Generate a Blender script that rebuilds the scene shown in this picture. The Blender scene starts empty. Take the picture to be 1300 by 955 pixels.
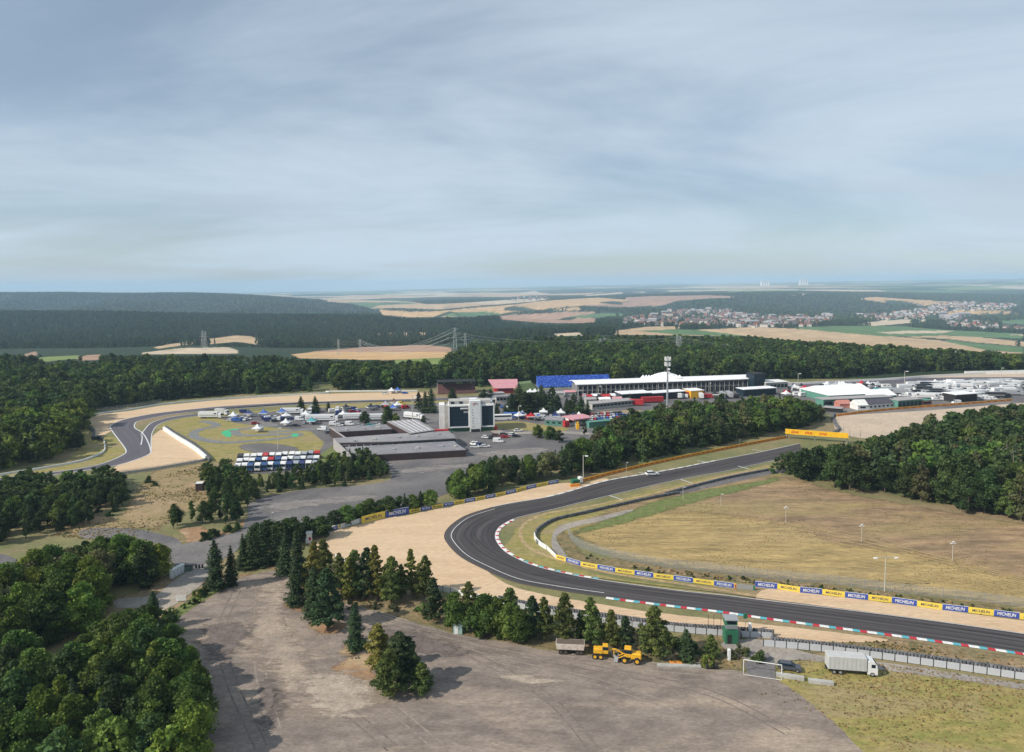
import bpy, bmesh, math, random
import numpy as np
from mathutils import Vector, Matrix, Euler
from mathutils.geometry import tessellate_polygon
random.seed(7); rng = np.random.default_rng(7)
S = bpy.context.scene
COL = S.collection
R = math.radians

# ---------------------------------------------------------------- camera
F, PX, PY, CH, ROLL = 878.0, 650.0, 433.0, 80.0, R(0.53)
PITCH = math.atan(73.0 / F)
cam = bpy.data.objects.new('camera', bpy.data.cameras.new('camera')); COL.objects.link(cam)
cam.matrix_world = Matrix.Translation((0, 0, CH)) @ Matrix.Rotation(math.pi / 2 - PITCH, 4, 'X') @ Matrix.Rotation(-ROLL, 4, 'Z')
cam.data.sensor_width = 36; cam.data.lens = F / 1300 * 36
cam.data.shift_y = -44.5 / 1300
cam.data.clip_start = 1; cam.data.clip_end = 120000
S.camera = cam

# ---------------------------------------------------------------- sky and sun
SUN_EL, SUN_AZ = R(37), R(-112)       # azimuth measured clockwise from +Y (north)
SUN_STRENGTH, SKY_STRENGTH = 5.0, 0.085
W = bpy.data.worlds.new('World'); S.world = W; W.use_nodes = True
nt = W.node_tree; nt.nodes.clear()
def nn(t, typ, **kw):
    n = t.nodes.new(typ)
    for k, v in kw.items():
        if k == 'inp':
            for a, b in v.items(): n.inputs[a].default_value = b
        else: setattr(n, k, v)
    return n
out = nn(nt, 'ShaderNodeOutputWorld')
sky = nn(nt, 'ShaderNodeTexSky'); sky.sky_type = 'NISHITA'; sky.sun_disc = False
sky.sun_elevation = SUN_EL; sky.sun_rotation = SUN_AZ; sky.altitude = 400; sky.air_density = 1.0; sky.dust_density = 0.5; sky.ozone_density = 2.5
bg1 = nn(nt, 'ShaderNodeBackground', inp={'Strength': SKY_STRENGTH}); nt.links.new(sky.outputs[0], bg1.inputs[0])
tc = nn(nt, 'ShaderNodeTexCoord'); sep = nn(nt, 'ShaderNodeSeparateXYZ'); nt.links.new(tc.outputs['Generated'], sep.inputs[0])
mz = nn(nt, 'ShaderNodeMath', operation='MAXIMUM', inp={1: 0.0}); nt.links.new(sep.outputs[2], mz.inputs[0])
az = nn(nt, 'ShaderNodeMath', operation='ADD', inp={1: 0.13}); nt.links.new(mz.outputs[0], az.inputs[0])
dx = nn(nt, 'ShaderNodeMath', operation='DIVIDE'); dy = nn(nt, 'ShaderNodeMath', operation='DIVIDE')
nt.links.new(sep.outputs[0], dx.inputs[0]); nt.links.new(az.outputs[0], dx.inputs[1])
nt.links.new(sep.outputs[1], dy.inputs[0]); nt.links.new(az.outputs[0], dy.inputs[1])
cmb = nn(nt, 'ShaderNodeCombineXYZ'); nt.links.new(dx.outputs[0], cmb.inputs[0]); nt.links.new(dy.outputs[0], cmb.inputs[1])
def cloud(scale, loc, lo, hi, rough=0.55, dist=0.6, sx=0.55):
    mp = nn(nt, 'ShaderNodeMapping'); mp.inputs['Scale'].default_value = (sx, 1.0, 1); mp.inputs['Location'].default_value = loc
    mp.inputs['Rotation'].default_value = (0, 0, R(-8))
    nz = nn(nt, 'ShaderNodeTexNoise', inp={'Scale': scale, 'Detail': 9, 'Roughness': rough, 'Distortion': dist})
    nt.links.new(cmb.outputs[0], mp.inputs[0]); nt.links.new(mp.outputs[0], nz.inputs['Vector'])
    mr = nn(nt, 'ShaderNodeMapRange', inp={'From Min': lo, 'From Max': hi}); mr.interpolation_type = 'SMOOTHSTEP'
    nt.links.new(nz.outputs[0], mr.inputs[0]); return mr
c1 = cloud(0.46, (3.1, 1.4, 0), 0.33, 0.66, .58, .5, .75)                   # broad pale veil
c2 = cloud(0.80, (7.7, 5.2, 2), 0.48, 0.74, 0.62, 0.5, .6)         # grey streaks
bgc = nn(nt, 'ShaderNodeBackground', inp={'Color': (0.60, 0.715, 0.82, 1), 'Strength': 1.0})
bgg = nn(nt, 'ShaderNodeBackground', inp={'Color': (0.50, 0.565, 0.65, 1), 'Strength': 1.0})
s1 = nn(nt, 'ShaderNodeMath', operation='MULTIPLY_ADD', inp={1: 0.62, 2: 0.30}); nt.links.new(c1.outputs[0], s1.inputs[0])
s2 = nn(nt, 'ShaderNodeMath', operation='MULTIPLY', inp={1: 0.48}); nt.links.new(c2.outputs[0], s2.inputs[0])
m1 = nn(nt, 'ShaderNodeMixShader'); m2 = nn(nt, 'ShaderNodeMixShader')
nt.links.new(s1.outputs[0], m1.inputs[0]); nt.links.new(bg1.outputs[0], m1.inputs[1]); nt.links.new(bgc.outputs[0], m1.inputs[2])
nt.links.new(s2.outputs[0], m2.inputs[0]); nt.links.new(m1.outputs[0], m2.inputs[1]); nt.links.new(bgg.outputs[0], m2.inputs[2])
nt.links.new(m2.outputs[0], out.inputs[0])

sun = bpy.data.objects.new('sun', bpy.data.lights.new('sun', 'SUN')); COL.objects.link(sun)
sun.data.energy = SUN_STRENGTH; sun.data.angle = R(0.6); sun.data.color = (1.0, 0.93, 0.82)
sd = Vector((math.sin(SUN_AZ) * math.cos(SUN_EL), math.cos(SUN_AZ) * math.cos(SUN_EL), math.sin(SUN_EL)))
sun.rotation_euler = sd.to_track_quat('Z', 'Y').to_euler()
S.view_settings.view_transform = 'Standard'; S.view_settings.look = 'None'
S.view_settings.exposure = 0.04; S.view_settings.gamma = 1.0
S.cycles.volume_bounces = 2; S.cycles.max_bounces = 5; S.cycles.transparent_max_bounces = 24
S.cycles.diffuse_bounces = 3; S.cycles.use_denoising = True

# ---------------------------------------------------------------- surveying helpers
CA, SA, CP, SP = math.cos(ROLL), math.sin(ROLL), math.cos(PITCH), math.sin(PITCH)
def ray(x, y):
    c, r = x - PX, PY - y
    c, r = c * CA + r * SA, -c * SA + r * CA
    return c, F * CP + r * SP, -F * SP + r * CP
def G(x, y, z=0.0):
    a, b, c = ray(x, y); t = (z - CH) / c
    return Vector((a * t, b * t, z))
def at_dist(x, y, Y):
    a, b, c = ray(x, y); t = Y / b
    return Vector((a * t, Y, CH + c * t))
def proj(P):
    X, Y, Z = P[..., 0], P[..., 1], P[..., 2] - CH
    f = Y * CP - Z * SP; r = Y * SP + Z * CP; c = X
    c, r = c * F / f, r * F / f
    c, r = c * CA - r * SA, c * SA + r * CA
    return PX + c, PY - r
def px_height(x, yb, yt):                       # height of an upright thing standing on the flat
    p = G(x, yb); q = at_dist(x, yt, p.y); return q.z
def smooth(pts, closed=False, n=6):
    P = [Vector(p) for p in pts]; m = len(P); o = []
    for i in range(m if closed else m - 1):
        g = (lambda k: P[k % m]) if closed else (lambda k: P[min(max(k, 0), m - 1)])
        p0, p1, p2, p3 = g(i - 1), g(i), g(i + 1), g(i + 2)
        for k in range(n):
            t = k / n
            o.append(0.5 * ((2 * p1) + (p2 - p0) * t + (2 * p0 - 5 * p1 + 4 * p2 - p3) * t * t + (3 * p1 - p0 - 3 * p2 + p3) * t ** 3))
    if not closed: o.append(P[-1].copy())
    return o
def resample(P, n=None, step=None):
    P = np.array([tuple(p) for p in P]); d = np.r_[0, np.cumsum(np.linalg.norm(np.diff(P, axis=0), axis=1))]
    if n is None: n = max(2, int(round(d[-1] / step)) + 1)
    s = np.linspace(0, d[-1], n)
    return [Vector([np.interp(v, d, P[:, k]) for k in range(P.shape[1])]) for v in s]
def path(pts, z=0.0, sm=True, step=None, n=None):
    P = [G(x, y, z) for x, y in pts]
    if sm: P = smooth(P)
    return resample(P, n, step) if (step or n) else P
def inside(px, py, poly):
    px = np.asarray(px, float); py = np.asarray(py, float); r = np.zeros(px.shape, bool); m = len(poly)
    for i in range(m):
        x1, y1 = poly[i][:2]; x2, y2 = poly[(i + 1) % m][:2]
        c = ((y1 > py) != (y2 > py)) & (px < (x2 - x1) * (py - y1) / ((y2 - y1) if y2 != y1 else 1e-9) + x1)
        r ^= c
    return r
ORD = ['first', 'second', 'third', 'fourth', 'fifth', 'sixth', 'seventh', 'eighth', 'ninth', 'tenth', 'eleventh', 'twelfth', 'thirteenth',
       'fourteenth', 'fifteenth', 'sixteenth', 'seventeenth', 'eighteenth', 'nineteenth', 'twentieth', 'twenty-first', 'twenty-second', 'twenty-third',
       'twenty-fourth', 'twenty-fifth', 'twenty-sixth', 'twenty-seventh', 'twenty-eighth', 'twenty-ninth', 'thirtieth', 'thirty-first', 'thirty-second',
       'thirty-third', 'thirty-fourth', 'thirty-fifth', 'thirty-sixth', 'thirty-seventh', 'thirty-eighth', 'thirty-ninth', 'fortieth']

# ---------------------------------------------------------------- materials
MATS = {}
def M(name, a, b=None, rough=0.85, scale=1.0, scale2=None, bump=0.0, spec=0.3, metal=0.0, stretch=None, rot=0, contrast=(0.35, 0.65), c=None, coord='Object', hi=None, mid=0.16):
    if name in MATS: return MATS[name]
    m = bpy.data.materials.new(name); m.use_nodes = True; t = m.node_tree; bs = t.nodes['Principled BSDF']
    if b is None: b = tuple(v * 0.82 for v in a)
    tcn = nn(t, 'ShaderNodeTexCoord'); mp = nn(t, 'ShaderNodeMapping'); t.links.new(tcn.outputs[coord], mp.inputs[0])
    if stretch: mp.inputs['Scale'].default_value = stretch
    mp.inputs['Rotation'].default_value = (0, 0, R(rot))
    def nz(sc, det=7, ro=0.6, d=0.0):
        n = nn(t, 'ShaderNodeTexNoise', inp={'Scale': sc, 'Detail': det, 'Roughness': ro, 'Distortion': d}); t.links.new(mp.outputs[0], n.inputs['Vector']); return n
    n1 = nz(scale); mr = nn(t, 'ShaderNodeMapRange', inp={'From Min': contrast[0], 'From Max': contrast[1]}); t.links.new(n1.outputs[0], mr.inputs[0])
    mx = nn(t, 'ShaderNodeMixRGB', inp={'Color1': (*a, 1), 'Color2': (*b, 1)}); t.links.new(mr.outputs[0], mx.inputs[0]); last = mx
    if c is not None:
        n3 = nz((scale2 or scale * 0.2), 5, 0.55, 0.5); mr3 = nn(t, 'ShaderNodeMapRange', inp={'From Min': 0.48, 'From Max': 0.66}); t.links.new(n3.outputs[0], mr3.inputs[0])
        m3 = nn(t, 'ShaderNodeMixRGB', inp={'Color2': (*c, 1)}); t.links.new(mr3.outputs[0], m3.inputs[0]); t.links.new(last.outputs[0], m3.inputs['Color1']); last = m3
    if hi is not None and mid:
        n5 = nz(hi * 0.28, 5, 0.7, 0.3); mr5 = nn(t, 'ShaderNodeMapRange', inp={'From Min': 0.3, 'From Max': 0.7, 'To Min': 1 - mid, 'To Max': 1 + mid}); t.links.new(n5.outputs[0], mr5.inputs[0])
        vm5 = nn(t, 'ShaderNodeVectorMath', operation='SCALE'); t.links.new(last.outputs[0], vm5.inputs[0]); t.links.new(mr5.outputs[0], vm5.inputs['Scale']); last = vm5
    if hi is not None:       # fine speckle
        n4 = nz(hi, 3, 0.7); mr4 = nn(t, 'ShaderNodeMapRange', inp={'From Min': 0.3, 'From Max': 0.7, 'To Min': 0.78, 'To Max': 1.22}); t.links.new(n4.outputs[0], mr4.inputs[0])
        vm = nn(t, 'ShaderNodeVectorMath', operation='SCALE'); t.links.new(last.outputs[0], vm.inputs[0]); t.links.new(mr4.outputs[0], vm.inputs['Scale']); last = vm
    t.links.new(last.outputs[0], bs.inputs['Base Color'])
    bs.inputs['Roughness'].default_value = rough; bs.inputs['Specular IOR Level'].default_value = spec; bs.inputs['Metallic'].default_value = metal
    if bump:
        n2 = nz((scale2 or scale) * 4, 6, 0.65); bn = nn(t, 'ShaderNodeBump', inp={'Strength': 0.6, 'Distance': bump}); t.links.new(n2.outputs[0], bn.inputs['Height']); t.links.new(bn.outputs[0], bs.inputs['Normal'])
    MATS[name] = m; return m
def foliage(name, a, b, var=0.42):
    m = bpy.data.materials.new(name); m.use_nodes = True; t = m.node_tree; bs = t.nodes['Principled BSDF']
    at = nn(t, 'ShaderNodeAttribute', attribute_name='tint'); oi = nn(t, 'ShaderNodeObjectInfo')
    mx = nn(t, 'ShaderNodeMixRGB', inp={'Color1': (*a, 1), 'Color2': (*b, 1)}); t.links.new(at.outputs['Fac'], mx.inputs[0])
    hs = nn(t, 'ShaderNodeHueSaturation'); t.links.new(mx.outputs[0], hs.inputs['Color'])
    h = nn(t, 'ShaderNodeMapRange', inp={'To Min': 0.470, 'To Max': 0.520}); t.links.new(oi.outputs['Random'], h.inputs[0]); t.links.new(h.outputs[0], hs.inputs['Hue'])
    wn = nn(t, 'ShaderNodeTexWhiteNoise', noise_dimensions='1D'); t.links.new(oi.outputs['Random'], wn.inputs['W'])
    v = nn(t, 'ShaderNodeMapRange', inp={'To Min': 1 - var, 'To Max': 1 + var * 1.1}); t.links.new(wn.outputs[0], v.inputs[0]); t.links.new(v.outputs[0], hs.inputs['Value'])
    t.links.new(hs.outputs[0], bs.inputs['Base Color']); bs.inputs['Roughness'].default_value = 0.7; bs.inputs['Specular IOR Level'].default_value = 0.2
    tr = nn(t, 'ShaderNodeBsdfTranslucent'); t.links.new(hs.outputs[0], tr.inputs[0]); ms = nn(t, 'ShaderNodeMixShader', inp={0: 0.28})
    t.links.new(bs.outputs[0], ms.inputs[1]); t.links.new(tr.outputs[0], ms.inputs[2]); t.links.new(ms.outputs[0], t.nodes['Material Output'].inputs[0])
    MATS[name] = m; return m
def paint():                                   # takes each vehicle's own colour
    m = bpy.data.materials.new('vehicle_paint'); m.use_nodes = True; t = m.node_tree; bs = t.nodes['Principled BSDF']
    oi = nn(t, 'ShaderNodeObjectInfo'); tcn = nn(t, 'ShaderNodeTexCoord'); nz = nn(t, 'ShaderNodeTexNoise', inp={'Scale': 1.3, 'Detail': 5}); t.links.new(tcn.outputs['Object'], nz.inputs['Vector'])
    mr = nn(t, 'ShaderNodeMapRange', inp={'To Min': 0.86, 'To Max': 1.06}); t.links.new(nz.outputs[0], mr.inputs[0])
    vm = nn(t, 'ShaderNodeVectorMath', operation='SCALE'); t.links.new(oi.outputs['Color'], vm.inputs[0]); t.links.new(mr.outputs[0], vm.inputs['Scale'])
    t.links.new(vm.outputs[0], bs.inputs['Base Color']); bs.inputs['Roughness'].default_value = 0.35; MATS['paint'] = m; return m
PAINT = paint()
m_black = M('black_rubber', (0.022, 0.022, 0.024), rough=0.8, scale=2)
m_glass = M('dark_glass', (0.006, 0.014, 0.026), (0.02, 0.04, 0.055), rough=0.25, spec=0.2, scale=0.7)
m_white = M('white_paint', (0.74, 0.74, 0.72), rough=0.5, scale=0.6)
m_wall = M('white_wall', (0.72, 0.72, 0.70), (0.62, 0.61, 0.58), rough=0.8, scale=0.4)
m_steel = M('galvanised_steel', (0.42, 0.43, 0.44), rough=0.45, scale=2, metal=0.4)
m_concrete = M('concrete', (0.44, 0.43, 0.40), (0.33, 0.32, 0.30), scale=0.8, bump=0.02)
m_red = M('red_paint', (0.45, 0.03, 0.035), rough=0.5, scale=1)
m_rose = M('pale_red_roof', (0.58, 0.30, 0.32), (0.50, 0.22, 0.25), rough=0.6, scale=0.4)
m_teal = M('teal_paint', (0.10, 0.40, 0.46), rough=0.55, scale=1.5)
m_kred = M('kerb_red', (0.50, 0.035, 0.05), (0.40, 0.03, 0.045), rough=0.6, scale=1.5)
m_kwhite = M('kerb_white', (0.72, 0.72, 0.70), (0.60, 0.59, 0.57), rough=0.6, scale=1.5)
m_blue = M('board_blue', (0.045, 0.085, 0.36), rough=0.5, scale=0.5)
m_yellow = M('board_yellow', (0.80, 0.60, 0.09), rough=0.5, scale=0.5)
m_dhl = M('courier_yellow', (0.85, 0.48, 0.02), rough=0.5, scale=0.5)
m_orange = M('orange_paint', (0.72, 0.27, 0.03), (0.60, 0.24, 0.05), rough=0.6, scale=0.8)
m_navyink = M('navy_lettering', (0.02, 0.03, 0.12), rough=0.6)
m_machine = M('machine_yellow', (0.78, 0.42, 0.02), (0.62, 0.33, 0.03), rough=0.5, scale=1.2)
m_greenb = M('green_building', (0.10, 0.26, 0.20), (0.08, 0.20, 0.16), rough=0.7, scale=0.5)
m_dgreen = M('dark_green_paint', (0.03, 0.15, 0.08), rough=0.6, scale=1)
m_roofgrey = M('felt_roof', (0.24, 0.235, 0.25), (0.19, 0.185, 0.20), scale=0.12, bump=0.01, c=(0.29, 0.28, 0.28), hi=1.5)
m_brown = M('brown_cladding', (0.060, 0.038, 0.038), (0.045, 0.03, 0.03), rough=0.7, scale=0.6)
m_bluest = M('blue_seating', (0.02, 0.07, 0.36), (0.10, 0.20, 0.60), rough=0.6, scale=0.8, contrast=(.45, .58), hi=2)
m_canvas = M('white_canvas', (0.78, 0.78, 0.78), (0.70, 0.70, 0.72), rough=0.7, scale=0.5)
m_hut = M('faded_awning', (0.50, 0.22, 0.18), (0.42, 0.16, 0.13), rough=0.8, scale=0.5)
m_bark = M('bark', (0.10, 0.075, 0.055), (0.065, 0.05, 0.04), rough=0.9, scale=2, bump=0.03)
m_pbark = M('pine_bark', (0.17, 0.095, 0.06), (0.10, 0.065, 0.045), rough=0.9, scale=2, bump=0.03)

# ---------------------------------------------------------------- mesh helpers
class MB:
    def __init__(s): s.v = []; s.f = []; s.m = []; s.mats = []
    def mi(s, mat):
        if mat not in s.mats: s.mats.append(mat)
        return s.mats.index(mat)
    def raw(s, vs, fs, mat):
        o = len(s.v); s.v += [tuple(v) for v in vs]; s.f += [tuple(i + o for i in f) for f in fs]; k = s.mi(mat); s.m += [k] * len(fs); return s
    def box(s, c, d, mat, rz=0, taper=(1, 1), ry=0):
        x, y, z = d[0] / 2, d[1] / 2, d[2] / 2; vs = []
        E = Euler((0, ry, rz)).to_matrix()
        for k, (tx, ty) in ((-1, (1, 1)), (1, taper)):
            for a, b in ((-1, -1), (1, -1), (1, 1), (-1, 1)): vs.append(Vector(c) + E @ Vector((a * x * tx, b * y * ty, k * z)))
        return s.raw(vs, [(3, 2, 1, 0), (4, 5, 6, 7), (0, 1, 5, 4), (1, 2, 6, 5), (2, 3, 7, 6), (3, 0, 4, 7)], mat)
    def bevbox(s, c, d, mat, b=0.08):          # chamfered upright edges and top
        x, y, z = d[0] / 2, d[1] / 2, d[2] / 2; vs = []
        ring = lambda X, Y, q: [(X - q, -Y), (X, -Y + q), (X, Y - q), (X - q, Y), (-X + q, Y), (-X, Y - q), (-X, -Y + q), (-X + q, -Y)]
        for X, Y, q, Z in ((x, y, b, -z), (x, y, b, z - b), (x - b, y - b, b * .6, z)):
            vs += [Vector(c) + Vector((p[0], p[1], Z)) for p in ring(X, Y, q)]
        fs = [tuple(range(7, -1, -1)), tuple(range(16, 24))]
        for k in (0, 8):
            for i in range(8): j = (i + 1) % 8; fs.append((k + i, k + j, k + 8 + j, k + 8 + i))
        return s.raw(vs, fs, mat)
    def tube(s, a, b, r, mat, n=8, r2=None):
        a, b = Vector(a), Vector(b); r2 = r if r2 is None else r2; d = (b - a).normalized()
        u = d.orthogonal().normalized(); w = d.cross(u); vs = []
        for p, q in ((a, r), (b, r2)):
            for i in range(n): t = 2 * math.pi * i / n; vs.append(p + (u * math.cos(t) + w * math.sin(t)) * q)
        fs = [(i, (i + 1) % n, n + (i + 1) % n, n + i) for i in range(n)] + [tuple(range(n - 1, -1, -1)), tuple(range(n, 2 * n))]
        return s.raw(vs, fs, mat)
    def prism(s, prof, y0, y1, mat):           # profile in the x,z plane pushed along y
        n = len(prof); vs = [(x, y0, z) for x, z in prof] + [(x, y1, z) for x, z in prof]
        fs = [tuple(range(n)), tuple(range(2 * n - 1, n - 1, -1))] + [(i, n + i, n + (i + 1) % n, (i + 1) % n) for i in range(n)]
        return s.raw(vs, fs, mat)
    def slab(s, pts, z0, z1, mat, side=None):  # plan outline between two heights
        n = len(pts); vs = [(p[0], p[1], z0) for p in pts] + [(p[0], p[1], z1) for p in pts]
        tri = tessellate_polygon([[Vector((p[0], p[1], 0)) for p in pts]])
        s.raw(vs, [tuple(i + n for i in t) for t in tri] + [tuple(reversed(t)) for t in tri], mat)
        return s.raw(vs, [(i, (i + 1) % n, n + (i + 1) % n, n + i) for i in range(n)], side or mat)
    def wheel(s, c, r, w, mat, hub=None):
        c = Vector(c); s.tube(c - Vector((0, w / 2, 0)), c + Vector((0, w / 2, 0)), r, mat, 14)
        if hub: s.tube(c - Vector((0, w / 2 + .012, 0)), c + Vector((0, w / 2 + .012, 0)), r * 0.55, hub, 10)
        return s
    def mesh(s, name):
        me = bpy.data.meshes.new(name); me.from_pydata(s.v, [], s.f)
        for m in s.mats: me.materials.append(m)
        me.polygons.foreach_set('material_index', s.m)
        bm = bmesh.new(); bm.from_mesh(me); bmesh.ops.recalc_face_normals(bm, faces=bm.faces); bm.to_mesh(me); bm.free()
        return me
    def build(s, name, parent=None): return link(name, s.mesh(name), parent)
def link(name, me, parent=None):
    o = bpy.data.objects.new(name, me); COL.objects.link(o)
    if parent: o.parent = parent
    return o
def tag(o, label=None, cat=None, group=None, kind=None):
    if label: o['label'] = label
    if cat: o['category'] = cat
    if group: o['group'] = group
    if kind: o['kind'] = kind
    return o
def thing(name, label, cat, loc=(0, 0, 0), rz=0, group=None):
    o = bpy.data.objects.new(name, None); o.empty_display_size = 0.2; COL.objects.link(o); o.location = loc; o.rotation_euler = (0, 0, rz)
    return tag(o, label, cat, group)
def dup(root, loc, rz, label, group=None, color=None, scale=None, cat=None):
    def cp(o, par):
        c = o.copy(); COL.objects.link(c); c.parent = par
        if color is not None: c.color = color
        for ch in CH_OF.get(o.name, []): cp(ch, c)
        return c
    r = cp(root, None); r.location = loc; r.rotation_euler = (0, 0, rz)
    if scale is not None: r.scale = (scale,) * 3 if not hasattr(scale, '__len__') else scale
    tag(r, label, cat, group); return r
CH_OF = {}
class Proto:                                   # first use moves the original, later uses copy it
    def __init__(s, make): s.make = make; s.root = None
    def put(s, loc, rz, label, group=None, color=(0.75, 0.75, 0.75, 1), scale=None):
        if s.root is None:
            s.root = r = s.make(); objs = [r] + list(r.children_recursive)
            for o in objs: CH_OF[o.name] = list(o.children); o.color = color
            r.location = loc; r.rotation_euler = (0, 0, rz)
            if scale is not None: r.scale = (scale,) * 3 if not hasattr(scale, '__len__') else scale
            return tag(r, label, None, group)
        return dup(s.root, loc, rz, label, group, color, scale)
RAG = {'mown_field': 3.2, 'brown_field': .6, 'scrub_strip': 1.0, 'lawn': 1.5, 'meadow': .8, 'hillside': 1.5, 'field': 1, 'infield_grass': 1, 'lush_bank': 1.2, 'track_verge': .8, 'lower_verge': .8, 'tree_belt_ground': .7, 'ground_verge': .8, 'dry_bank': .8, 'green_bank': .7, 'bare_earth': .9, 'pale_track': 1.6, 'dirt_lot': .4, 'gravel_trap': .18, 'worn_strip': .5}
def sheet(name, pts, z, mat, sm=True, kind='structure', world=False, label=None, cat=None):
    P = [Vector((p[0], p[1], z)) if world else G(p[0], p[1], z) for p in pts]
    if sm: P = smooth(P, True, 5)
    if name in RAG and sm:
        rg = random.Random(len(pts) + int(pts[0][0])); P = resample(P + [P[0]], step=1.3)[:-1]; a = RAG[name]; o = [0.0, 0.0]; Q = []
        for p in P: o = [o[0] * .55 + rg.uniform(-a, a) * .6, o[1] * .55 + rg.uniform(-a, a) * .6]; Q.append(p + Vector((o[0] * 1.3, o[1], 0)))
        P = Q
    tri = tessellate_polygon([[Vector((p.x, p.y, 0)) for p in P]])
    me = bpy.data.meshes.new(name); me.from_pydata([tuple(p) for p in P], [], [tuple(t) for t in tri]); me.materials.append(mat)
    bm = bmesh.new(); bm.from_mesh(me); bmesh.ops.recalc_face_normals(bm, faces=bm.faces)
    for f in bm.faces:
        if f.normal.z < 0: f.normal_flip()
    bm.to_mesh(me); bm.free()
    o = link(name, me); return tag(o, label, cat, None, kind)
def ribbon(name, P, w, z, mat, parent=None, closed=False, kind='structure', mats=None, period=None):
    P = [Vector((p.x, p.y, 0)) for p in P]; vs = []; n = len(P)
    for i in range(n):
        t = (P[(i + 1) % n] - P[i - 1]) if closed else (P[min(i + 1, n - 1)] - P[max(i - 1, 0)])
        t.normalize(); nrm = Vector((-t.y, t.x, 0)); vs += [(*(P[i] + nrm * w / 2).xy, z), (*(P[i] - nrm * w / 2).xy, z)]
    m = n if closed else n - 1
    fs = [(2 * i, 2 * i + 1, (2 * i + 3) % (2 * n), (2 * i + 2) % (2 * n)) for i in range(m)]
    me = bpy.data.meshes.new(name); me.from_pydata(vs, [], fs)
    for k in (mats or [mat]): me.materials.append(k)
    if mats:
        for i, p in enumerate(me.polygons): p.material_index = (i // period) % len(mats)
    o = link(name, me, parent)
    if kind: o['kind'] = kind
    return o
def strip(name, A, B, z, mat, nc=10, n=160):   # surface between two edges, UV across and along
    A = resample(A, n); B = resample(B, n); vs = []; uv = []
    L = 0
    for i in range(n):
        if i: L += (A[i] - A[i - 1]).length
        for j in range(nc + 1):
            p = A[i].lerp(B[i], j / nc); vs.append((p.x, p.y, z)); uv.append((j / nc, L / 100))
    fs = [(i * (nc + 1) + j, i * (nc + 1) + j + 1, (i + 1) * (nc + 1) + j + 1, (i + 1) * (nc + 1) + j) for i in range(n - 1) for j in range(nc)]
    me = bpy.data.meshes.new(name); me.from_pydata(vs, [], fs); me.materials.append(mat)
    ul = me.uv_layers.new(name='UVMap'); li = np.empty(len(me.loops), int); me.loops.foreach_get('vertex_index', li)
    ul.data.foreach_set('uv', np.array(uv)[li].ravel())
    bm = bmesh.new(); bm.from_mesh(me)
    for f in bm.faces:
        if f.normal.z < 0: f.normal_flip()
    bm.to_mesh(me); bm.free()
    return tag(link(name, me), kind='structure')

# ================================================================ TERRAIN
YK = [600, 750, 900, 1200, 1600, 2100, 2700, 3500, 4500, 6000, 8000, 11000, 15000, 21000, 30000]
PROF = {                                        # picture rows that each distance reaches; a number prefixed by h is a height
 -500: [None, None, 456, 450, 441, 420, 397, 405, 392, 372, 377, 375, 373, 372, 371.5],
 0:    [None, None, 456, 450, 441, 420, 397, 405, 392, 372, 377, 375, 373, 372, 371.5],
 150:  [None, None, 456, 450, 440, 420, 398, 405, 392, 374, 378, 375, 373, 371, 370.8],
 240:  [None, None, 456, 450, 436, 420, 400, 405, 390, 373, 378, 376, 374, 372.5, 372],
 330:  [None, None, 456, 450, 439, 421, 402, 404, 392, 376, 379, 376, 374, 372, 371],
 400:  [None, None, 456, 449, 440, 422, 403, 403, 394, 383, 381, 376, 373, 371, 370],
 480:  [None, None, 455, 447, 438, 423, 404, 402, 395, 388, 382, 376, 372.5, 369.5, 368.5],
 600:  [None, None, 448, 440, 434, 420, 405, 401, 393, 385, 378, 373, 369.5, 366.5, 365.5],
 700:  [None, None, 441, 433, 425, 417, 410, 404, 394, 384, 376, 371, 367.5, 364.5, 363.5],
 850:  [None, None, 440, 431, 423, 417, 411, 403, 392, 378, 372, 368, 364.5, 361.5, 360.5],
 1000: [None, None, 445, 437, 429, 421, 412, 404, 392, 374, 369.5, 365.5, 361.7, 359.3, 358.5],
 1150: [None, None, 455, 445, 437, 427, 415, 403, 391, 378, 370, 364, 360, 357, 356],
 1300: [None, None, 460, 450, 443, 433, 420, 407, 394, 382, 371, 361, 357, 354.5, 353.5],
 1900: [None, None, 460, 450, 443, 433, 420, 407, 390, 378, 366, 355, 350, 347, 345],
}
PXK = sorted(PROF); UK = np.array([(x - 650) / 878 for x in PXK]); LK = np.log(YK)
HT = np.zeros((len(PXK), len(YK)))
for i, x in enumerate(PXK):
    for j, (Y, y) in enumerate(zip(YK, PROF[x])):
        HT[i, j] = 0 if y is None else at_dist(x, y, Y).z
# refine the table so that slopes are rounded
UU = np.linspace(UK[0], UK[-1], 140); LL = np.linspace(LK[0], LK[-1], 150)
T1 = np.array([np.interp(LL, LK, HT[i]) for i in range(len(PXK))]); T2 = np.array([np.interp(UU, UK, T1[:, j]) for j in range(150)]).T
def blur(A, k, ax):
    w = np.hanning(2 * k + 3)[1:-1]; w /= w.sum(); P = np.pad(A, [(k, k) if a == ax else (0, 0) for a in (0, 1)], mode='edge')
    return np.apply_along_axis(lambda v: np.convolve(v, w, 'valid'), ax, P)
T3 = blur(blur(T2, 2, 1), 2, 0); jj = LL < math.log(760); T3[:, jj] = T2[:, jj]
TOPCAP = 200.0
def lump(X, Y, s):                              # cheap rolling noise
    return (np.sin(X / s + 1.3 * np.sin(Y / s * .7)) + np.sin(Y / (s * .8) + 2 + 1.1 * np.sin(X / (s * 1.4)))) * 0.5
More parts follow.
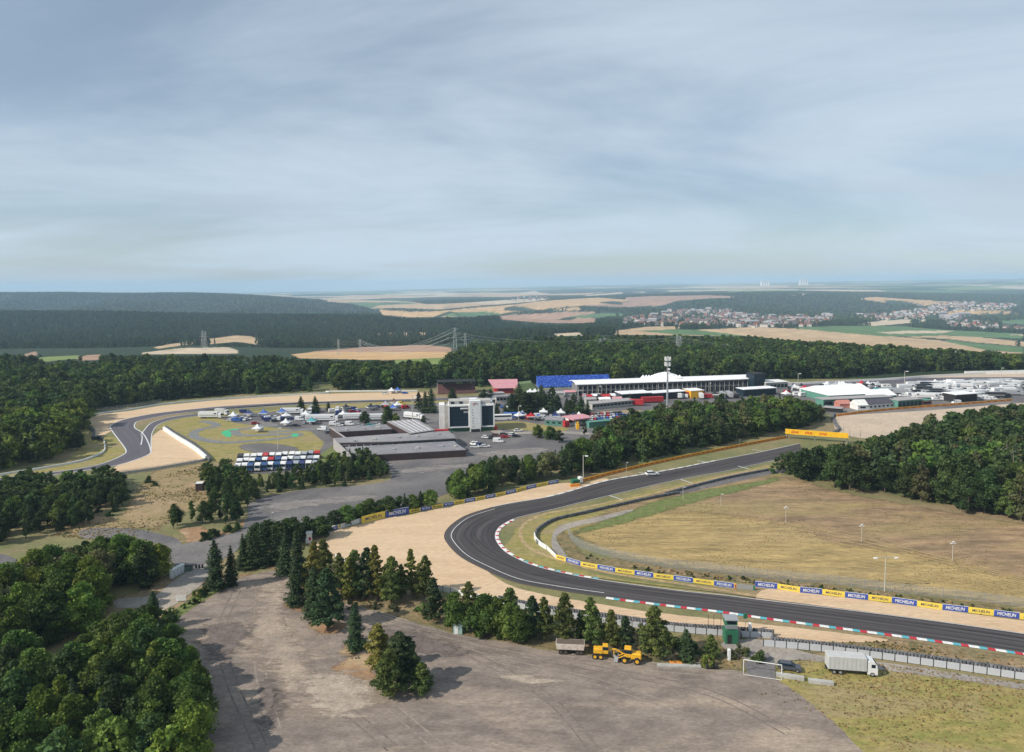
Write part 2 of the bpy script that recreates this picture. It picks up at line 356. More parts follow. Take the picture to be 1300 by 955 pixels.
def height(X, Y):
    X = np.asarray(X, float); Y = np.asarray(Y, float); Ys = np.maximum(Y, 600.0)
    fu = np.clip((X / Ys - UU[0]) / (UU[1] - UU[0]), 0, 138.999); fl = np.clip((np.log(Ys) - LL[0]) / (LL[1] - LL[0]), 0, 148.999)
    i = fu.astype(int); j = fl.astype(int); a = fu - i; b = fl - j
    h = (T3[i, j] * (1 - a) + T3[i + 1, j] * a) * (1 - b) + (T3[i, j + 1] * (1 - a) + T3[i + 1, j + 1] * a) * b
    amp = np.clip((Y - 900) / 3000, 0, 1)
    rel = np.clip((Y - 3000) / 900, 0, 1) * np.clip((7200 - Y) / 1500, 0, 1)
    rel *= np.clip((5700 - Y) / 500, 0, 1)
    h = h - np.abs(lump(X + Y * .25, Y * .35, 170)) ** .8 * 55 * rel - np.abs(lump(X - Y * .3, Y * .5, 120)) * 14 * np.clip((Y - 1600) / 300, 0, 1) * np.clip((2550 - Y) / 200, 0, 1)
    return h + lump(X, Y, 160) * 4 * amp + lump(X + 900, Y, 61) * 1.2 * amp + lump(X, Y * .5, 700) * 9 * np.clip((Y - 2500) / 8000, 0, 1)
def GT(x, y, near=620, far=30000):              # first hit of the terrain along a line of sight
    a, b, c = ray(x, y); Y = np.exp(np.linspace(math.log(near), math.log(far), 3000)); X = a * Y / b; Z = CH + c * Y / b
    h = height(X, Y); k = np.argmax(Z <= h)
    return Vector((X[k], Y[k], h[k])) if Z[k] <= h[k] else None

m_land = bpy.data.materials.new('countryside'); m_land.use_nodes = True; t = m_land.node_tree; bs = t.nodes['Principled BSDF']
ca = nn(t, 'ShaderNodeVertexColor', layer_name='land'); tcn = nn(t, 'ShaderNodeTexCoord')
nz = nn(t, 'ShaderNodeTexNoise', inp={'Scale': 0.02, 'Detail': 8, 'Roughness': 0.65}); t.links.new(tcn.outputs['Object'], nz.inputs['Vector'])
mr = nn(t, 'ShaderNodeMapRange', inp={'From Min': 0.3, 'From Max': 0.7, 'To Min': 0.72, 'To Max': 1.25}); t.links.new(nz.outputs[0], mr.inputs[0])
vm = nn(t, 'ShaderNodeVectorMath', operation='SCALE'); t.links.new(ca.outputs[0], vm.inputs[0]); t.links.new(mr.outputs[0], vm.inputs['Scale']); t.links.new(vm.outputs[0], bs.inputs['Base Color'])
bs.inputs['Roughness'].default_value = 0.95; bs.inputs['Specular IOR Level'].default_value = 0.1
WHEAT, TAN, PINK, GREENF, MEADOW, FORREST = (.50, .33, .17), (.46, .33, .20), (.36, .23, .16), (.10, .17, .07), (.19, .24, .08), (.030, .048, .024)
LIGHT = (.52, .42, .30)
# fields: outline in the picture, distance band, albedo
FIELDS = [
 ([(195, 441), (215, 437), (250, 432), (300, 426), (318, 427), (345, 437), (330, 438), (300, 434), (270, 437), (235, 438), (200, 443)], 1100, 2300, TAN),
 ([(180, 448), (230, 442), (290, 441), (302, 445), (302, 449), (180, 450)], 900, 1700, LIGHT),
 ([(38, 456), (60, 453), (100, 451), (100, 455), (60, 459), (40, 459)], 620, 1700, MEADOW), ([(30, 450), (45, 446), (48, 451), (30, 453)], 700, 2000, PINK),
 ([(98, 455), (110, 451), (128, 450), (125, 457), (100, 458)], 620, 1700, PINK),
 ([(370, 451), (400, 446), (460, 441), (540, 438), (570, 441), (578, 446), (560, 448), (470, 447), (400, 448)], 700, 2300, PINK),
 ([(370, 450), (400, 447), (470, 447), (560, 447), (590, 450), (585, 456), (540, 458), (520, 458), (430, 456), (380, 455)], 620, 2000, WHEAT),
 ([(500, 457), (600, 452), (640, 455), (640, 462), (500, 462)], 620, 1700, MEADOW),
 ([(470, 426), (485, 423), (520, 422), (590, 423), (578, 425), (520, 426), (480, 427)], 1200, 2600, TAN),
 ([(700, 424), (735, 422), (740, 426), (705, 427)], 700, 2500, LIGHT),
 # tan uplands in the centre
 ([(392, 381), (450, 381), (520, 383), (540, 386), (500, 388), (440, 385)], 3300, 9500, TAN),
 ([(440, 384), (520, 384), (545, 389), (500, 391), (470, 391)], 3300, 9500, GREENF), ([(470, 392), (500, 391), (560, 393), (610, 388), (640, 386), (600, 384), (560, 386), (520, 386), (480, 388)], 3300, 9500, TAN),
 ([(480, 393), (520, 396), (560, 395), (600, 391), (650, 387), (700, 381), (730, 380), (700, 385), (660, 390), (680, 392), (640, 398), (600, 402), (520, 403), (485, 400)], 2900, 9500, WHEAT),
 ([(560, 397), (620, 396), (640, 399), (600, 402), (565, 402)], 2900, 7000, GREENF),
 ([(640, 392), (700, 385), (720, 380), (760, 378), (800, 381), (780, 386), (720, 389), (690, 393), (650, 396)], 2900, 9500, WHEAT),
 ([(620, 403), (650, 400), (720, 396), (760, 396), (740, 402), (770, 407), (740, 411), (690, 410), (640, 406)], 2700, 6000, PINK),
 ([(722, 402), (760, 398), (800, 398), (790, 401), (740, 404)], 2700, 6000, GREENF),
 ([(740, 388), (780, 385), (800, 383), (790, 378), (830, 376), (900, 375), (960, 377), (900, 379), (860, 382), (840, 388), (800, 390)], 2900, 9500, PINK),
 ([(700, 393), (735, 390), (738, 394), (705, 394)], 2900, 9000, WHEAT),
 ([(560, 377), (600, 373), (680, 371), (700, 373), (650, 377)], 6000, 20000, TAN), ([(655, 373), (678, 369), (690, 374)], 6000, 20000, LIGHT),
 ([(740, 375), (790, 371), (790, 373), (745, 376)], 6000, 20000, LIGHT), ([(802, 371), (818, 370), (818, 372)], 6000, 20000, LIGHT),
 ([(585, 385), (640, 381), (690, 379), (700, 381), (640, 386)], 5000, 15000, LIGHT),
 ([(410, 371), (470, 370), (520, 371), (500, 373), (420, 374)], 8000, 30000, GREENF), ([(480, 374), (560, 371), (600, 373), (560, 376)], 8000, 30000, LIGHT),
 # right
 ([(780, 420), (820, 415), (880, 414), (850, 419), (900, 422), (960, 426), (930, 427), (860, 426), (780, 425)], 1200, 3000, TAN),
 ([(810, 420), (860, 418), (930, 421), (960, 418), (1000, 420), (1040, 424), (1000, 428), (940, 427), (860, 425)], 1200, 3000, GREENF),
 ([(885, 419), (960, 415), (1020, 418), (1100, 424), (1200, 433), (1255, 443), (1240, 449), (1150, 445), (1080, 441), (1020, 434), (960, 428)], 900, 3000, TAN),
 ([(1000, 416), (1060, 414), (1140, 414), (1200, 419), (1300, 424), (1300, 430), (1200, 427), (1120, 427), (1060, 422)], 1500, 3400, GREENF),
 ([(1115, 422), (1150, 420), (1210, 420), (1200, 423), (1130, 424)], 1500, 3400, LIGHT),
 ([(1145, 428), (1200, 426), (1250, 429), (1300, 434), (1330, 439), (1300, 440), (1240, 435), (1200, 430)], 1300, 3400, TAN),
 ([(1200, 431), (1240, 436), (1300, 441), (1300, 448), (1250, 444), (1200, 434)], 1100, 3000, GREENF),
 ([(1255, 445), (1300, 448), (1300, 452), (1270, 449)], 900, 2500, TAN),
 ([(1088, 379), (1110, 377), (1140, 379), (1200, 383), (1240, 385), (1230, 388), (1180, 388), (1120, 384)], 2800, 9000, WHEAT),
 ([(1190, 397), (1240, 393), (1280, 395), (1298, 398), (1260, 398), (1200, 400)], 2500, 8000, WHEAT),
 ([(1085, 412), (1120, 407), (1180, 405), (1170, 409), (1110, 414)], 2200, 5000, LIGHT),
 ([(1250, 410), (1300, 405), (1330, 410), (1300, 412)], 2200, 5000, GREENF), ([(1280, 425), (1330, 424), (1330, 428)], 1600, 4000, LIGHT),
 ([(1000, 376), (1030, 371), (1035, 371), (1010, 375)], 5000, 15000, LIGHT), ([(900, 365), (1000, 363), (1000, 364.5), (920, 366)], 9000, 30000, LIGHT),
 ([(1210, 363), (1260, 361), (1255, 363)], 6000, 20000, LIGHT), ([(1270, 363), (1300, 363), (1300, 364.5)], 6000, 20000, LIGHT),
 ([(0, 376), (14, 376), (12, 377)], 4000, 8000, LIGHT),
]
NU, NY = 760, 430
us = np.linspace(-1.35, 1.35, NU); ys = np.exp(np.linspace(math.log(560), math.log(30000), NY))
Yg, Ug = np.meshgrid(ys, us, indexing='ij'); Xg = Ug * Yg; Zg = height(Xg, Yg)
Zg = np.where(Yg < 600, 0.0, Zg)
V = np.stack([Xg, Yg, Zg], -1); px, py = proj(V)
colr = np.zeros((NY, NU, 4)); colr[..., 3] = 1
colr[..., :3] = FORREST
farm = Yg > 7000                                 # patchwork of distant fields
cellx = np.floor((Xg + 400 * np.sin(Yg / 900)) / 900).astype(int); celly = np.floor((Yg + 300 * np.sin(Xg / 700)) / 1100).astype(int)
hs = (np.abs(np.sin(cellx * 12.9898 + celly * 78.233) * 43758.5453)) % 1.0
pal = np.array([FORREST, FORREST, (.05, .075, .035), GREENF, MEADOW, TAN, LIGHT, FORREST]); q = pal[np.clip((hs * 8).astype(int), 0, 7)]
colr[..., :3] = np.where(farm[..., None], q, colr[..., :3])
isf = np.zeros((NY, NU), bool)
for poly, y0, y1, c in FIELDS:
    m = inside(px, py, poly) & (Yg > y0) & (Yg < y1); colr[m, :3] = c; isf |= m
# dark groves and hedges breaking up the fields
gr = (lump(Xg * 1.0, Yg * 0.45, 120) > 0.86) & isf & (Yg > 2700); colr[gr, :3] = FORREST
me = bpy.data.meshes.new('far_countryside')
idx = np.arange(NY * NU).reshape(NY, NU)
fa = np.stack([idx[:-1, :-1], idx[:-1, 1:], idx[1:, 1:], idx[1:, :-1]], -1).reshape(-1, 4)
me.vertices.add(NY * NU); me.vertices.foreach_set('co', V.reshape(-1)); me.loops.add(fa.size); me.loops.foreach_set('vertex_index', fa.ravel().astype(np.int32))
me.polygons.add(len(fa)); me.polygons.foreach_set('loop_start', np.arange(0, fa.size, 4, dtype=np.int32)); me.polygons.foreach_set('loop_total', np.full(len(fa), 4, np.int32)); me.update()
cat_ = me.color_attributes.new('land', 'FLOAT_COLOR', 'POINT'); cat_.data.foreach_set('color', colr.reshape(-1).astype(np.float32)); me.materials.append(m_land)
me.polygons.foreach_set('use_smooth', np.ones(len(fa), bool))
tag(link('terrain', me), 'rolling farmland, wooded hills and valleys fading to the horizon', kind='structure')

def soft_mat(m, ns=0.35):
    k = m.name + '_blend'
    if k in MATS: return MATS[k]
    c = m.copy(); c.name = k; t = c.node_tree; out_ = next(n for n in t.nodes if n.type == 'OUTPUT_MATERIAL'); src = out_.inputs[0].links[0].from_socket
    at = nn(t, 'ShaderNodeAttribute', attribute_name='edge'); tcn = nn(t, 'ShaderNodeTexCoord'); mp = nn(t, 'ShaderNodeMapping'); mp.inputs['Scale'].default_value = (.5, 1.3, 1); t.links.new(tcn.outputs['Object'], mp.inputs[0])
    nz = nn(t, 'ShaderNodeTexNoise', inp={'Scale': ns, 'Detail': 7, 'Roughness': .75}); t.links.new(mp.outputs[0], nz.inputs['Vector'])
    ad = nn(t, 'ShaderNodeMath', operation='MULTIPLY_ADD', inp={1: 2.2, 2: -1.1}); t.links.new(nz.outputs[0], ad.inputs[0]); a2 = nn(t, 'ShaderNodeMath', operation='ADD'); t.links.new(ad.outputs[0], a2.inputs[0]); t.links.new(at.outputs['Fac'], a2.inputs[1])
    mr = nn(t, 'ShaderNodeMapRange', inp={'From Min': .30, 'From Max': .70}); mr.interpolation_type = 'SMOOTHSTEP'; t.links.new(a2.outputs[0], mr.inputs[0])
    tr = nn(t, 'ShaderNodeBsdfTransparent'); ms = nn(t, 'ShaderNodeMixShader'); t.links.new(mr.outputs[0], ms.inputs[0]); t.links.new(tr.outputs[0], ms.inputs[1]); t.links.new(src, ms.inputs[2]); t.links.new(ms.outputs[0], out_.inputs[0]); MATS[k] = c; return c
def soft(name, pts, z, mat, w=4.0, cell=None, amt=1.0, ns=0.35):
    P = smooth([G(x, y) for x, y in pts], True, 5); Q = np.array([(p.x, p.y) for p in P]); x0, y0 = Q.min(0) - w; x1, y1 = Q.max(0) + w
    cell = cell or max(w / 2.5, math.sqrt((x1 - x0) * (y1 - y0) / 9000)); nx, ny = int((x1 - x0) / cell) + 2, int((y1 - y0) / cell) + 2
    X, Y = np.meshgrid(x0 + np.arange(nx) * cell, y0 + np.arange(ny) * cell); ins = inside(X, Y, Q); d = np.full(X.shape, 1e9)
    for i in range(len(Q)):
        a, b = Q[i], Q[(i + 1) % len(Q)]; ab = b - a; l2 = ab @ ab + 1e-9; tt = np.clip(((X - a[0]) * ab[0] + (Y - a[1]) * ab[1]) / l2, 0, 1); d = np.minimum(d, np.hypot(X - a[0] - tt * ab[0], Y - a[1] - tt * ab[1]))
    sdv = np.where(ins, d, -d); e = np.clip(.5 + sdv / (2 * w), 0, 1) * amt; I = np.arange(nx * ny).reshape(ny, nx)
    keep = np.maximum.reduce([sdv[:-1, :-1], sdv[1:, :-1], sdv[:-1, 1:], sdv[1:, 1:]]) > -w; F4 = np.stack([I[:-1, :-1], I[:-1, 1:], I[1:, 1:], I[1:, :-1]], -1)[keep]
    used, inv = np.unique(F4, return_inverse=True); V = np.stack([X.ravel()[used], Y.ravel()[used], np.full(len(used), z)], 1)
    me = bpy.data.meshes.new(name); me.from_pydata(V.tolist(), [], inv.reshape(-1, 4).tolist()); at = me.attributes.new('edge', 'FLOAT', 'POINT'); at.data.foreach_set('value', e.ravel()[used].astype(np.float32)); me.materials.append(soft_mat(mat, ns))
    return tag(link(name, me), kind='structure')

# ---------------------------------------------------------------- near ground
m_ground = M('dry_meadow', (0.21, 0.185, 0.085), (0.13, 0.14, 0.055), scale=0.05, scale2=0.02, bump=0.15, c=(0.26, 0.19, 0.11), hi=1.2)
me = bpy.data.meshes.new('ground'); gx = [-1500, -700, 700, 1500]; gy = [-300, 80, 320, 560]
me.from_pydata([(x, y, 0) for y in gy for x in gx], [], [(r * 4 + c, r * 4 + c + 1, r * 4 + c + 5, r * 4 + c + 4) for r in range(3) for c in range(3)]); me.materials.append(m_ground)
tag(link('ground', me), kind='structure')

m_asph = M('old_asphalt', (0.140, 0.132, 0.134), (0.100, 0.094, 0.098), scale=0.06, scale2=0.03, bump=0.01, c=(0.19, 0.175, 0.165), hi=2.0, rough=0.85)
m_lot = M('gravelly_lot', (0.245, 0.20, 0.168), (0.165, 0.135, 0.117), scale=0.13, scale2=0.045, bump=0.05, c=(0.33, 0.26, 0.20), hi=1.5, mid=.22, rough=0.95, stretch=(0.7, 1.6, 1), rot=22, contrast=(.38, .62))
m_lane = M('pale_lane', (0.30, 0.27, 0.24), (0.23, 0.205, 0.185), scale=0.15, scale2=0.05, c=(0.34, 0.29, 0.24), hi=1.5)
m_gravel = M('gravel_trap', (0.59, 0.43, 0.28), (0.50, 0.355, 0.225), scale=0.08, scale2=0.03, bump=0.06, c=(0.55, 0.41, 0.27), hi=1.6, mid=.10, rough=0.95, stretch=(.35, 2.4, 1), rot=-12)
m_gravel2 = M('pale_gravel', (0.50, 0.40, 0.30), (0.43, 0.34, 0.26), scale=0.05, scale2=0.02, bump=0.03, hi=1.5, rough=0.95)
m_green = M('mown_verge', (0.19, 0.19, 0.05), (0.31, 0.24, 0.085), scale=0.18, mid=.28, scale2=0.05, bump=0.05, c=(0.28, 0.22, 0.11), hi=1.8, stretch=(1, 2, 1))
m_lush = M('lush_grass', (0.12, 0.165, 0.04), (0.15, 0.16, 0.06), mid=.3, scale=0.3, bump=0.1, hi=1.5)
m_fieldy = M('mown_field', (0.40, 0.285, 0.12), (0.25, 0.185, 0.08), scale=0.16, scale2=0.03, bump=0.10, c=(0.34, 0.25, 0.12), hi=1.1, mid=.3, stretch=(0.28, 1.5, 1), rot=14, contrast=(.38, .6))
m_fieldb = M('dry_brown_field', (0.335, 0.225, 0.125), (0.195, 0.135, 0.08), scale=0.13, scale2=0.035, bump=0.2, c=(0.28, 0.21, 0.095), hi=0.9, mid=.3, stretch=(0.45, 1.6, 1), rot=10, contrast=(.35, .62))
m_slope = M('straw_slope', (0.30, 0.215, 0.115), (0.20, 0.165, 0.07), scale=0.10, scale2=0.05, bump=0.1, c=(0.36, 0.25, 0.15), hi=1.0, stretch=(1, 2.2, 1), rot=-30, contrast=(.4, .6))
m_earth = M('bare_earth', (0.34, 0.20, 0.11), (0.24, 0.15, 0.085), scale=0.4, bump=0.08, hi=2, c=(.40, .29, .17))
m_scrub = M('dry_scrub_ground', (0.25, 0.175, 0.09), (0.105, 0.105, 0.045), scale=0.35, bump=0.25, hi=1.6, mid=.35, c=(0.28, 0.20, 0.12))

# verges, fields (lowest sheets)
sheet('meadow', [(640, 700), (670, 660), (740, 645), (840, 620), (940, 598), (985, 590), (985, 612), (900, 632), (800, 655), (735, 672), (708, 700), (740, 725), (860, 745), (1000, 765), (1000, 775), (860, 752), (720, 735), (650, 712)], .03, m_green)
soft('brown_field', [(768, 652), (850, 622), (905, 612), (975, 605), (1010, 609), (1070, 626), (1135, 638), (1200, 650), (1300, 666), (1450, 690), (1450, 850), (1300, 772), (1150, 752), (1000, 735), (880, 722), (800, 700), (745, 676)], .035, m_fieldb, 3.0)
soft('mown_field', [(733, 678), (770, 662), (850, 650), (905, 652), (1000, 668), (1060, 690), (1150, 702), (1230, 722), (1330, 745), (1330, 778), (1200, 758), (1080, 745), (1000, 735), (900, 724), (830, 714), (770, 700)], .045, m_fieldy, 6.0)
soft('scrub_strip', [(745, 706), (800, 712), (880, 724), (1000, 738), (1100, 750), (1200, 762), (1330, 782), (1330, 795), (1200, 773), (1100, 760), (1000, 746), (900, 735), (800, 722), (740, 715), (718, 702), (706, 684), (716, 676), (730, 690)], .055, m_scrub, 1.5)
soft('lawn', [(770, 660), (850, 632), (960, 612), (985, 607), (975, 614), (880, 638), (800, 662), (750, 674), (732, 675)], .05, m_lush, 2.5)
soft('hillside', [(150, 655), (165, 640), (185, 610), (205, 596), (262, 588), (270, 605), (262, 640), (225, 655), (200, 672), (236, 690), (218, 684), (180, 670), (100, 680), (60, 665), (110, 655)], .03, m_slope, 3.0)
sheet('field', [(88, 585), (95, 560), (108, 545), (125, 553), (150, 556), (160, 570), (150, 582), (110, 592), (40, 603), (0, 610), (0, 600), (60, 592)], .03, m_green)
sheet('infield_grass', [(190, 545), (240, 528), (330, 522), (440, 513), (560, 508), (560, 520), (430, 528), (415, 550), (430, 575), (385, 586), (300, 584), (262, 586), (245, 560), (215, 545)], .03, m_green)
sheet('infield_grass', [(600, 541), (625, 537), (660, 535), (700, 541), (720, 543), (716, 547), (680, 547), (640, 545), (612, 547)], .095, m_green)
ribbon('lane', path([(628, 545), (640, 550), (700, 549), (745, 551), (762, 556)]), 6, .10, m_lane)
sheet('infield_grass', [(745, 524), (800, 521), (815, 522), (760, 529), (748, 529)], .095, m_slope)
soft('lush_bank', [(400, 585), (410, 570), (430, 560), (470, 575), (490, 590), (470, 600), (420, 600)], .05, m_lush, 2.0)
soft('track_verge', [(1000, 838), (980, 815), (1130, 812), (1300, 838), (1400, 858), (1400, 885), (1300, 862), (1150, 838), (1050, 826)], .04, m_scrub, 1.5)
soft('lower_verge', [(985, 850), (1020, 835), (1080, 838), (1160, 848), (1300, 868), (1450, 890), (1450, 1080), (1250, 1080), (1080, 960), (980, 900), (945, 868)], .04, m_green, 1.5)
soft('tree_belt_ground', [(372, 712), (430, 722), (510, 745), (580, 765), (700, 790), (840, 806), (960, 830), (955, 850), (845, 842), (714, 826), (650, 815), (575, 803), (544, 793), (500, 782), (442, 766), (380, 740)], .04, m_scrub, 1.2)
sheet('ground_verge', [(862, 806), (915, 806), (985, 812), (1000, 830), (945, 850), (850, 838)], .05, m_scrub)
soft('dry_bank', [(304, 733), (330, 724), (372, 712), (380, 740), (345, 722), (320, 726)], .05, m_earth, 1.6)
soft('green_bank', [(205, 790), (235, 765), (262, 748), (272, 742), (278, 750), (262, 760), (235, 778), (215, 792)], .055, m_lush, 1.0)
soft('dry_bank', [(140, 765), (190, 744), (225, 722), (236, 722), (240, 730), (215, 748), (190, 755), (150, 767)], .05, m_scrub, 1.6)
soft('dry_bank', [(228, 672), (255, 670), (275, 676), (290, 672), (312, 662), (316, 668), (280, 682), (245, 690), (236, 684)], .05, m_earth, 1.6)

# worn earth strip round the infield verge
ribbon('worn_strip', path([(960, 597), (928, 603), (864, 618), (820, 629), (775, 638), (730, 646), (695, 652), (672, 661), (661, 673), (663, 686), (676, 698), (700, 708), (730, 717), (770, 727), (820, 735), (900, 747), (960, 757)]), 1.3, .058, M('sandy_edge', (.42, .30, .16), (.26, .20, .10), scale=.5, hi=2, mid=.3))
m_swath = M('mown_swath', (.29, .21, .09), (.40, .29, .125), scale=.25, hi=1.5, mid=.25, contrast=(.3, .7))
for i in range(13):
    a_ = i / 12; ribbon('mown_swath', path([(760 + 40 * a_, 668 + 26 * a_), (900, 654 + 62 * a_), (1060, 676 + 52 * a_), (1320, 738 + 26 * a_)], step=3), .55, .0462 + i * .0003, m_swath)
# gravel traps
sheet('gravel_trap', [(390, 684), (426, 673), (458, 665), (490, 657), (519, 654), (544, 648), (596, 638), (650, 627), (682, 619), (717, 613), (740, 614), (768, 607), (768, 614), (704, 633), (650, 648), (600, 668), (596, 690), (640, 740), (780, 770), (900, 785), (1000, 796), (1128, 812), (1060, 816), (1002, 815), (980, 806), (916, 800), (845, 796), (800, 789), (730, 782), (634, 760), (576, 750), (512, 734), (458, 722), (426, 710), (390, 690)], .06, m_gravel)
sheet('gravel_trap', [(975, 748), (1040, 755), (1130, 766), (1200, 775), (1300, 788), (1400, 802), (1400, 830), (1300, 808), (1200, 792), (1100, 778), (1000, 766), (960, 762)], .06, m_gravel)
sheet('gravel_trap', [(112, 532), (127, 526), (163, 522), (205, 515), (260, 509.5), (330, 504.5), (400, 500.5), (470, 498.5), (530, 498), (545, 500), (545, 506), (470, 508), (400, 511), (330, 515), (260, 519), (205, 526), (165, 533), (146, 541), (142, 547), (133, 552), (121, 553), (119, 546), (112, 536)], .06, m_gravel, False)
sheet('gravel_trap', [(203, 546), (212, 546), (224, 557), (239, 566), (260, 582), (252, 587), (225, 592), (199, 596), (150, 603), (140, 598), (150, 590), (175, 575), (186, 560)], .06, m_gravel, False)
sheet('gravel_trap', [(1062, 529), (1100, 525), (1160, 520), (1230, 515), (1290, 510), (1400, 502), (1400, 560), (1150, 560), (1070, 552), (1060, 545)], .06, m_gravel2)
sheet('gravel_trap', [(990, 486), (1080, 483), (1140, 479), (1180, 476), (1250, 473), (1420, 473), (1420, 479), (1300, 480), (1140, 483), (990, 489)], .06, m_gravel2, False)
sheet('gravel_trap', [(38, 611), (52, 609), (50, 614), (38, 615)], .06, m_gravel, False)

# paved areas
sheet('parking_area', [(318, 665), (324, 636), (345, 629), (400, 620), (450, 617), (490, 611), (497, 604), (490, 594), (470, 580), (520, 566), (600, 556), (650, 540), (720, 533), (760, 548), (765, 560), (745, 585), (690, 592), (640, 598), (600, 612), (570, 626), (520, 642), (470, 652), (425, 662), (400, 676), (350, 680)], .07, m_asph)
sheet('paddock_pavement', [(415, 522), (470, 517), (560, 511), (640, 503), (700, 494), (1000, 488), (1150, 482), (1420, 480), (1420, 507), (1290, 512), (1180, 521), (1060, 528), (1045, 524), (1000, 535), (860, 545), (760, 560), (700, 560), (600, 558), (520, 566), (430, 560), (415, 548)], .075, m_asph, False)
sheet('kart_paddock', [(275, 530), (330, 524), (420, 517), (440, 530), (425, 552), (428, 562), (405, 578), (398, 600), (300, 602), (298, 590), (398, 585), (412, 562), (395, 548), (340, 542), (300, 537)], .065, m_asph, False)
sheet('access_road', [(322, 636), (324, 668), (300, 700), (262, 722), (232, 722), (215, 714), (207, 706), (213, 699), (232, 691), (276, 682), (306, 673), (315, 655), (314, 641)], .072, m_asph, False)
sheet('road', [(100, 675), (120, 670.5), (167, 671), (199, 677), (224, 684), (231, 692), (226, 699), (212, 700), (205, 694), (190, 688), (160, 683), (110, 684)], .078, m_asph)
sheet('road', [(-60, 725), (-20, 708), (0, 703), (24, 712), (22, 722), (-20, 740)], .078, m_asph)
sheet('lane', [(141, 766), (150, 760), (180, 758), (200, 754), (222, 736), (240, 724), (262, 716), (275, 724), (262, 738), (240, 755), (222, 768), (205, 776), (185, 772), (150, 772)], .08, m_lane, False)
sheet('dirt_lot', [(215, 795), (240, 775), (266, 759), (285, 746), (304, 735), (330, 728), (362, 724), (372, 742), (400, 760), (442, 766), (499, 782), (544, 795), (576, 804), (650, 817), (714, 828), (845, 843), (944, 853), (985, 862), (1060, 920), (1130, 1000), (1150, 1080), (230, 1080), (262, 900), (245, 860), (225, 820)], .062, m_lot)
soft('bare_earth', [(470, 850), (485, 838), (470, 830), (440, 838), (420, 850), (440, 860), (480, 866)], .075, m_earth, 1.6)
soft('bare_earth', [(392, 796), (410, 788), (432, 790), (436, 800), (415, 806)], .075, m_earth, 1.6)
soft('bare_earth', [(434, 828), (440, 818), (452, 812), (462, 824), (450, 832)], .075, m_earth, 1.6)
soft('bare_earth', [(360, 768), (375, 763), (395, 770), (380, 776)], .075, m_earth, 1.6)
soft('pale_track', [(322, 790), (335, 745), (355, 735), (360, 750), (368, 800), (392, 840), (410, 900), (370, 900), (345, 850), (325, 820)], .069, M('pale_dirt', (0.38, 0.30, 0.23), (0.25, 0.20, 0.165), scale=0.12, hi=1.5, c=(.30, .24, .19), contrast=(.4, .6)), 5.0)
sheet('lane', [(915, 818), (945, 812), (965, 812), (1040, 832), (1130, 842), (1300, 868), (1450, 892), (1450, 910), (1300, 876), (1130, 852), (1010, 838), (960, 850), (950, 840)], .082, m_lane)
sheet('pavement', [(945, 842), (975, 828), (984, 840), (985, 862), (950, 856)], .086, m_asph, False)
m_stain = M('dark_stain', (0.165, 0.135, 0.12), (0.125, 0.10, 0.09), scale=.3, hi=2, mid=.3)
m_dust = M('dusty_streak', (0.40, 0.33, 0.26), (0.30, 0.245, 0.20), scale=.3, hi=2, mid=.25)
for pts_, m_, w_ in (([(255, 800), (300, 790), (318, 800), (300, 830), (270, 840)], m_stain, 3), ([(640, 855), (700, 860), (712, 868), (680, 872), (640, 864)], m_dust, 2), ([(470, 800), (520, 800), (560, 812), (600, 830), (560, 832), (500, 818)], m_stain, 2.5), ([(380, 860), (430, 850), (480, 870), (460, 910), (400, 910)], m_dust, 4), ([(330, 870), (350, 860), (362, 900), (340, 930)], m_stain, 3)):
    soft('worn_patch', pts_, .084, m_, w_, amt=.8)
for pts_ in ([(500, 597), (560, 590), (600, 588), (612, 592), (560, 598), (510, 602)], [(340, 640), (400, 632), (470, 628), (480, 634), (410, 642), (350, 650)], [(600, 575), (680, 568), (700, 572), (640, 582)]): soft('worn_patch', pts_, .088, M('pale_wear', (.24, .215, .20), (.18, .165, .155), scale=.2, hi=2), 3, amt=.75)
# wheel ruts across the lot
m_rut = M('wheel_rut', (0.135, 0.108, 0.092), (0.20, 0.165, 0.138), scale=.5, hi=2.5, mid=.3, contrast=(.3, .7)); m_rutl = M('pale_rut', (0.275, 0.228, 0.19), (0.215, 0.178, 0.15), scale=.4, hi=2.5, mid=.3)
def shift(P, off):
    o = []
    for i in range(len(P)):
        t = P[min(i + 1, len(P) - 1)] - P[max(i - 1, 0)]; t.z = 0; t.normalize(); o.append(P[i] + Vector((-t.y, t.x, 0)) * off)
    return o
for k_i, (pts_, m_) in enumerate((([(470, 778), (540, 800), (640, 828), (760, 850), (900, 880), (1000, 930)], m_rut), ([(440, 770), (520, 800), (620, 836), (740, 862), (860, 900)], m_rutl), ([(345, 735), (350, 770), (372, 820), (420, 880), (500, 950)], m_rut), ([(330, 740), (328, 790), (330, 850), (350, 930)], m_rutl), ([(500, 790), (600, 815), (700, 834), (800, 847), (930, 858)], m_rutl), ([(360, 740), (400, 790), (470, 870), (560, 950)], m_rutl), ([(480, 785), (540, 806), (620, 842), (700, 890), (760, 960)], m_rut), ([(300, 750), (280, 800), (290, 860), (330, 950)], m_rut))):
    for sg in (-.95, .95): ribbon('wheel_rut', shift(path(pts_, step=1.5), sg + .25 * math.sin(k_i * 2.1)), .34, .0655 + k_i * .0004, m_)
# service road round the infield
sheet('service_road', [(700, 690), (705, 672), (722, 664), (760, 656), (800, 647), (800, 650), (765, 661), (738, 667), (716, 674), (706, 684), (716, 700), (718, 707), (706, 703)], .08, m_lane)
sheet('service_road', [(860, 620), (900, 611), (980, 596), (1000, 594), (1000, 599), (970, 604), (905, 618), (860, 628)], .08, m_asph)

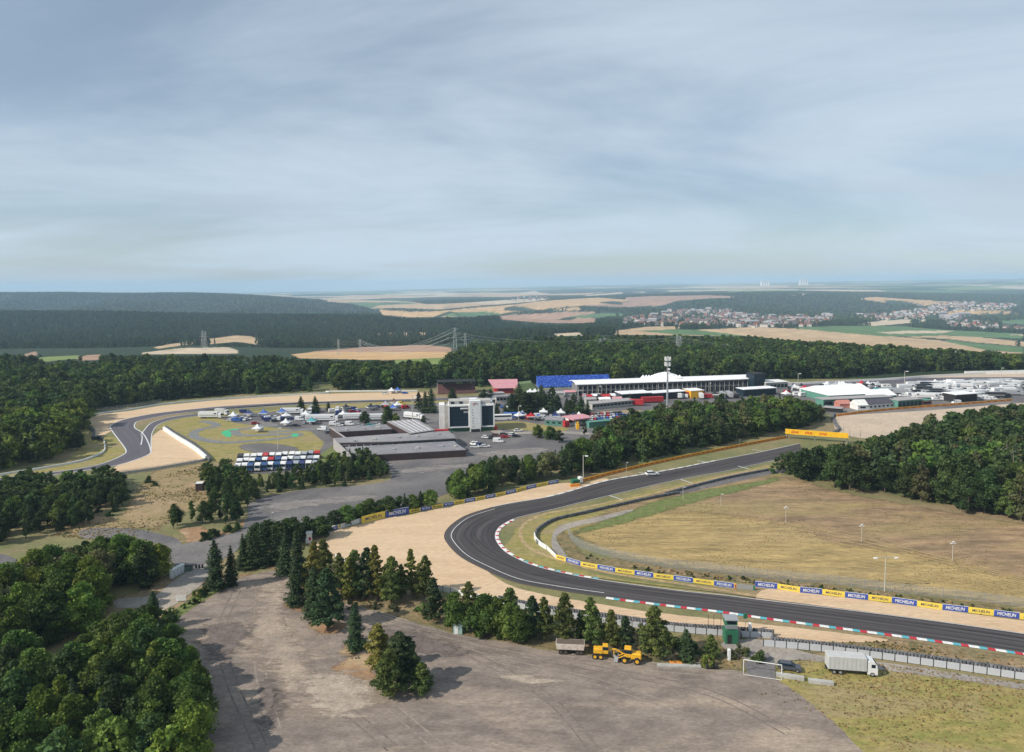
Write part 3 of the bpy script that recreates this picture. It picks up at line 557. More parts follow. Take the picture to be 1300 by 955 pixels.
# ---------------------------------------------------------------- race track
def track_mat(name, a, b):
    m = bpy.data.materials.new(name); m.use_nodes = True; t = m.node_tree; bs = t.nodes['Principled BSDF']
    uv = nn(t, 'ShaderNodeUVMap'); sp = nn(t, 'ShaderNodeMapping'); sp.inputs['Scale'].default_value = (7, .55, 1); t.links.new(uv.outputs[0], sp.inputs[0])
    n1 = nn(t, 'ShaderNodeTexNoise', inp={'Scale': 1.6, 'Detail': 6, 'Roughness': 0.7}); t.links.new(sp.outputs[0], n1.inputs['Vector'])
    tcn = nn(t, 'ShaderNodeTexCoord'); n2 = nn(t, 'ShaderNodeTexNoise', inp={'Scale': 0.8, 'Detail': 8, 'Roughness': 0.7}); t.links.new(tcn.outputs['Object'], n2.inputs['Vector'])
    mr = nn(t, 'ShaderNodeMapRange', inp={'From Min': 0.38, 'From Max': 0.60}); t.links.new(n1.outputs[0], mr.inputs[0])
    mx = nn(t, 'ShaderNodeMixRGB', inp={'Color1': (*a, 1), 'Color2': (*b, 1)}); t.links.new(mr.outputs[0], mx.inputs[0])
    m2 = nn(t, 'ShaderNodeMapRange', inp={'To Min': 0.8, 'To Max': 1.2}); t.links.new(n2.outputs[0], m2.inputs[0])
    vm = nn(t, 'ShaderNodeVectorMath', operation='SCALE'); t.links.new(mx.outputs[0], vm.inputs[0]); t.links.new(m2.outputs[0], vm.inputs['Scale'])
    t.links.new(vm.outputs[0], bs.inputs['Base Color']); bs.inputs['Roughness'].default_value = 0.75; MATS[name] = m; return m
m_track = track_mat('race_asphalt', (0.085, 0.072, 0.070), (0.028, 0.024, 0.026)); m_track2 = track_mat('worn_race_asphalt', (0.115, 0.102, 0.118), (0.075, 0.066, 0.08))
OUTER = [(1015, 563), (970, 573), (928, 581), (864, 594), (819, 602), (768, 611), (704, 629), (650, 638.5), (624, 644), (592, 654), (573, 666), (564, 678), (567, 689), (583, 706), (608, 720), (650, 738), (700, 748), (768, 758), (855, 769), (915, 776), (970, 784), (1060, 796), (1180, 812), (1300, 829.5), (1480, 858)]
INNER = [(1020, 577), (970, 587.5), (928, 597), (864, 608.5), (775, 629), (704, 646.5), (659, 657), (641, 665), (632, 673), (630, 683), (637, 695), (650, 705), (678, 717.5), (720, 728), (768, 736.5), (864, 749.5), (918, 755), (970, 761.5), (1060, 772), (1180, 787), (1300, 804), (1480, 831)]
TO, TI = path(OUTER, .09), path(INNER, .09)
strip('race_track', TO, TI, .10, m_track, 12, 240)
FO = [(-140, 631), (-60, 618), (0, 607), (80, 598), (121, 591), (142, 584.5), (157, 577.5), (161, 573), (157.5, 566), (149, 555), (142, 545), (142, 540), (155, 533.5), (177, 528.5), (205, 524), (260, 518), (295, 515.2), (365, 511.3), (420, 509.5), (470, 508), (545, 506), (620, 502), (700, 497), (800, 492), (900, 489), (990, 487), (1140, 480.5), (1300, 479), (1450, 481)]
FI = [(-140, 640), (-60, 626), (0, 613), (80, 601), (120, 595.5), (142, 592), (163, 586.5), (188, 577), (190, 570), (185, 557), (179, 549), (171, 544), (170, 539.5), (174, 535), (191, 531), (218, 526), (260, 521.5), (295, 519), (365, 514.5), (420, 512), (470, 510.5), (545, 509), (620, 506), (700, 501.5), (800, 497), (900, 494.5), (990, 493), (1140, 486), (1300, 485), (1450, 487)]
P1, P2 = path(FO, .09), path(FI, .09)
strip('race_track', P1, P2, .10, m_track2, 8, 240)
LEG_O = [(179, 553), (183, 546.5), (191, 538), (205, 532.5), (225, 528.5), (246, 526), (275, 524)]
LEG_I = [(192, 572), (192, 557.5), (194, 548), (201, 539.5), (219, 533), (246, 529), (275, 526.5)]
strip('race_track', path(LEG_O), path(LEG_I), .104, m_track2, 6, 60)
def along(P, a, b, off=0, step=1.0):            # piece of a path between two fractions, shifted sideways
    Q = resample(P, step=step); Q = Q[int(len(Q) * a):max(int(len(Q) * a) + 2, int(len(Q) * b))]; o = []
    for i in range(len(Q)):
        t = (Q[min(i + 1, len(Q) - 1)] - Q[max(i - 1, 0)]); t.z = 0; t.normalize(); o.append(Q[i] + Vector((-t.y, t.x, 0)) * off)
    return o
def frac(P, x):                                 # fraction of the way along a path at which it passes picture column x (last crossing)
    Q = resample(P, n=400); xs = [proj(np.array(p))[0] for p in Q]
    k = [i for i in range(399) if (xs[i] - x) * (xs[i + 1] - x) <= 0]
    return k[-1] / 399 if k else 0, k[0] / 399 if k else 0
m_line = M('line_paint', (0.66, 0.66, 0.65), (0.52, 0.52, 0.51), rough=0.6, scale=0.8)
side = 1
ribbon('edge_line', along(TI, 0, 1, -.25), .22, .108, m_line); 
a1, a0 = frac(TO, 770)[0], frac(TO, 620)[1]
ribbon('edge_line', along(TO, 0, a0, 0.0), .35, .108, m_line)
ribbon('edge_line', along(TO, a0, a1, 2.3), .22, .108, m_line)
for P_, o_ in ((P1, .3), (P2, -.3)): ribbon('edge_line', along(P_, 0, .40, o_), .55, .108, m_line)
ribbon('edge_line', along(P1, .4, 1, .3), .3, .108, m_line)
ribbon('edge_line', along(path([(179, 551), (180.5, 556), (179, 565)]), 0, 1), .5, .11, m_line)
ribbon('edge_line', path(LEG_O[:6], 0), .5, .11, m_line); ribbon('edge_line', path(LEG_I, 0), .4, .11, m_line)
# rubber laid down through the bend
m_rub = M('laid_rubber', (0.030, 0.027, 0.028), (0.048, 0.042, 0.042), rough=.7, scale=.2, hi=2)
for i_, (f0, f1, o0, o1, w_) in enumerate(((.02, .50, 6.5, 4.0, .5), (.05, .62, 8.5, 9.5, .35), (.20, .80, 4.6, 8.0, .45), (.30, .95, 7.5, 5.5, .4), (.36, .70, 10.2, 9.6, .4), (.45, 1.0, 9.0, 6.8, .5), (.10, .34, 3.4, 5.0, .3), (.55, .9, 11.0, 10.0, .3))):
    Q_ = along(TO, f0, f1, 0, 2.0); n_ = len(Q_); o_ = []
    for i in range(n_):
        t_ = Q_[min(i + 1, n_ - 1)] - Q_[max(i - 1, 0)]; t_.z = 0; t_.normalize(); o_.append(Q_[i] + Vector((-t_.y, t_.x, 0)) * (o0 + (o1 - o0) * i / n_))
    ribbon('rubber_mark', o_, w_, .1025 + i_ * .0005, m_rub)
# cross marks beside the straight
for a, b in (((774, 629.5), (790, 635)), ((864, 609), (879, 614)), ((937, 592), (951, 596)), ((811, 600), (822, 602)), ((885, 585), (900, 588)), ((955, 571), (968, 573))):
    ribbon('edge_line', [G(*a), G(*b)], .5, .112, m_line)
def kerb(P, width, mats, lens, name='kerb', z=.10, h=.07, label=None):
    root = thing(name, label, None, (0, 0, 0)); del_keys = None
    root['kind'] = 'structure'; cache = {}
    Q = resample(P, step=.5); d = 0; i = 0; k = 0
    while i < len(Q) - 3:
        n = max(2, int(lens[k % len(lens)] / .5)); j = min(i + n, len(Q) - 1); seg = Q[i:j + 1]; mb = MB(); vs = []
        seg = seg[::max(1, (len(seg) - 1) // 2)]
        for q in range(len(seg)):
            t = seg[min(q + 1, len(seg) - 1)] - seg[max(q - 1, 0)]; t.z = 0; t.normalize(); nr = Vector((-t.y, t.x, 0))
            vs += [(*(seg[q] + nr * width / 2).xy, z), (*(seg[q] + nr * width / 4).xy, z + h), (*(seg[q] - nr * width / 4).xy, z + h), (*(seg[q] - nr * width / 2).xy, z)]
        fs = [(4 * q + e, 4 * q + e + 1, 4 * q + e + 5, 4 * q + e + 4) for q in range(len(seg) - 1) for e in range(3)] + [(0, 3, 2, 1), tuple(4 * (len(seg) - 1) + e for e in range(4))]
        mb.raw(vs, fs, mats[k % len(mats)]); mb.build('kerb_block', root); i = j; k += 1
    return root
kerb(along(TO, frac(TO, 768)[0], 1, -.35), 1.15, [m_kwhite, m_teal, m_kred], [2.1, 1.5, 1.6], label='kerb of red, white and teal blocks on the outside of the bend exit')
b0, b1 = 0, frac(TI, 768)[0]
fi = resample(TI, n=400); xs = [proj(np.array(p)) for p in fi]
i0 = min(range(400), key=lambda i: abs(xs[i][0] - 652) + abs(xs[i][1] - 660)); i1 = min(range(400), key=lambda i: abs(xs[i][0] - 655) + abs(xs[i][1] - 708))
kerb(along(TI, i0 / 399, i1 / 399, .35), 1.1, [m_kwhite, m_kred, m_kwhite], [1.8, 1.2, 1.3], label='red and white kerb round the inside of the hairpin')
kerb(along(TI, i1 / 399, b1, .35), .8, [m_kred, m_kwhite, m_teal], [1.6, 2.6, 1.6], label='narrow red, white and teal kerb leaving the hairpin')
kerb(along(TO, frac(TO, 905)[1], frac(TO, 690)[1], -.3), .9, [m_kwhite, m_concrete], [3.2, 2.0], label='white and grey kerb along the outside of the braking zone')
# kart track
m_kart = M('kart_asphalt', (0.20, 0.20, 0.195), (0.16, 0.16, 0.16), scale=0.2, hi=2); m_runoff = M('green_runoff', (0.06, 0.42, 0.20), (0.05, 0.34, 0.17), scale=0.5)
KT = [(378, 553), (350, 555.5), (320, 554), (302, 552), (300, 548), (312, 545), (345, 544), (375, 541), (400, 542), (405, 545), (385, 548), (345, 552), (370, 557), (330, 561), (290, 562), (262, 559), (248, 553), (258, 547), (280, 542), (262, 537), (275, 533), (300, 537), (330, 541), (350, 541), (390, 544)]
ribbon('kart_track', path([(352, 540), (335, 541), (318, 544), (300, 546), (299, 550), (310, 553), (345, 552), (375, 551), (378, 553), (355, 557), (320, 560), (290, 562), (265, 560), (248, 555), (246, 550), (256, 545), (275, 541), (268, 537), (255, 535)]), 5, .085, m_kart)
ribbon('kart_track', path([(400, 545), (370, 547), (340, 549)]), 5, .088, m_kart)
sheet('green_runoff', [(281, 549), (290, 546), (294, 552), (292, 555), (286, 554)], .10, m_runoff); sheet('green_runoff', [(371, 551), (378, 551), (378, 554), (371, 554.5)], .10, m_runoff); sheet('green_runoff', [(291, 545.2), (302, 544.2), (300, 545.7), (292, 546.2)], .095, m_runoff)
soft('bare_earth', [(305, 566), (330, 563), (365, 566), (380, 572), (350, 576), (315, 573)], .055, m_asph, 1.6)
# ================================================================ OBJECTS
def text_mesh(s, name, mat, shear=0.0, bold=0.0):
    cu = bpy.data.curves.new(name, 'FONT'); cu.body = s; cu.size = 1; cu.align_x = 'CENTER'; cu.align_y = 'CENTER'; cu.shear = shear; cu.offset = bold; cu.resolution_u = 2; cu.extrude = 0.008
    o = bpy.data.objects.new(name, cu); COL.objects.link(o); me = bpy.data.meshes.new_from_object(o.evaluated_get(bpy.context.evaluated_depsgraph_get())); bpy.data.objects.remove(o)
    x = np.empty(len(me.vertices) * 3); me.vertices.foreach_get('co', x); x = x.reshape(-1, 3)
    x -= (x.max(0) + x.min(0)) / 2; x[:, 0] /= np.ptp(x[:, 0]); x[:, 1] /= np.ptp(x[:, 1]); me.vertices.foreach_set('co', x.ravel())   # 1 x 1 in its plane
    me.materials.clear(); me.materials.append(mat); me.name = name; return me
T_M_W = text_mesh('MICHELIN', 'lettering_white', m_white, .15, .02); T_M_B = text_mesh('MICHELIN', 'lettering_navy', m_navyink, .15, .015)
T_D = text_mesh('DHL', 'lettering_red', M('lettering_red_ink', (0.55, 0.02, 0.02), rough=0.5), .25, .03)
T_DD = text_mesh('DHL', 'lettering_dark', M('lettering_brown_ink', (0.22, 0.05, 0.02), rough=0.5), .25, .03)
def letter(parent, me, w, h, y=-.07, x=0, z=0.6, col=None):     # upright on the face that looks towards -y
    o = link('lettering', me, parent); o.matrix_local = Matrix.Translation((x, y, z)) @ Matrix.Rotation(math.pi / 2, 4, 'X') @ Matrix.Diagonal((w, h, 1, 1)); return o
PANEL = {}
def board(a, b, kind, label, group, h=1.3, name='advertising_board', letters=None):
    L = (b - a).length; mid = (a + b) / 2; ang = math.atan2(b.y - a.y, b.x - a.x)
    t = thing(name, label, 'advertising board', mid, ang, group)
    key = (kind, round(L, 1), h)
    if key not in PANEL:
        mb = MB(); face = {'blue': m_blue, 'yellow': m_yellow, 'white': m_white, 'orange': m_orange, 'grey': m_steel, 'green': m_dgreen, 'dhl': m_dhl}[kind]
        mb.box((0, 0, h / 2 + .05), (L - .05, .12, h), face)
        if kind == 'blue': mb.box((0, .008, h / 2 + .05), (L, .13, h + .10), m_white)
        if kind == 'orange': mb.box((0, 0, h + .09), (L - .05, .2, .08), m_dhl)
        PANEL[key] = mb.mesh('panel')
    link('panel', PANEL[key], t)
    if 'br' not in PANEL: PANEL['br'] = MB().tube((0, .3, 0), (0, .14, 1.2), .05, m_steel, 6).mesh('bracket')
    for x in (-L / 2 + .3, L / 2 - .3): link('bracket', PANEL['br'], t).location = (x, 0, 0)
    if kind == 'blue': letter(t, T_M_W, L * .74, h * .56, z=h / 2 + .05)
    if kind == 'yellow': letter(t, T_M_B, L * .70, h * .44, z=h / 2 + .05)
    if kind == 'orange': letter(t, T_DD, L * .55, h * .5, z=h / 2 + .05)
    return t
BX = [(704, 706, 'w'), (709, 711, 'y'), (718, 715, 'b')]
inner = [(693, 703), (706, 709.5), (718.5, 713), (737, 718.5), (758.5, 722.5), (781, 726.5), (805.5, 730), (829.5, 733.5), (855, 736.5), (880, 740), (906.5, 743.5), (932, 747)]
kinds = ['white', 'yellow', 'blue', 'yellow', 'blue', 'yellow', 'blue', 'yellow', 'blue', 'yellow', 'blue', 'yellow']
inner = [(694, 697.5)] + [(x, y) for x, y in inner[1:]] + [(935, 747.5)]
colname = {'white': 'plain white', 'yellow': 'yellow', 'blue': 'blue', 'grey': 'plain grey', 'green': 'green', 'orange': 'orange'}
def row_of_boards(pts, kinds, where, group, h=1.3):
    cnt = {}
    for (p, q, k) in zip(pts[:-1], pts[1:], kinds):
        cnt[k] = cnt.get(k, 0) + 1
        txt = {'yellow': ' lettered MICHELIN in navy', 'blue': ' lettered MICHELIN in white', 'orange': ' lettered DHL'}.get(k, '')
        lab = '%s %s board%s, %s' % (ORD[cnt[k] - 1], colname[k], txt, where)
        board(G(*p), G(*q), k, lab, group, h)
row_of_boards(inner[:12] + [(932, 747.2), (935, 747.7)], kinds[1:] if False else kinds[:11] + ['yellow', 'orange'], 'from the left on the infield barrier', 'advertising boards round the infield', 1.25)
row2 = [(935, 747.7), (956, 749.5), (958.5, 750)]; row_of_boards(row2, ['grey', 'green'], 'just right of the orange-ended infield boards', 'advertising boards round the infield', 1.25)
row3 = [(958.5, 747.5), (986.7, 748), (1015.5, 752.5), (1043.7, 755), (1072.5, 758.8), (1102, 762), (1132, 765.5), (1164, 770), (1196, 774.5), (1229, 778), (1261.5, 782), (1294, 786), (1329, 790), (1364, 794.5)]
row3[0] = (958.5, 745)
k3 = ['blue', 'yellow'] * 7
row_of_boards(row3, k3[:len(row3) - 1], 'from the left below the dry right-hand field', 'advertising boards beside the right-hand gravel', 1.45)
o1 = [(393, 682), (411, 678.5), (414, 677), (428.5, 671.5), (431, 671), (443, 667), (457, 663)]
row_of_boards([(401, 680.5), (413.5, 677.0), (429, 672), (443, 667.5), (457, 664)], ['yellow', 'blue', 'yellow', 'blue'], 'from the left on the outer hairpin wall', 'small boards on the outer hairpin wall', 1.3)
board(G(459, 665), G(489, 657.5), 'yellow', 'big yellow board lettered MICHELIN beside the big blue one behind the gravel', 'big boards behind the gravel', 2.4)
board(G(490, 657.5), G(519, 652.5), 'blue', 'big blue board lettered MICHELIN beside the big yellow one behind the gravel', 'big boards behind the gravel', 2.4)
o2 = [(520, 652), (534, 649), (548, 646.5), (563, 643.5), (576, 641), (590, 638.5), (603.5, 636), (616, 633.5), (629, 631), (642, 628), (655, 625), (668, 621.5), (681, 618.5), (696, 615.5), (709, 613)]
row_of_boards(o2, ['yellow', 'blue'] * 7, 'behind the gravel, counted rightwards', 'small boards along the back of the gravel', 1.25)
# orange boards beside the straight
ob = path([(733, 614), (768, 604.5), (820, 592), (864, 582.5), (928, 569.5), (970, 561.5), (1000, 556)], 0, step=3.3)
for i in range(len(ob) - 1): board(ob[i], ob[i + 1], 'orange', ('%s orange barrier board from the left lettered DHL beside the straight' % ORD[i]) if i < 40 else ('orange barrier board lettered DHL, %s from the far end of the straight' % ORD[len(ob) - 2 - i]), 'orange boards beside the straight', 1.2)
oc = path([(1062, 529), (1100, 524), (1160, 518.5), (1230, 513.5), (1285, 509)], 0, step=6)
for i in range(len(oc) - 1): board(oc[i], oc[i + 1], 'orange', '%s orange board from the left along the gravel below the paddock' % ORD[min(i, 39)], 'orange boards below the paddock', 1.3)
# footbridge board across the track
a, b = at_dist(997, 546.5, G(997, 557).y), at_dist(1077, 554.5, G(1077, 563).y); L = (b - a).length
t = thing('banner_gantry', 'long yellow gantry banner lettered DHL above the track between the trees', 'banner', ((a + b) / 2).xy.to_3d(), math.atan2(b.y - a.y, b.x - a.x))
zc = (a.z + b.z) / 2; MB().box((0, 0, zc), (L, .5, 2.5), m_dhl).build('banner_panel', t); MB().box((0, .9, zc - 1.0), (L, 1.4, .25), m_steel).build('walkway', t)
for x in (-L / 2 + .5, -L * .02, L / 2 - .5):
    MB().tube((x, 1.2, 0), (x, 1.2, zc + 1.2), .2, m_steel, 8).build('post', t)
for x in (-.34, -.12, .11): letter(t, T_D, L * .125, 1.2, y=-.27, x=x * L, z=zc)

# ---------------------------------------------------------------- tyre walls, fences, barriers
def tyre_mesh():
    mb = MB(); n = 9; vs = []
    for r, z in ((.20, .0), (.33, .0), (.33, .21), (.20, .21)):
        vs += [(r * math.cos(2 * math.pi * i / n), r * math.sin(2 * math.pi * i / n), z) for i in range(n)]
    fs = [(k * n + i, k * n + (i + 1) % n, ((k + 1) % 4) * n + (i + 1) % n, ((k + 1) % 4) * n + i) for k in range(4) for i in range(n)]
    return vs, fs
m_tyre = M('weathered_tyres', (0.22, 0.225, 0.24), (0.06, 0.062, 0.07), rough=0.9, scale=1.2)
def tyre_wall(P, label, rows=2, high=4, cat='tyre wall'):
    Q = resample(P, step=.68); mb = MB(); vs, fs = tyre_mesh()
    for i, p in enumerate(Q):
        tt = Q[min(i + 1, len(Q) - 1)] - Q[max(i - 1, 0)]; tt.normalize(); nr = Vector((-tt.y, tt.x, 0))
        for r in range(rows):
            for k in range(high):
                q = p + nr * (r * .68) + Vector((random.uniform(-.03, .03), random.uniform(-.03, .03), k * .22)); mb.raw([(x + q.x, y + q.y, z + q.z) for x, y, z in vs], fs, m_tyre)
    root = thing('tyre_wall', label, cat, (0, 0, 0)); o = mb.build('tyre_stack', root); o['kind'] = 'stuff'; return root
tyre_wall(path([(683, 691), (680, 684), (681, 677), (688, 670), (705, 661), (736, 654), (775, 645), (820, 635), (862, 627)]), 'grey tyre wall curving round the inside of the hairpin', rows=1, high=5)
tyre_wall(path([(845, 628.5), (887, 617), (928, 607), (975, 598)]), 'grey tyre wall along the infield side of the straight', rows=1, high=5)
tyre_wall(path([(112, 530), (109, 535), (112, 543), (118, 548), (118, 555), (116, 558)]), 'black tyre wall curving round the far left gravel', high=6)
tyre_wall(path([(260, 521.5), (300, 518.5), (365, 514), (420, 511.5), (520, 510)]), 'black tyre wall along the far straight behind the kart infield', rows=1)
tyre_wall(path([(210, 544.5), (222, 553), (240, 563), (258, 577), (266, 586)]), 'black tyre wall behind the long white barrier of the left gravel', high=7)
tyre_wall(path([(1058, 527), (1056, 532), (1060, 540), (1064, 546), (1058, 550)]), 'dark tyre wall winding beside the gravel below the paddock', high=6)
tyre_wall(path([(980, 818.5), (1040, 824.3), (1130, 835.5), (1200, 845), (1300, 860), (1400, 877)]), 'dark tyre wall behind the white panels at the lower right', high=8, rows=1)
tyre_wall(path([(634, 764), (700, 777), (780, 788), (860, 799), (920, 803), (981, 808)]), 'dark tyre wall at the edge of the gravel behind the pines', high=7, rows=1)
m_panelw = M('pale_fence_panel', (0.50, 0.51, 0.53), (0.42, 0.43, 0.45), rough=0.7, scale=0.5)
def panel_fence(P, label, h=1.4, step=2.4, mat=None, post=m_black, cat='fence', name='panel_fence', post_h=1.15):
    Q = resample(P, step=step); t = thing(name, label, cat, Q[0]); pm = MB().box((0, 0, h / 2 + .12), (step - .14, .07, h), mat or m_panelw).mesh('fence_panel'); qm = MB().box((0, 0, h * post_h / 2), (.13, .16, h * post_h), post).mesh('post')
    for i in range(len(Q) - 1):
        a, b = Q[i] - Q[0], Q[i + 1] - Q[0]; o = link('fence_panel', pm, t); o.location = (a + b) / 2; o.rotation_euler = (0, 0, math.atan2((b - a).y, (b - a).x))
        o = link('post', qm, t); o.location = a; o.rotation_euler = (0, 0, math.atan2((b - a).y, (b - a).x))
    return t
panel_fence(path([(969, 821), (1040, 827.5), (1130, 839), (1200, 849), (1300, 864), (1400, 881)]), 'long fence of white panels on black posts at the lower right', h=1.45)
panel_fence(path([(634, 768), (700, 781), (780, 794), (860, 803), (920, 808), (980, 811.5)]), 'white panel fence behind the pines at the edge of the gravel')
panel_fence(path([(425, 711), (440, 717), (462, 724)]), 'short row of white panels between the pines left of the gravel', h=1.6, mat=m_wall)
panel_fence(path([(500, 735), (545, 747), (600, 760), (634, 766)]), 'low white panel fence glimpsed through the pines under the hairpin', mat=m_wall)
def wall(P, label, h, w=.5, mat=m_wall, cat='barrier', name='barrier_wall', step=3):
    Q = resample(P, step=step); mb = MB(); vs = []
    for i, p in enumerate(Q):
        tt = Q[min(i + 1, len(Q) - 1)] - Q[max(i - 1, 0)]; tt.normalize(); n = Vector((-tt.y, tt.x, 0)) * w / 2
        vs += [(*(p - n).xy, 0), (*(p - n * .75).xy, h), (*(p + n * .75).xy, h), (*(p + n).xy, 0)]
    fs = [(4 * i + e, 4 * i + 4 + e, 4 * i + 5 + e, 4 * i + 1 + e) for i in range(len(Q) - 1) for e in range(3)] + [(0, 1, 2, 3), tuple(4 * (len(Q) - 1) + e for e in (3, 2, 1, 0))]
    mb.raw(vs, fs, mat); o = mb.build(name); return tag(o, label, cat)
wall(path([(208, 546), (224, 557), (239, 566), (252, 575), (262, 584)]), 'long white air-fence barrier along the left gravel', 1.9, 1.2)
wall(path([(150, 603), (200, 596), (252, 587), (262, 584)]), 'grey safety wall at the foot of the left gravel', 1.1, .4, m_concrete)
wall(path([(-60, 617), (0, 604), (50, 596), (100, 587), (125, 578), (133, 572), (132, 560)]), 'low white wall beside the track at the far left', .9, .5)
wall(path([(112, 531), (127, 525.5), (163, 521), (205, 514), (260, 509), (330, 504), (415, 499.5), (420, 497.5), (530, 497)]), 'low white wall along the back of the far gravel', .9, .5)
wall(path([(990, 489.5), (1080, 485), (1140, 482), (1180, 479), (1250, 475), (1420, 473)], sm=False), 'pale concrete wall along the far right straight', 1.6, .6)
wall(path([(1225, 474.5), (1300, 473), (1420, 473)], sm=False), 'white air-fence at the back of the far right gravel', 2.0, 1.5)
wall(path([(389, 690), (391, 684), (400, 680), (426, 672.5), (458, 663.5)]), 'white concrete wall behind the small boards at the gravel corner', 1.5, .5)
wall(path([(678.5, 681), (680, 687), (686, 693), (694, 698)]), 'white barrier curving round the tip of the infield', 1.3, .4)
m_mesh = bpy.data.materials.new('wire_mesh'); m_mesh.use_nodes = True; tt_ = m_mesh.node_tree
tr = nn(tt_, 'ShaderNodeBsdfTransparent'); ms = nn(tt_, 'ShaderNodeMixShader', inp={0: 0.80}); df = tt_.nodes['Principled BSDF']; df.inputs['Base Color'].default_value = (.33, .34, .33, 1); df.inputs['Roughness'].default_value = .6
tt_.links.new(df.outputs[0], ms.inputs[1]); tt_.links.new(tr.outputs[0], ms.inputs[2]); tt_.links.new(ms.outputs[0], tt_.nodes['Material Output'].inputs[0])
def wire_fence(P, label, h=2.6, step=3.0, pm=None):
    Q = resample(P, step=step); t = thing('wire_fence', label, 'fence', Q[0]); post = MB().tube((0, 0, 0), (0, 0, h + .1), .055, pm or m_steel, 6).mesh('post')
    for i in range(len(Q)):
        o = link('post', post, t); o.location = Q[i] - Q[0]
        if i < len(Q) - 1:
            a, b = Q[i] - Q[0], Q[i + 1] - Q[0]; L = (b - a).length
            o = link('mesh_panel', WM.setdefault((round(L, 2), h), MB().box((0, 0, h / 2 + .05), (L - .1, .02, h - .1), m_mesh).mesh('mesh_panel')), t); o.location = (a + b) / 2; o.rotation_euler = (0, 0, math.atan2((b - a).y, (b - a).x))
WM = {}
wire_fence(path([(721, 675), (726, 688), (745, 699), (790, 711), (845, 720.5), (895, 726), (960, 733.5), (1020, 739), (1070, 744), (1130, 752), (1195, 759), (1300, 772), (1400, 785)]), 'tall wire mesh fence between the boards and the big dry field')
wire_fence(path([(152, 604), (200, 597.5), (250, 589)]), 'tall wire mesh fence below the left gravel', 2.2)
wire_fence(path([(105, 527), (120, 523), (163, 518), (205, 511)]), 'wire fence on thin posts at the edge of the left wood', 2.4, 6)

# ---------------------------------------------------------------- vehicles
def mk(name, cat, parts):
    def f():
        t = thing(name, None, cat)
        for nm, fn in parts:
            mb = MB(); fn(mb); mb.build(nm, t)
        return t
    return f
def wheels(xs, w, r=.33, wd=.22): return [('wheel', (lambda mb, x=x, s=s: mb.wheel((x, s * w / 2, r), r, wd, m_black, m_steel))) for x in xs for s in (-1, 1)]
def car_body(mb):
    prof = [(-2.15, .35), (-2.2, .75), (-2.0, 1.0), (-1.2, 1.02), (.9, .98), (2.05, .82), (2.2, .6), (2.15, .35)]
    mb.prism(prof, -.86, .86, PAINT); mb.prism([(-1.75, 1.43), (-1.2, 1.5), (.05, 1.48), (.4, 1.40)], -.66, .66, PAINT)
def car_glass(mb): mb.prism([(-2.0, 1.0), (-1.72, 1.42), (.38, 1.42), (1.1, .97)], -.74, .74, m_glass)
CAR = Proto(mk('parked_car', 'car', [('body', car_body), ('window', car_glass)] + wheels((-1.35, 1.4), 1.62)))
def van_body(mb): mb.prism([(-2.6, .4), (-2.65, 2.2), (-2.45, 2.35), (1.1, 2.35), (1.7, 1.45), (2.6, 1.15), (2.7, .4)], -.98, .98, PAINT)
def van_glass(mb):
    mb.box((1.47, 0, 1.88), (.10, 1.6, .95), m_glass, ry=-R(33)); mb.box((.7, 0, 1.75), (1.0, 1.99, .55), m_glass)
VAN = Proto(mk('parked_van', 'van', [('body', van_body), ('window', van_glass)] + wheels((-1.7, 1.8), 1.8, .36)))
def cab_body(mb):
    mb.prism([(-1.1, .7), (-1.1, 3.35), (-.7, 3.75), (.55, 3.45), (1.05, 2.6), (1.2, 1.5), (1.2, .45), (-.2, .45)], -1.22, 1.22, PAINT)
def cab_glass(mb): mb.box((1.14, 0, 2.25), (.14, 2.2, 1.15), m_glass, ry=-R(9)); mb.box((.3, 0, 2.35), (.8, 2.46, .75), m_glass)
def cab_chassis(mb): mb.box((-2.2, 0, .75), (4.2, .9, .35), m_black); mb.box((-3.0, 0, 1.0), (1.0, .9, .12), m_steel)
def cab_bumper(mb): mb.box((1.22, 0, .55), (.12, 2.3, .45), m_black); mb.box((1.27, -.85, .62), (.04, .3, .16), m_white); mb.box((1.27, .85, .62), (.04, .3, .16), m_white)
TRACTOR = Proto(mk('tractor_unit', 'lorry', [('cab', cab_body), ('windscreen', cab_glass), ('chassis', cab_chassis), ('bumper', cab_bumper)] + wheels((.3, -3.1), 2.1, .5, .3)))
def box_body(mb):
    mb.bevbox((-3.6, 0, 2.45), (7.4, 2.5, 2.7), m_panelbox, .06)
    for i in range(9): mb.box((-3.6 + (i - 4) * .82, 0, 2.45), (.05, 2.53, 2.5), m_steel)
m_panelbox = M('grey_box_panel', (0.50, 0.50, 0.49), (0.44, 0.44, 0.43), rough=0.5, scale=0.8)
TRUCK = Proto(mk('box_truck', 'lorry', [('cab', lambda mb: (mb.prism([(.3, .7), (.3, 3.1), (.6, 3.3), (1.6, 3.1), (2.05, 2.4), (2.2, 1.5), (2.2, .45), (.3, .45)], -1.2, 1.2, PAINT))), ('windscreen', lambda mb: (mb.box((2.1, 0, 2.25), (.10, 2.1, .85), m_glass, ry=-R(10)), mb.box((1.35, 0, 2.25), (.8, 2.42, .7), m_glass))), ('cargo_box', box_body), ('chassis', lambda mb: mb.box((-3.2, 0, .85), (8.6, 1.0, .4), m_black)), ('bumper', lambda mb: mb.box((2.24, 0, .55), (.14, 2.3, .42), m_black))] + wheels((1.2, -4.9, -6.1), 2.1, .48, .3)))
def trailer_box(mb): mb.bevbox((0, 0, 2.5), (12, 2.5, 2.9), PAINT, .08); mb.box((0, 0, 1.0), (11.4, 1.6, .3), m_black)
def trailer_stripe(mb): mb.box((0, 0, 2.0), (10.5, 2.53, .5), m_steel); mb.box((4.6, 0, 3.0), (1.6, 2.54, .7), m_glass)
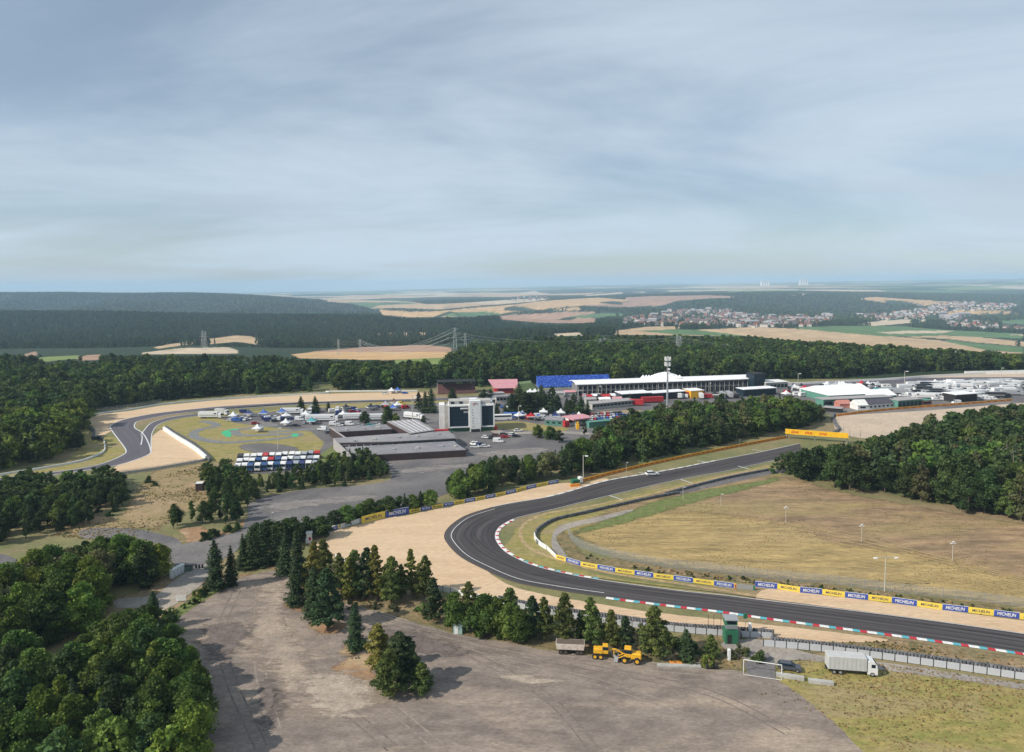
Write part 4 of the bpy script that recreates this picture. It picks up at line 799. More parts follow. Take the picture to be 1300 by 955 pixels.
TRAILER = Proto(mk('race_transporter', 'lorry', [('body', trailer_box), ('window', trailer_stripe), ('cab', lambda mb: mb.bevbox((7.2, 0, 1.9), (2.0, 2.4, 2.8), PAINT, .2)), ('windscreen', lambda mb: mb.box((8.21, 0, 2.3), (.08, 2.1, .9), m_glass))] + wheels((-4, -2.7, 7), 2.1, .5, .3)))
def home_body(mb): mb.prism([(-3.3, .5), (-3.35, 2.9), (2.2, 2.95), (3.0, 2.5), (2.9, 1.9), (3.6, 1.2), (3.65, .45)], -1.1, 1.1, PAINT)
MOTORHOME = Proto(mk('motorhome', 'motorhome', [('body', home_body), ('window', lambda mb: (mb.box((-1.5, 0, 2.0), (1.5, 2.23, .6), m_glass), mb.box((1.2, 0, 2.0), (.9, 2.23, .5), m_glass), mb.box((3.15, 0, 1.6), (.1, 1.9, .8), m_glass, ry=-R(42))))] + wheels((-1.9, 2.3), 1.95, .38)))
def coach_body(mb): mb.bevbox((0, 0, 1.95), (12, 2.5, 3.1), PAINT, .15)
COACH = Proto(mk('coach', 'coach', [('body', coach_body), ('window', lambda mb: (mb.box((0, 0, 2.5), (11.2, 2.53, .9), m_glass), mb.box((6.01, 0, 2.3), (.05, 2.2, 1.3), m_glass)))] + wheels((-3.6, 3.8), 2.2, .5, .3)))
def tent_top(mb):
    n = 4; vs = [(-2.5, -2.5, 2.4), (2.5, -2.5, 2.4), (2.5, 2.5, 2.4), (-2.5, 2.5, 2.4)]; vs += [(-1.1, -1.1, 3.0), (1.1, -1.1, 3.0), (1.1, 1.1, 3.0), (-1.1, 1.1, 3.0), (0, 0, 4.6)]
    mb.raw(vs, [(0, 1, 5, 4), (1, 2, 6, 5), (2, 3, 7, 6), (3, 0, 4, 7), (4, 5, 8), (5, 6, 8), (6, 7, 8), (7, 4, 8), (3, 2, 1, 0)], PAINT)
TENT = Proto(mk('pagoda_tent', 'tent', [('canopy', tent_top), ('valance', lambda mb: mb.box((0, 0, 2.2), (5.02, 5.02, .4), m_canvas)), *[('pole', (lambda mb, x=x, y=y: mb.tube((x, y, 0), (x, y, 2.2), .05, m_steel, 6))) for x in (-2.4, 2.4) for y in (-2.4, 2.4)], ('side_wall', lambda mb: (mb.box((0, 2.45, 1.1), (4.8, .05, 2.1), m_canvas)))]))
def c4(r, g, b): return (r, g, b, 1)
CWH, CGR, CDK, CRED, CBL, CNV, CYE, COR, CTE, CBR = c4(.72, .72, .72), c4(.35, .36, .38), c4(.03, .03, .035), c4(.45, .02, .025), c4(.05, .14, .45), c4(.02, .035, .14), c4(.75, .5, .03), c4(.7, .2, .02), c4(.06, .33, .35), c4(.13, .07, .05)
def put(P, x, y, rz, label, col=CWH, group=None, scale=None): return P.put(G(x, y, .08), R(rz), label, group, col, scale)

# foreground machines
put(TRUCK, 1097, 855, -9, 'white lorry with grey box body parked on the grass at the lower right', CWH, scale=1.0)
put(CAR, 1002, 850, -17, 'dark silver estate car parked on the grass near the goal frame', c4(.07, .075, .09), scale=1.05)
t = thing('tipper_trailer', 'rusty white tipping trailer parked at the edge of the gravel lot', 'trailer', G(724, 828, .07), R(-6))
MB().prism([(-2.9, 1.15), (-3.1, 2.35), (3.1, 2.35), (2.9, 1.15)], -1.2, 1.2, M('worn_white', (0.60, 0.54, 0.48), (0.42, 0.33, 0.27), scale=1.2)).build('tipping_body', t)
MB().box((0, 0, 2.37), (5.9, 2.1, .05), M('trailer_inside', (0.14, 0.11, 0.09), scale=1)).build('load_floor', t); MB().box((0, 0, .95), (5.2, .9, .3), m_black).build('chassis', t)
for x in (-2, -1, 1.6, 2.3):
    for s in (-1, 1): MB().wheel((x, s * 1.0, .5), .5, .32, m_black, m_bark).build('wheel', t)
MB().tube((2.6, 0, .8), (4.3, 0, .5), .07, m_black).build('drawbar', t)
t = thing('road_grader', 'weathered yellow road grader with long arched frame beside the trailer', 'grader', G(771, 835, .07), R(-8))
MB().bevbox((-1.9, 0, 1.7), (2.0, 1.5, 1.0), m_machine, .12).build('engine_cover', t); MB().bevbox((-.4, 0, 2.05), (1.2, 1.3, 1.7), m_machine, .08).build('cab', t); MB().box((-.4, 0, 2.3), (1.24, 1.34, .7), m_glass).build('window', t)
MB().tube((.1, 0, 1.9), (1.8, 0, 2.0), .17, m_machine).tube((1.8, 0, 2.0), (3.4, 0, 1.1), .17, m_machine).build('frame', t)
MB().box((1.4, 0, .55), (.15, 3.0, .6), m_steel, rz=R(35)).build('blade', t); MB().tube((1.4, 0, 1.9), (1.4, 0, .6), .1, m_machine).tube((1.2, .5, 1.9), (1.2, .9, .7), .07, m_steel).build('blade_arm', t); MB().tube((-2.4, .4, 2.2), (-2.4, .4, 3.0), .06, m_black).build('exhaust', t)
for x in (-2.6, -1.4, 3.2):
    for s in (-1, 1): MB().wheel((x, s * .95, .6), .6, .35, m_black, m_machine).build('wheel', t)
t = thing('wheel_loader', 'bright yellow loader with rounded bonnet standing right of the grader', 'loader', G(801, 840, .07), R(-12))
MB().bevbox((1.1, 0, 1.6), (2.2, 1.6, 1.2), m_machine, .2).build('bonnet', t); MB().bevbox((-.6, 0, 2.2), (1.5, 1.5, 1.9), m_machine, .12).build('cab', t); MB().box((-.6, 0, 2.45), (1.54, 1.54, .8), m_glass).build('window', t)
MB().tube((-1.2, .5, 1.5), (-2.7, .5, .7), .1, m_machine).tube((-1.2, -.5, 1.5), (-2.7, -.5, .7), .1, m_machine).build('lift_arm', t); MB().prism([(-3.5, .15), (-2.7, .1), (-2.6, .9), (-2.75, .9), (-2.9, .3), (-3.5, .25)], -1.2, 1.2, m_steel).build('bucket', t)
for x in (-1.3, 1.3):
    for s in (-1, 1): MB().wheel((x, s * .95, .7), .7, .45, m_black, m_machine).build('wheel', t)
t = thing('goal_frame', 'white football goal frame standing on the tarmac edge', 'goal', G(944, 852, .08), R(-17))
for x in (0, 7.3): MB().tube((x, 0, 0), (x, 0, 2.44), .08, m_white).build('post', t); MB().tube((x, 0, .05), (x, -1.4, .05), .05, m_white).build('ground_bar', t)
MB().tube((0, 0, 2.44), (7.3, 0, 2.44), .08, m_white).build('crossbar', t); MB().tube((0, -1.4, .05), (7.3, -1.4, .05), .05, m_white).build('ground_bar', t)
for i, x in enumerate((0, 2.4, 4.9)): pass
t = thing('portable_cabin', 'small pale green cabin with a white roof beside the bushes', 'cabin', G(582, 803, .05), R(-8))
MB().box((0, 0, 1.1), (2.1, 1.7, 2.2), M('mint_panel', (0.32, 0.47, 0.42), scale=1)).build('wall', t); MB().box((0, 0, 2.27), (2.3, 1.9, .14), m_white).build('roof', t); MB().box((-.3, -.87, 1.0), (.8, .05, 1.9), m_white).build('door', t)
t = thing('marshal_hut', 'two-storey dark green marshal tower beside the lower gravel edge', 'hut', G(927, 814, .08), R(-3))
MB().box((0, 0, 1.5), (2.8, 2.6, 3.0), m_dgreen).build('lower_wall', t); MB().box((0, 0, 3.75), (2.4, 2.3, .9), M('hut_grey', (.22, .25, .26))).build('balcony', t); MB().box((0, .2, 4.6), (2.6, 2.2, 1.4), m_dgreen).build('upper_wall', t)
MB().box((0, -.92, 4.7), (1.9, .06, .7), m_glass).build('window', t); MB().box((0, 0, 5.45), (3.0, 2.9, .16), m_steel).build('roof', t); MB().box((-.5, -1.32, 1.1), (.9, .05, 2.0), m_black).build('door', t)
MB().tube((1.6, -.9, 0), (1.6, -.9, 3.3), .05, m_steel).tube((2.0, -.4, 0), (1.6, -.4, 3.3), .05, m_steel).build('ladder', t)
for x, y, h, lab in ((952, 807, 3.0, 'white concrete pillar right of the green marshal tower'), (925.5, 838, 2.4, 'white pillar by the scrub below the marshal tower')):
    tag(MB().bevbox((0, 0, h / 2), (.6, .6, h), m_white, .05).build('concrete_pillar'), lab, 'pillar').location = G(x, y, .05)
for i, (x, y, h) in enumerate(((899, 805, 4.5), (906, 804, 4.5), (915, 803.5, 5), (922, 802, 4))):
    tag(MB().tube((0, 0, 0), (0, 0, h), .05, m_bark, 6).build('flag_pole'), 'thin pole beside the marshal tower, %s from the left' % ORD[i], 'pole').location = G(x, y, .05)
t = thing('signal_post', 'green trackside signal light on a post right of the marshal tower', 'signal', G(946, 803, .06)); MB().tube((0, 0, 0), (0, 0, 3.4), .05, m_steel).build('post', t); MB().box((0, 0, 3.9), (.9, .3, 1.1), m_dgreen).build('signal_head', t)
for i, (x, y) in enumerate(((884, 846), (893, 845))):
    t = thing('trestle', ('left' if i == 0 else 'right') + ' dark trestle at the edge of the lot by the tarmac strip', 'trestle', G(x, y, .07)); MB().box((0, 0, .5), (.1, .1, 1), m_black).build('leg', t); MB().box((.9, 0, .5), (.1, .1, 1), m_black).build('leg', t); MB().box((.45, 0, .8), (1.1, .08, .08), m_steel).build('crossbar', t)
for i, x in enumerate((898, 902, 906, 910)): tag(MB().bevbox((0, 0, .5), (.5, .5, 1.0), m_black, .1).build('bollard'), 'black bollard at the foot of the small pines, %s from the left' % ORD[i], 'bollard', 'black bollards at the lot edge').location = G(x, 849, .07)
for i, (x, y, L, rz) in enumerate(((1003, 861, 5.2, -18), (1042, 868, 4.6, -14))): tag(MB().box((0, 0, .35), (L, .9, .7), m_concrete, R(rz)).build('concrete_barrier'), ('left' if i == 0 else 'right') + ' low concrete barrier lying below the parked dark car', 'barrier').location = G(x, y, .07)
tag(MB().box((0, 0, .15), (9, 1.0, .3), m_concrete, R(-4)).build('concrete_beam'), 'long flat concrete beam at the top edge of the lot', 'beam').location = G(862, 846, .07)
tag(MB().box((0, 0, .12), (2.4, 1.4, .24), m_orange, R(5)).build('rusty_plate'), 'rusty orange plate beside the flat concrete beam', 'plate').location = G(858, 842, .07)

# portable toilets and small things by the lane
def toilet():
    t = thing('portable_toilet', None, 'portable toilet'); MB().bevbox((0, 0, 1.1), (1.15, 1.15, 2.2), M('toilet_grey', (.55, .58, .62)), .06).build('cabin', t); MB().box((0, 0, 2.27), (1.25, 1.25, .14), m_white).build('roof', t); MB().box((-.02, -.6, 1.05), (.8, .05, 1.9), m_white).build('door', t); return t
TOI = Proto(toilet)
for i, (x, y) in enumerate(((219, 733.5), (223.5, 731), (227.5, 729), (231, 727))): TOI.put(G(x, y, .06), R(12), 'white portable toilet beside the lane, %s from the left' % ORD[i], 'portable toilets beside the lane')
t = thing('skip', 'grey-green skip behind the portable toilets', 'skip', G(237, 724.5, .08), R(5)); MB().prism([(-1.3, 0), (-1.7, 1.3), (1.7, 1.3), (1.3, 0)], -.8, .8, M('skip_green', (.12, .17, .15))).build('hull', t); MB().box((0, 0, 1.33), (3.2, 1.5, .06), m_black).build('lid', t)
for i, x in enumerate((249, 253, 257)):
    t = thing('litter_bin', 'dark litter bin at the road edge, %s from the left' % ORD[i], 'bin', G(x, 721, .08)); MB().tube((0, 0, 0), (0, 0, .9), .3, m_black).build('drum', t); MB().tube((0, 0, .9), (0, 0, 1.6), .05, m_steel).build('post', t)
t = thing('signboard', 'blank white signboard lying by the green bank', 'sign', G(230, 764, .06), R(4)); MB().box((0, 0, .9), (2.5, .1, 1.3), m_white, ry=0).build('panel', t); MB().box((-.9, .1, .5), (.08, .08, 1), m_steel).build('post', t)
t = thing('warning_sign', 'small red and white sign at the foot of the big spruce', 'sign', G(259.5, 747, .06)); MB().box((0, 0, 1.3), (.9, .06, .5), m_red).build('panel', t); MB().box((0, 0, .8), (.7, .06, .5), m_white).build('lower_panel', t); MB().tube((0, .06, 0), (0, .06, 1.5), .04, m_steel).build('post', t)
t = thing('notice_kiosk', 'white and red kiosk at the corner of the gravel wall', 'kiosk', G(393, 688, .06), R(10)); MB().box((0, 0, 1.5), (1.6, 1.6, 3.0), m_white).build('wall', t); MB().box((0, 0, 3.1), (2.0, 2.0, .2), m_white).build('roof', t); MB().box((.2, -.82, 1.3), (.7, .05, .9), m_red).build('panel', t)
t = thing('storage_container', 'dark container with a white roof beside the hillside trees', 'container', G(254, 622, .06), R(8)); MB().box((0, 0, 1.4), (2.6, 2.6, 2.8), m_brown).build('wall', t); MB().box((0, 0, 2.9), (2.8, 2.8, .2), m_white).build('roof', t)
# trackside marshal post and service car
t = thing('recovery_vehicle', 'dark green recovery truck with white bonnet at the end of the orange boards', 'lorry', G(732, 615, .08), R(20)); MB().bevbox((-.6, 0, 1.3), (3.4, 2.0, 1.6), m_dgreen, .1).build('body', t); MB().bevbox((1.6, 0, 1.7), (1.5, 2.0, 2.4), m_white, .15).build('cab', t); MB().box((2.37, 0, 2.1), (.05, 1.7, .8), m_glass).build('windscreen', t)
for x in (-1.4, 1.6):
    for s in (-1, 1): MB().wheel((x, s * .95, .45), .45, .3, m_black, m_steel).build('wheel', t)
put(CAR, 828, 603.5, 12, 'white course car standing at the edge of the straight', CWH, scale=1.25)
t = thing('hoarding', 'red and white trackside stack at the start of the orange boards', 'barrier', G(730, 617.5, .08), R(15)); MB().box((0, 0, .5), (4, .8, 1), m_orange).build('block', t)

m_skin = M('skin', (.45, .28, .2), rough=.6)
# people: marshals seen from far, each one skinned body
def person(loc, label, shirt, legs, rz=0, s=1.0):
    v = [(0, 0, .95), (0, 0, 1.2), (0, 0, 1.42), (0, 0, 1.52), (0, .01, 1.66), (.17, 0, 1.40), (.24, .03, 1.12), (.25, -.1, .88), (-.17, 0, 1.40), (-.25, .02, 1.12), (-.24, -.08, .88), (.09, 0, .9), (.11, -.03, .5), (.12, 0, .06), (.12, -.14, .04), (-.09, 0, .9), (-.12, .05, .5), (-.13, .06, .06), (-.13, -.08, .04)]
    e = [(0, 1), (1, 2), (2, 3), (3, 4), (2, 5), (5, 6), (6, 7), (2, 8), (8, 9), (9, 10), (0, 11), (11, 12), (12, 13), (13, 14), (0, 15), (15, 16), (16, 17), (17, 18)]
    r = [.15, .15, .16, .06, .10, .07, .05, .04, .07, .05, .04, .095, .065, .05, .05, .095, .065, .05, .05]
    m0 = bpy.data.meshes.new('person'); m0.from_pydata(v, e, []); o0 = bpy.data.objects.new('person', m0); COL.objects.link(o0)
    sk = o0.modifiers.new('skin', 'SKIN'); o0.modifiers.new('sub', 'SUBSURF').levels = 1
    for i, k in enumerate(r): m0.skin_vertices[0].data[i].radius = (k, k)
    m0.skin_vertices[0].data[0].use_root = True
    me = bpy.data.meshes.new_from_object(o0.evaluated_get(bpy.context.evaluated_depsgraph_get())); bpy.data.objects.remove(o0); me.materials.clear()
    for k in (legs, shirt, m_skin): me.materials.append(k)
    for p in me.polygons:
        c = p.center; p.material_index = 2 if (c.z > 1.5 or (c.z < .93 and abs(c.x) > .19 and c.z > .7)) else (1 if c.z > .93 else 0)
    o = link('person', me); o.location = loc; o.rotation_euler = (0, 0, rz); o.scale = (s, s, s); return tag(o, label, 'person')
person(G(732, 620, .08), 'marshal in orange overalls standing beside the straight', m_orange, m_orange)
person(G(933, 812, .08), 'person in pale clothes beside the marshal tower', m_white, m_black); person(G(938, 812.5, .08), 'person in dark clothes beside the marshal tower', m_black, m_black, 1); person(G(941, 810, .08), 'person in grey top near the white pillar', m_steel, m_black, 2)

# ================================================================ BUILDINGS
def plan(pts, z):                               # roof corners seen in the picture, at height z -> plan
    return [G(x, y, z).xy.to_3d() for x, y in pts]
def block(parent, roofpts, h, wallm, roofm, fascia=None, name='wall', z0=0.0, over=0.0):
    P = plan(roofpts, h); MB().slab(P, z0, h - .002, wallm).build(name, parent)
    c = sum(P, Vector()) / len(P); Q = [c + (p - c) * (1 + over) for p in P]
    MB().slab(Q, h, h + .25, roofm, fascia or roofm).build('roof', parent)
def local(P, o): return P
# long brown halls
t = thing('hall_complex', 'long low brown halls with flat grey roofs round a sunken yard', 'building')
m_fascia = M('pale_fascia', (0.36, 0.34, 0.34), scale=1)
block(t, [(431.5, 562.5), (423, 557), (500, 551.5), (569, 547.7), (577, 553), (578.5, 556.8), (500, 561)], 4.5, m_brown, m_roofgrey, m_fascia)
block(t, [(419.5, 543), (490, 539.6), (498, 545), (431, 548.6)], 4.5, m_brown, m_roofgrey, m_fascia)
block(t, [(418.3, 543.2), (419.8, 543), (440, 556.3), (437.8, 556.6)], 4.3, m_brown, m_fascia, m_fascia)
block(t, [(434, 564), (575, 558.5), (581, 565), (592, 571.5), (481, 577.5), (446, 579), (440, 571)], 3.2, m_brown, m_roofgrey, m_fascia)
block(t, [(423, 558), (424.5, 557.8), (447, 579), (445, 579.5)], 4.7, m_fascia, m_fascia)
block(t, [(491, 535.4), (529, 533), (552, 546.5), (521.5, 551)], 5.2, m_brown, M('pale_sheet_roof', (0.30, 0.29, 0.31), (0.25, 0.24, 0.26), scale=.3, hi=2), m_fascia)
A_, B_, C_, D_ = plan([(491, 535.4), (529, 533), (552, 546.5), (521.5, 551)], 5.2)
for i in range(1, 6):
    a = A_.lerp(B_, i / 6); b = D_.lerp(C_, i / 6); q = (a + b) / 2; MB().box((q.x, q.y, 5.55), ((b - a).length * .96, .22, .18), m_white, math.atan2((b - a).y, (b - a).x)).build('roof_light', t)
E_, F_ = plan([(434, 566), (579, 558.2)], 4.0)
for i in range(16):
    p = E_.lerp(F_, (i + .5) / 16); MB().box((p.x, p.y - .25, 3.85), ((F_ - E_).length / 16 * .86, .5, .5), m_glass, math.atan2((F_ - E_).y, (F_ - E_).x)).build('window', t)
for i, (x, y) in enumerate(((440, 546), (462, 544.5), (480, 543), (450, 560), (475, 558), (505, 555.5), (530, 554), (556, 551.5), (465, 572), (500, 571), (530, 569), (560, 567), (578, 567))):
    p = G(x, y, 5.0 if y < 563 else 3.6); MB().bevbox((p.x, p.y, p.z + .15), (1.4 + .5 * (i % 3), 1.2, .9), m_steel if i % 2 else m_concrete, .1).build('roof_vent', t)
# white office tower
p0, p1 = G(569.5, 549), G(628, 547); W_ = (p1 - p0).length; ang = math.atan2((p1 - p0).y, (p1 - p0).x)
t = thing('office_building', 'white office block with dark glass fronts and a white stair tower bearing a red emblem', 'building', p0, ang)
H = px_height(569, 549, 515); Dp = 14.0; k_ = W_ / 58.5
MB().box((W_ / 2, Dp / 2 + .5, H / 2 + .9), (W_ - .4, Dp - 1, H - 2.0), m_wall).build('wall', t); MB().box((W_ / 2, Dp / 2, 1.2), (W_ - 2, Dp - 3, 2.4), m_dgreen).build('ground_floor', t)
MB().box((-3.3, Dp / 2 + 2, H / 2 - .2), (3.0, 9, H - .4), m_wall).build('side_wing', t); MB().box((-.9, Dp / 2 + 1, H / 2 - .5), (2.0, 8, H - 1.0), m_concrete).build('side_recess', t)
m_frame = m_white; zb, zt = 2.4, H
for (xa, xb, n) in ((0, 26.9 * k_, 7), (40.8 * k_, W_, 5)):
    fr = MB(); fr.box(((xa + xb) / 2, .0, zt - .35), (xb - xa, .9, .7), m_frame).box(((xa + xb) / 2, .0, zb + .3), (xb - xa, .9, .6), m_frame).box((xa + .35, .0, (zb + zt) / 2), (.7, .86, zt - zb - 1.3), m_frame).box((xb - .35, .0, (zb + zt) / 2), (.7, .86, zt - zb - 1.3), m_frame); fo = fr.build('window_frame', t)
    pw = (xb - xa - 1.4) / n; rows = 5; ph = (zt - zb - 1.3) / rows; pm = {}
    for i in range(n):
        for j in range(rows):
            key = (n,)
            if key not in pm: pm[key] = MB().box((0, 0, 0), (pw - .05, .1, ph - .06), m_glass).mesh('pane')
            o = link('pane', pm[key], fo); o.location = (xa + .7 + pw * (i + .5), -.02 + random.uniform(-.008, .008), zb + .6 + ph * (j + .5)); o.rotation_euler = (random.uniform(-.012, .012), 0, random.uniform(-.012, .012))
    MB().box(((xa + xb) / 2, .12, (zb + zt) / 2), (xb - xa - 1.4, .05, zt - zb - 1.2), m_black).build('mullion', fo)
tw = 13.8 * k_; tc_ = 33.85 * k_; TH = H + 2.3
MB().box((tc_, 1.0, TH / 2), (tw, 4.5, TH), m_white).build('stair_tower', t); MB().box((tc_, -1.5, .8), (tw * .8, 1.0, 1.6), m_black).build('entrance', t)
for i in range(7): MB().box((tc_ - tw * .22, -1.27, 3.0 + i * (H - 4) / 7), (.35, .06, .5), m_black).build('slot_window', t)
em = MB()
for i in range(9):
    a0_, a1_ = R(200 - i * 22), R(200 - (i + 1) * 22); em.box((tc_ + 1.15 * math.cos((a0_ + a1_) / 2) + .1, -1.29, TH - 2.1 + .95 * math.sin((a0_ + a1_) / 2)), (.5, .08, .26), m_red if i < 6 else m_black, ry=-((a0_ + a1_) / 2 + math.pi / 2))
em.box((tc_ - .1, -1.29, TH - 2.0), (.9, .08, .25), m_red, ry=R(-40)); em.build('emblem', t)
MB().box((W_ * .25, Dp / 2, H + .9), (W_ * .46, Dp * .6, 2.0), m_concrete).build('plant_room', t); MB().box((W_ * .78, Dp / 2, H + .8), (W_ * .3, Dp * .6, 1.8), m_concrete).build('plant_room', t)
for x in (.1, .28): MB().box((W_ * x, Dp * .2 - .05, H + .9), (2.0, .1, 1.2), m_glass).build('window', t)
MB().box((-4, -1.2, 1.0), (8, 2.2, 2.0), m_red).build('red_base_wall', t)
for x, z in ((.72, 1), ): MB().box((20 * k_, -.5, H * .88), (4.2, .06, .8), m_white).build('sign_strip', t)
MB().box((W_ + .8, 2, 1.2), (1.2, 3, 2.4), m_red).build('red_base_wall', t)
T2m = text_mesh('BRNO', 'lettering_sign', m_white, 0, .01)
o = link('lettering', T2m, t); o.matrix_local = Matrix.Translation((23 * k_, -.12, H * .74)) @ Matrix.Rotation(math.pi / 2, 4, 'X') @ Matrix.Diagonal((3.0, 1.0, 1, 1))

def gable(name, label, cat, a, b, depth, h, rise, wallm, roofm, group=None, wins=0, parts=True):
    a, b = G(*a), G(*b); L = (b - a).length; t = thing(name, label, cat, a, math.atan2((b - a).y, (b - a).x), group)
    MB().box((L / 2, depth / 2, h / 2), (L, depth, h), wallm).build('wall', t)
    MB().raw([(-.3, -.4, h), (L + .3, -.4, h), (L + .3, depth + .4, h), (-.3, depth + .4, h), (-.3, depth / 2, h + rise), (L + .3, depth / 2, h + rise)], [(0, 1, 5, 4), (2, 3, 4, 5), (0, 4, 3), (1, 2, 5), (3, 2, 1, 0)], roofm).build('roof', t)
    for i in range(wins): MB().box((L * (i + .5) / wins, -.04, h * .55), (L / wins * .5, .08, h * .32), m_glass).build('window', t)
    return t
def flat(name, label, a, b, depth, h, wallm, roofm, wins=0, win_h=.35, zc=.6, cat='building', piers=False, group=None):
    a, b = G(*a), G(*b); L = (b - a).length; t = thing(name, label, cat, a, math.atan2((b - a).y, (b - a).x), group)
    MB().box((L / 2, depth / 2, h / 2), (L, depth, h), wallm).build('wall', t); MB().box((L / 2, depth / 2 - .3, h + .15), (L + .8, depth + 1.2, .3), roofm).build('roof', t)
    for i in range(wins): MB().box((L * (i + .5) / wins, -.04, h * zc), (L / wins * (.62 if piers else .8), .08, h * win_h), m_glass).build('window', t)
    return t
flat('paddock_block', 'low grey block with a band of windows in front of the pit building', (752, 520.5), (806, 515), 8, 3.6, m_concrete, m_fascia, 12)
m_dimwall = M('grey_cladding', (.20, .20, .21), (.15, .15, .16), scale=.4)
# pit building with the long white roof
def pit(a, b, lab, n, dome=False):
    a, b = G(*a), G(*b); L = (b - a).length; t = thing('pit_building', lab, 'building', a, math.atan2((b - a).y, (b - a).x)); D = 16
    MB().box((L / 2, D / 2, 3.9), (L, D, 7.8), m_dimwall).build('wall', t)
    MB().box((L / 2, 0, 4.1), (L + 1, 2.5, .35), m_concrete).build('gallery', t)
    for i in range(n):
        x = L * (i + .5) / n; MB().box((x, -.06, 2.0), (L / n * .72, .12, 3.0), m_black).build('garage_door', t); MB().box((x, -.06, 6.1), (L / n * .8, .12, 1.7), m_glass).build('window', t)
    for i in range(n + 1): MB().tube((L * i / n, -3.0, 0), (L * i / n, -3.0, 8.2), .16, m_concrete, 6).build('column', t)
    ro = MB(); k = 12; vs = []
    for j in range(k + 1):
        y = -3.6 + (D + 4) * j / k; z = 8.3 + 2.2 * math.sin(math.pi * min(1, j / k * .75 + .12)); vs += [(-2, y, z), (L + 2, y, z)]
    vs += [(x, y, z - .4) for x, y, z in vs]; n2 = 2 * (k + 1)
    fs = [(2 * j, 2 * j + 1, 2 * j + 3, 2 * j + 2) for j in range(k)] + [(n2 + 2 * j, n2 + 2 * j + 2, n2 + 2 * j + 3, n2 + 2 * j + 1) for j in range(k)] + [(2 * j, 2 * j + 2, n2 + 2 * j + 2, n2 + 2 * j) for j in range(k)] + [(2 * j + 1, n2 + 2 * j + 1, n2 + 2 * j + 3, 2 * j + 3) for j in range(k)] + [(0, n2, n2 + 1, 1), (2 * k, 2 * k + 1, n2 + 2 * k + 1, n2 + 2 * k)]
    ro.raw(vs, fs, m_canvas); ro.build('roof', t); return t, L, D
t, L1, D1 = pit((733, 503.5), (832, 500), 'left half of the long pit building under its curved white roof', 17)
t, L2, D2 = pit((834, 500), (952, 495.5), 'right half of the long pit building under its curved white roof', 20)
tt2 = thing('roof_pavilion', 'white domed pavilion tent on the middle of the pit building roof', 'tent', (G(847, 498.5) + Vector((0, 8, 0))), 0)
mb = MB(); vs = [(0, 0, 14.2)]; n = 14
for rr, z in ((4, 13.4), (8, 12.2), (11, 10.6), (12, 9.6)): vs += [(rr * math.cos(2 * math.pi * i / n), rr * .7 * math.sin(2 * math.pi * i / n), z) for i in range(n)]
fs = [(0, 1 + i, 1 + (i + 1) % n) for i in range(n)] + [(1 + r * n + i, 1 + (r + 1) * n + i, 1 + (r + 1) * n + (i + 1) % n, 1 + r * n + (i + 1) % n) for r in range(3) for i in range(n)] + [tuple(range(3 * n + 1, 4 * n + 1))[::-1]]
mb.raw(vs, fs, m_canvas).build('canopy', tt2); MB().tube((0, 0, 14), (0, 0, 15.5), .1, m_steel).build('mast', tt2)
for i, (x, w) in enumerate(((819, 1), (823, 1), (826.5, 1), (830, 1), (862, 1), (866, 1))):
    q = G(x, 500.3); t = thing('roof_tent', 'small pointed white tent on the pit roof, %s from the left' % ORD[i], 'tent', q + Vector((0, 8, 10.3)), 0, 'pointed tents on the pit roof')
    MB().raw([(-1.8, -1.8, 0), (1.8, -1.8, 0), (1.8, 1.8, 0), (-1.8, 1.8, 0), (0, 0, 2.6)], [(0, 1, 4), (1, 2, 4), (2, 3, 4), (3, 0, 4), (3, 2, 1, 0)], m_canvas).build('canopy', t)
t = flat('control_tower', 'dark glazed control tower at the right end of the pit building', (957, 498), (971, 497), 9, 13, m_glass, m_black, 3, .2, .85)
flat('pit_annex', 'low pale building to the right of the control tower', (972, 497.5), (1000, 496), 12, 6.5, m_concrete, m_wall, 6)
# grandstands
def stand(a, b, depth, h, seat, lab, roof=None, rows=9, z0=1.0):
    a, b = G(*a), G(*b); L = (b - a).length; t = thing('grandstand', lab, 'grandstand', a, math.atan2((b - a).y, (b - a).x))
    for i in range(rows): y0 = depth * i / rows; z = z0 + (h - z0) * (i + 1) / rows; MB().box((L / 2, y0 + depth / rows / 2, z / 2), (L, depth / rows - .02, z), seat).build('seat_row', t)
    if roof: MB().box((L / 2, depth * .6, h + 3), (L + 1, depth * 1.2, .35), roof).build('roof', t); [MB().tube((L * k / 6, depth - .4, 0), (L * k / 6, depth - .4, h + 3), .25, m_steel).build('column', t) for k in range(7)]
    return t
stand((684, 493), (777, 490.5), 12, 7.8, m_bluest, 'long grandstand of bright blue seats behind the pit building')
m_oldseat = M('old_seats', (0.20, 0.09, 0.08), (0.13, 0.075, 0.07), scale=.8)
stand((556, 501), (604, 499.5), 11, 5.8, m_oldseat, 'old brown grandstand with a thin dark roof behind the white office block', roof=m_black)
t = stand((630, 500), (654, 499), 12, 3.2, m_red, 'red seated stand under a sloping pale red roof'); 
P = [G(624, 500), G(660, 498)]; L = (P[1] - P[0]).length; MB().raw([(-2, -1, 4.2), (L * .75, -1, 3.8), (L * .85, 12, 8.6), (-4, 12, 9.0), (-2, -1, 4.0), (L * .75, -1, 3.6), (L * .85, 12, 8.4), (-4, 12, 8.8)], [(0, 1, 2, 3), (7, 6, 5, 4), (0, 4, 5, 1), (1, 5, 6, 2), (2, 6, 7, 3), (3, 7, 4, 0)], m_rose).build('roof', t)
t = thing('spectator_bank', 'green spectator bank with pale umbrellas right of the red stand', 'bank', G(664, 500), 0); MB().prism([(-5, 0), (-3, 7), (6, 8), (13, 0)], 0, 12, M('bank_grass', (.10, .16, .07), (.14, .18, .08), scale=.3)).build('slope', t)
